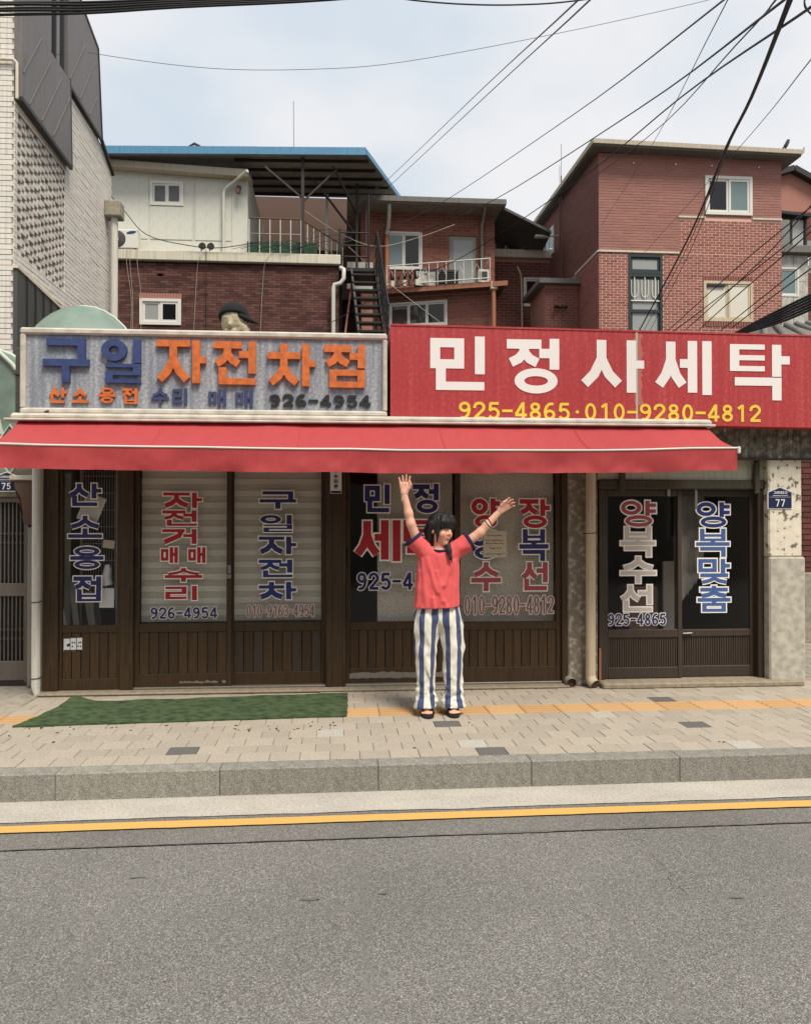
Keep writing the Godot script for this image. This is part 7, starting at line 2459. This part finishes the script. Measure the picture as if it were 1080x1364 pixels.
		for z in range(1, nz - 1):
			for y in range(1, ny - 1):
				for x in range(1, nx - 1):
					var i := z * sz + y * sy + x
					var a := d[i]
					if absf(a) > cs * 3.0: continue
					for ax in 3:
						var st: int = [sx, sy, sz][ax]
						var c := d[i + st]
						if (a < 0) == (c < 0): continue
						var u: int = [sy, sz, sx][ax]
						var w: int = [sz, sx, sy][ax]
						var q := [idx[i - u - w], idx[i - w], idx[i], idx[i - u]]
						if q.min() < 0: continue
						if a >= 0: q.reverse()
						for t in [[0, 2, 1], [0, 3, 2]]:
							var tri := [q[t[0]], q[t[1]], q[t[2]]]
							var mid := (ps[tri[0]] + ps[tri[1]] + ps[tri[2]]) / 3.0
							var uvs := [Vector2.ZERO, Vector2.ZERO, Vector2.ZERO]
							if uv != null:
								for m in 3: uvs[m] = uv.call(ps[tri[m]], mid)
								for m in [1, 2]:
									while uvs[m].x - uvs[0].x > 3.5: uvs[m].x -= 7.0
									while uvs[0].x - uvs[m].x > 3.5: uvs[m].x += 7.0
							for m in 3:
								if paint != null: b.col = paint.call(ps[tri[m]])
								b.vert(ps[tri[m]], ns[tri[m]], uvs[m])

# a hand: wrist w, pointing along dir, thumb on the side e; five fingers, each its own chain
func hand(b: MB, w: Vector3, dir: Vector3, e: Vector3, curl: float, splay: Array, scale := 1.0) -> void:
	dir = dir.normalized()
	e = (e - dir * e.dot(dir)).normalized()
	var n := e.cross(dir).normalized()
	if n.z < 0: n = -n
	var f := Field.new()
	var c := w + dir * 0.055 * scale
	var m := Vector3(0.15, 0.15, 0.11)
	f.start(c - m, c + m, 0.0036)
	var len := [0.049, 0.062, 0.068, 0.061]
	f.cap(w - dir * 0.045, w + dir * 0.01, 0.0235, 0.022, 0.02)
	for i in 4:
		var root: Vector3 = w + (dir * 0.008 + e * (-0.015 + 0.010 * i)) * scale
		var kn: Vector3 = w + (dir * (0.074 + 0.005 * sin(PI * (i + 0.6) / 4.0)) + e * (-0.031 + 0.0205 * i)) * scale
		f.cap(root, kn, 0.0135 * scale, 0.0108 * scale, 0.014)
		var an: float = deg_to_rad(splay[i])
		var fd: Vector3 = dir * cos(an) + e * sin(an)
		var p := kn
		var bend: float = curl * 0.25
		for s in 3:
			var l: float = len[i] * scale * [0.46, 0.30, 0.24][s]
			var q: Vector3 = p + (fd * cos(bend) + n * sin(bend)) * l
			f.cap(p, q, (0.0088 - 0.0009 * s) * scale, (0.0080 - 0.0010 * s) * scale, 0.004)
			p = q
			bend += curl
	var t0: Vector3 = w + (dir * 0.02 + e * 0.016) * scale
	var t1: Vector3 = w + (dir * 0.048 + e * 0.037 + n * 0.008) * scale
	var t2: Vector3 = w + (dir * 0.074 + e * 0.046 + n * 0.012) * scale
	var t3: Vector3 = w + (dir * 0.094 + e * 0.043 + n * 0.014) * scale
	f.cap(t0, t1, 0.0145 * scale, 0.0115 * scale, 0.012)
	f.cap(t1, t2, 0.0110 * scale, 0.0095 * scale, 0.005)
	f.cap(t2, t3, 0.0095 * scale, 0.0078 * scale, 0.005)
	f.surface(b, func(p): return Color(1.0, 0.93, 0.91) if (p - w).dot(dir) > 0.10 else Color(1, 1, 1))

func person() -> void:
	var o := thing("person", "person in red T-shirt and striped trousers with both arms raised", "person", Vector3(0.184, 0.004, 0.985))
	var hc := Vector3(0.012, 1.425, 0.005)
	var fw := Vector3(0.64, -0.09, 0.77).normalized()
	var up := Vector3(0.12, 1.0, 0.03)
	up = (up - fw * up.dot(fw)).normalized()
	var sd := up.cross(fw).normalized()
	var hb := Basis(sd, up, fw)
	var H := func(a: float, b2: float, c: float) -> Vector3: return hc + hb * Vector3(a, b2, c)
	var eL := Vector3(-0.224, 1.47, 0.035)
	var wL := Vector3(-0.274, 1.698, 0.03)
	var eR := Vector3(0.315, 1.402, 0.03)
	var wR := Vector3(0.463, 1.562, 0.045)
	# body: one mesh
	var skin := mb()
	var f := Field.new()
	f.start(Vector3(-0.36, 0.0, -0.2), Vector3(0.54, 1.74, 0.2), 0.0115)
	f.cap(Vector3(0, 1.16, -0.01), Vector3(0, 0.95, 0), 0.10, 0.085, 0.04)
	f.cap(Vector3(-0.04, 0.82, 0), Vector3(0.02, 0.82, 0), 0.07, 0.07, 0.04)
	f.cap(Vector3(0, 1.20, -0.01), Vector3(0.012, 1.345, 0.0), 0.055, 0.046, 0.03)
	f.cap(Vector3(-0.02, 1.23, 0), Vector3(-0.14, 1.27, 0), 0.05, 0.047, 0.03)
	f.cap(Vector3(0.02, 1.23, 0), Vector3(0.135, 1.262, 0), 0.05, 0.047, 0.03)
	f.cap(Vector3(-0.145, 1.275, 0), eL, 0.043, 0.034, 0.03)
	f.cap(eL, eL.lerp(wL, 0.35), 0.033, 0.032, 0.02)
	f.cap(eL.lerp(wL, 0.35), wL, 0.032, 0.0235, 0.02)
	f.cap(Vector3(0.135, 1.265, 0), eR, 0.043, 0.034, 0.03)
	f.cap(eR, eR.lerp(wR, 0.35), 0.033, 0.032, 0.02)
	f.cap(eR.lerp(wR, 0.35), wR, 0.032, 0.0235, 0.02)
	for s in [-1.0, 1.0]:
		f.cap(Vector3(s * 0.07, 0.78, 0), Vector3(s * 0.10, 0.42, 0.005), 0.058, 0.05, 0.03)
		f.cap(Vector3(s * 0.10, 0.42, 0.01), Vector3(s * 0.10, 0.10, -0.02), 0.05, 0.034, 0.03)
	f.surface(skin)
	# feet
	f = Field.new()
	f.start(Vector3(-0.22, 0.0, -0.12), Vector3(0.22, 0.2, 0.22), 0.006)
	for s in [-1.0, 1.0]:
		var x: float = s * 0.095
		f.cap(Vector3(x, 0.15, -0.02), Vector3(x, 0.055, -0.03), 0.036, 0.034, 0.02)
		f.cap(Vector3(x, 0.045, -0.04), Vector3(x + s * 0.008, 0.036, 0.07), 0.030, 0.026, 0.03)
		for t in 5:
			var tx: float = x + s * 0.010 + (t - 2) * 0.0165
			f.cap(Vector3(tx, 0.032, 0.075), Vector3(tx + s * 0.003, 0.028, 0.112 - absf(t - (1.2 if s > 0 else 2.8)) * 0.008), 0.0115, 0.0095, 0.006)
	f.surface(skin)
	# head
	f = Field.new()
	f.start(hc - Vector3(0.15, 0.18, 0.15), hc + Vector3(0.15, 0.16, 0.15), 0.0042)
	f.cap(Vector3(0.0, 1.26, -0.01), H.call(0, -0.04, -0.03), 0.048, 0.045, 0.02)
	f.ball(H.call(0, 0.028, -0.012), Vector3(0.074, 0.088, 0.090), 0.02, hb)
	f.ball(H.call(0, -0.03, 0.025), Vector3(0.062, 0.075, 0.064), 0.03, hb)
	f.cap(H.call(0, -0.075, 0.045), H.call(0, -0.098, 0.058), 0.036, 0.024, 0.025)
	for s in [-1.0, 1.0]:
		f.ball(H.call(s * 0.036, -0.034, 0.056), Vector3(0.027, 0.024, 0.026), 0.02, hb)
		f.ball(H.call(s * 0.029, 0.004, 0.088), Vector3(0.017, 0.009, 0.010), 0.008, hb, true)
		f.ball(H.call(s * 0.029, 0.004, 0.078), Vector3(0.015, 0.0115, 0.0125), 0.003, hb)
		f.ball(H.call(s * 0.076, -0.008, -0.012), Vector3(0.010, 0.031, 0.019), 0.008, hb)
	f.cap(H.call(0, 0.014, 0.084), H.call(0, -0.024, 0.102), 0.007, 0.0105, 0.012)
	f.cap(H.call(-0.012, -0.029, 0.093), H.call(0.012, -0.029, 0.093), 0.0075, 0.0075, 0.006)
	f.cap(H.call(-0.022, -0.055, 0.080), H.call(0.0, -0.0585, 0.091), 0.006, 0.0075, 0.006)
	f.cap(H.call(0.022, -0.055, 0.080), H.call(0.0, -0.0585, 0.091), 0.006, 0.0075, 0.006)
	f.cap(H.call(-0.018, -0.066, 0.080), H.call(0.018, -0.066, 0.080), 0.007, 0.007, 0.006)
	var paint := func(p: Vector3) -> Color:
		var q: Vector3 = (p - hc) * hb
		if q.z > 0.04:
			for s in [-1.0, 1.0]:
				var e := Vector2((q.x - s * 0.029) / 0.0135, (q.y - 0.004) / 0.0065).length()
				if e < 0.62: return Color(0.03, 0.022, 0.02)
				if e < 1.0: return Color(0.10, 0.07, 0.06) if q.y > 0.004 else Color(0.75, 0.72, 0.72)
				if absf(q.y - 0.026 + absf(q.x - s * 0.03) * 0.15) < 0.0045 and absf(q.x - s * 0.03) < 0.018: return Color(0.12, 0.09, 0.08)
			var lip := Vector2(q.x / 0.027, (q.y + 0.060 - 9.0 * q.x * q.x) / 0.0115).length()
			if lip < 0.4: return Color(0.95, 0.95, 0.95)
			if lip < 1.0: return Color(0.80, 0.42, 0.42)
			if Vector2((absf(q.x) - 0.04) / 0.02, (q.y + 0.034) / 0.018).length() < 1.0: return Color(1.0, 0.84, 0.82)
		return Color(1, 1, 1)
	f.surface(skin, paint)
	skin.col = Color(1, 1, 1)
	hand(skin, wL, Vector3(0.03, 1, 0.05), Vector3(1, 0, 0.15), 0.10, [-17.0, -7.0, 1.0, 8.0], 1.0)
	hand(skin, wR, Vector3(0.72, 0.66, 0.12), Vector3(-0.6, 0.68, 0.42), 0.34, [-16.0, -6.0, 4.0, 14.0], 0.98)
	part("body", skin, M.skin, o)
	# T-shirt
	f = Field.new()
	f.start(Vector3(-0.34, 0.78, -0.2), Vector3(0.34, 1.46, 0.22), 0.0085)
	for q in [[-0.078, 1.225, -0.098, 0.80, 0.082, 0.104], [0.070, 1.22, 0.056, 0.80, 0.082, 0.104], [0.0, 1.2, -0.02, 0.80, 0.10, 0.118]]:
		f.cap(Vector3(q[0], q[1], 0), Vector3(q[2], q[3], 0.005), q[4], q[5], 0.03)
	f.cap(Vector3(-0.10, 1.255, 0), Vector3(-0.255, 1.385, 0.008), 0.066, 0.070, 0.035)
	f.cap(Vector3(0.09, 1.245, 0), Vector3(0.272, 1.352, 0.01), 0.066, 0.073, 0.035)
	# hanging folds
	for q in [[-0.14, 1.19, 0.062, -0.11, 0.83, 0.108], [-0.10, 1.20, 0.078, -0.03, 0.95, 0.117], [0.12, 1.19, 0.062, 0.09, 0.83, 0.108], [0.09, 1.18, 0.082, 0.02, 1.0, 0.115], [-0.03, 1.10, 0.10, 0.01, 0.88, 0.116], [-0.16, 1.10, 0.05, -0.17, 0.83, 0.06], [-0.06, 0.90, 0.122, -0.05, 0.82, 0.122], [0.03, 0.88, 0.122, 0.04, 0.82, 0.12], [0.15, 1.275, 0.05, 0.24, 1.30, 0.06]]:
		f.cap(Vector3(q[0], q[1], q[2]), Vector3(q[3], q[4], q[5]), 0.003, 0.007, 0.03)
	f.ruffle(0.006, 11.0, 4, -9.0, 9.0, Vector3(1.3, 0.55, 1.0))
	var nL := Vector3(-0.63, 0.77, 0).normalized()
	var nR := Vector3(0.86, 0.48, 0).normalized()
	f.clip(Vector3(-0.205, 1.350, 0), nL, Vector3(-0.255, 1.40, 0), 0.14)
	f.clip(Vector3(0.232, 1.328, 0), nR, Vector3(0.28, 1.36, 0), 0.14)
	f.clip(Vector3(0, 0.832, 0), Vector3(0.03, -1, -0.08).normalized())
	f.ball(Vector3(0.0, 1.322, 0.03), Vector3(0.076, 0.062, 0.085), 0.01, Basis.IDENTITY, true)
	var b := mb()
	f.surface(b)
	part("shirt", b, M.shirt, o)
	# navy trim at neck and sleeves
	for q in [[Vector3(-0.203, 1.347, 0.004), nL, 0.072], [Vector3(0.230, 1.327, 0.006), nR, 0.0745]]:
		b = mb()
		var ring := []
		var e1: Vector3 = q[1].cross(Vector3(0, 0, 1)).normalized()
		for i in 25:
			var a := TAU * i / 24.0
			ring.append(q[0] + (e1 * cos(a) + Vector3(0, 0, 1) * sin(a)) * q[2])
		b.tube(ring, 0.009, 6)
		b.tube(ring.map(func(p): return p + q[1] * 0.009), 0.008, 6)
		part("sleeve_trim", b, M.trim, o)
	b = mb()
	var nk := []
	for i in 25:
		var a := TAU * i / 24.0
		nk.append(Vector3(0.0 + 0.069 * cos(a), 1.276 - 0.014 * sin(a), 0.014 + 0.072 * sin(a)))
	b.tube(nk, 0.0085, 6)
	part("neck_trim", b, M.trim, o)
	# trousers
	f = Field.new()
	f.start(Vector3(-0.26, 0.02, -0.18), Vector3(0.26, 0.92, 0.22), 0.0085)
	f.cap(Vector3(-0.075, 0.87, 0), Vector3(0.05, 0.87, 0), 0.092, 0.092, 0.03)
	f.cap(Vector3(-0.092, 0.74, 0), Vector3(0.075, 0.74, 0), 0.100, 0.100, 0.06)
	f.cap(Vector3(-0.098, 0.68, 0), Vector3(-0.106, 0.50, 0.008), 0.100, 0.084, 0.02)
	f.cap(Vector3(0.088, 0.68, 0), Vector3(0.104, 0.50, 0.008), 0.100, 0.085, 0.02)
	f.cap(Vector3(-0.106, 0.50, 0.008), Vector3(-0.112, 0.13, 0.012), 0.084, 0.064, 0.012)
	f.cap(Vector3(0.104, 0.50, 0.008), Vector3(0.108, 0.13, 0.012), 0.085, 0.067, 0.012)
	for s in [-1.0, 1.0]:
		var x: float = -0.110 if s < 0 else 0.104
		f.cap(Vector3(x - s * 0.022, 0.10, 0.02), Vector3(x + s * 0.014, 0.055, 0.04), 0.074, 0.072, 0.02)
		f.cap(Vector3(x + s * 0.06, 0.24, 0.03), Vector3(x - s * 0.045, 0.205, 0.055), 0.010, 0.014, 0.022)
		f.cap(Vector3(x - s * 0.055, 0.33, 0.04), Vector3(x + s * 0.02, 0.27, 0.07), 0.006, 0.010, 0.025)
		f.cap(Vector3(x - s * 0.06, 0.60, 0.06), Vector3(x + s * 0.04, 0.655, 0.08), 0.006, 0.006, 0.025)
		f.cap(Vector3(x - s * 0.06, 0.15, 0.055), Vector3(x + s * 0.05, 0.115, 0.06), 0.018, 0.022, 0.02)
		f.cap(Vector3(x + s * 0.055, 0.19, 0.04), Vector3(x - s * 0.04, 0.15, 0.066), 0.014, 0.018, 0.02)
		f.cap(Vector3(x - s * 0.05, 0.09, 0.07), Vector3(x + s * 0.05, 0.065, 0.075), 0.016, 0.018, 0.016)
		f.cap(Vector3(x + s * 0.03, 0.52, 0.085), Vector3(x - s * 0.03, 0.30, 0.088), 0.006, 0.006, 0.02)
	f.ruffle(0.016, 11.0, 9, 0.0, 9.0, Vector3(1.0, 0.5, 1.0))
	f.ruffle(0.008, 16.0, 11, 0.0, 0.24, Vector3(0.7, 1.2, 1.0))
	f.clip(Vector3(0, 0.043, 0.0), Vector3(0, -1, 0.18).normalized())
	b = mb()
	f.surface(b, null, func(p: Vector3, mid: Vector3) -> Vector2:
		var s := -1.0 if mid.x < -0.004 else 1.0
		var cx := -0.104 if s < 0 else 0.100
		if p.y > 0.5: cx *= lerpf(1.0, 0.92, clampf((p.y - 0.5) / 0.3, 0, 1))
		return Vector2(atan2(p.x - cx, p.z + 0.01) / TAU * 7.0 + 0.72, p.y))
	part("trousers", b, M.trousers, o)
	# hair
	f = Field.new()
	f.start(hc - Vector3(0.17, 0.32, 0.17), hc + Vector3(0.17, 0.18, 0.17), 0.0058)
	f.ball(H.call(0, 0.034, -0.018), Vector3(0.090, 0.102, 0.108), 0.01, hb)
	f.cap(H.call(0.03, -0.02, -0.075), H.call(0.02, -0.14, -0.055), 0.055, 0.04, 0.03)
	f.cap(H.call(-0.03, -0.02, -0.075), H.call(-0.02, -0.14, -0.055), 0.055, 0.04, 0.03)
	f.ball(H.call(0, -0.052, 0.098), Vector3(0.072, 0.090, 0.072), 0.012, hb, true)
	for i in 11:
		var x := -0.066 + 0.0132 * i
		var dr := 0.004 * sin(i * 2.3)
		f.cap(H.call(x * 0.8, 0.098, 0.058), H.call(x, 0.062, 0.086 - x * x * 4.0), 0.017, 0.015, 0.02)
		f.cap(H.call(x, 0.062, 0.086 - x * x * 4.0), H.call(x * 1.08, 0.018 + dr * 1.6, 0.094 - x * x * 5.0), 0.0135, 0.006, 0.012)
	for s in [-1.0, 1.0]:
		f.cap(H.call(s * 0.072, 0.05, 0.045), H.call(s * 0.080, -0.02, 0.040), 0.020, 0.013, 0.012)
		f.cap(H.call(s * 0.080, -0.02, 0.040), H.call(s * 0.070, -0.100, 0.045), 0.013, 0.005, 0.006)
		f.cap(H.call(s * 0.070, 0.03, -0.03), H.call(s * 0.074, -0.12, -0.045), 0.030, 0.014, 0.02)
	f.cap(Vector3(-0.058, 1.40, -0.02), Vector3(-0.068, 1.29, -0.02), 0.03, 0.022, 0.02)
	# lock falling over the chest
	f.cap(Vector3(0.055, 1.315, 0.03), Vector3(0.066, 1.262, 0.092), 0.026, 0.020, 0.02)
	f.cap(Vector3(0.066, 1.262, 0.092), Vector3(0.076, 1.21, 0.112), 0.019, 0.010, 0.015)
	f.cap(Vector3(0.076, 1.21, 0.112), Vector3(0.085, 1.168, 0.118), 0.009, 0.0035, 0.01)
	f.cap(Vector3(0.058, 1.25, 0.10), Vector3(0.064, 1.20, 0.116), 0.010, 0.004, 0.008)
	f.ruffle(0.006, 34.0, 5, -9.0, 9.0, Vector3(1.8, 0.22, 1.8))
	b = mb()
	f.surface(b)
	part("hair", b, M.hair, o)
	# bracelets
	for k in [0.40, 0.50]:
		b = mb()
		var c: Vector3 = eR.lerp(wR, k)
		var ax := (wR - eR).normalized()
		var e1 := ax.cross(Vector3(0, 0, 1)).normalized()
		var ring := []
		for i in 21:
			var a := TAU * i / 20.0
			ring.append(c + (e1 * cos(a) + Vector3(0, 0, 1) * sin(a)) * (0.0345 - 0.010 * (k - 0.4) * 3.0) + ax * 0.010 * sin(a + k * 9.0))
		b.tube(ring, 0.0042, 6)
		part("bracelet", b, M.leather, o)
	# sandals
	for s in [-1.0, 1.0]:
		b = mb()
		var x: float = s * 0.099
		var sole := []
		for i in 20:
			var a := TAU * i / 20.0
			sole.append(Vector2(x + 0.050 * cos(a) * (1.0 + 0.12 * sin(a)), -0.028 - 0.125 * sin(a) - 0.008))
		for i in 20:
			var p: Vector2 = sole[i]
			var q: Vector2 = sole[(i + 1) % 20]
			b.quad(Vector3(p.x, 0.0, -p.y), Vector3(q.x, 0.0, -q.y), Vector3(q.x, 0.018, -q.y), Vector3(p.x, 0.018, -p.y))
			b.tri(Vector3(x, 0.018, 0.03), Vector3(p.x, 0.018, -p.y), Vector3(q.x, 0.018, -q.y))
			b.tri(Vector3(x, 0.0, 0.03), Vector3(q.x, 0.0, -q.y), Vector3(p.x, 0.0, -p.y))
		b.tube([Vector3(x - 0.047, 0.014, 0.06), Vector3(x - 0.035, 0.045, 0.068), Vector3(x, 0.058, 0.075), Vector3(x + 0.035, 0.045, 0.068), Vector3(x + 0.047, 0.014, 0.06)], 0.013, 8)
		part("sandal", b, M.sandal, o)

func _ready() -> void:
	rng.seed = 20240611
	camera_and_light()
	textures()
	materials()
	street()
	shop()
	front_things()
	gate_and_dome()
	white_brick_house()
	blue_roof_house()
	steel_stair()
	middle_house()
	right_house()
	far_houses()
	added_opposite_row()
	cables()
	person()
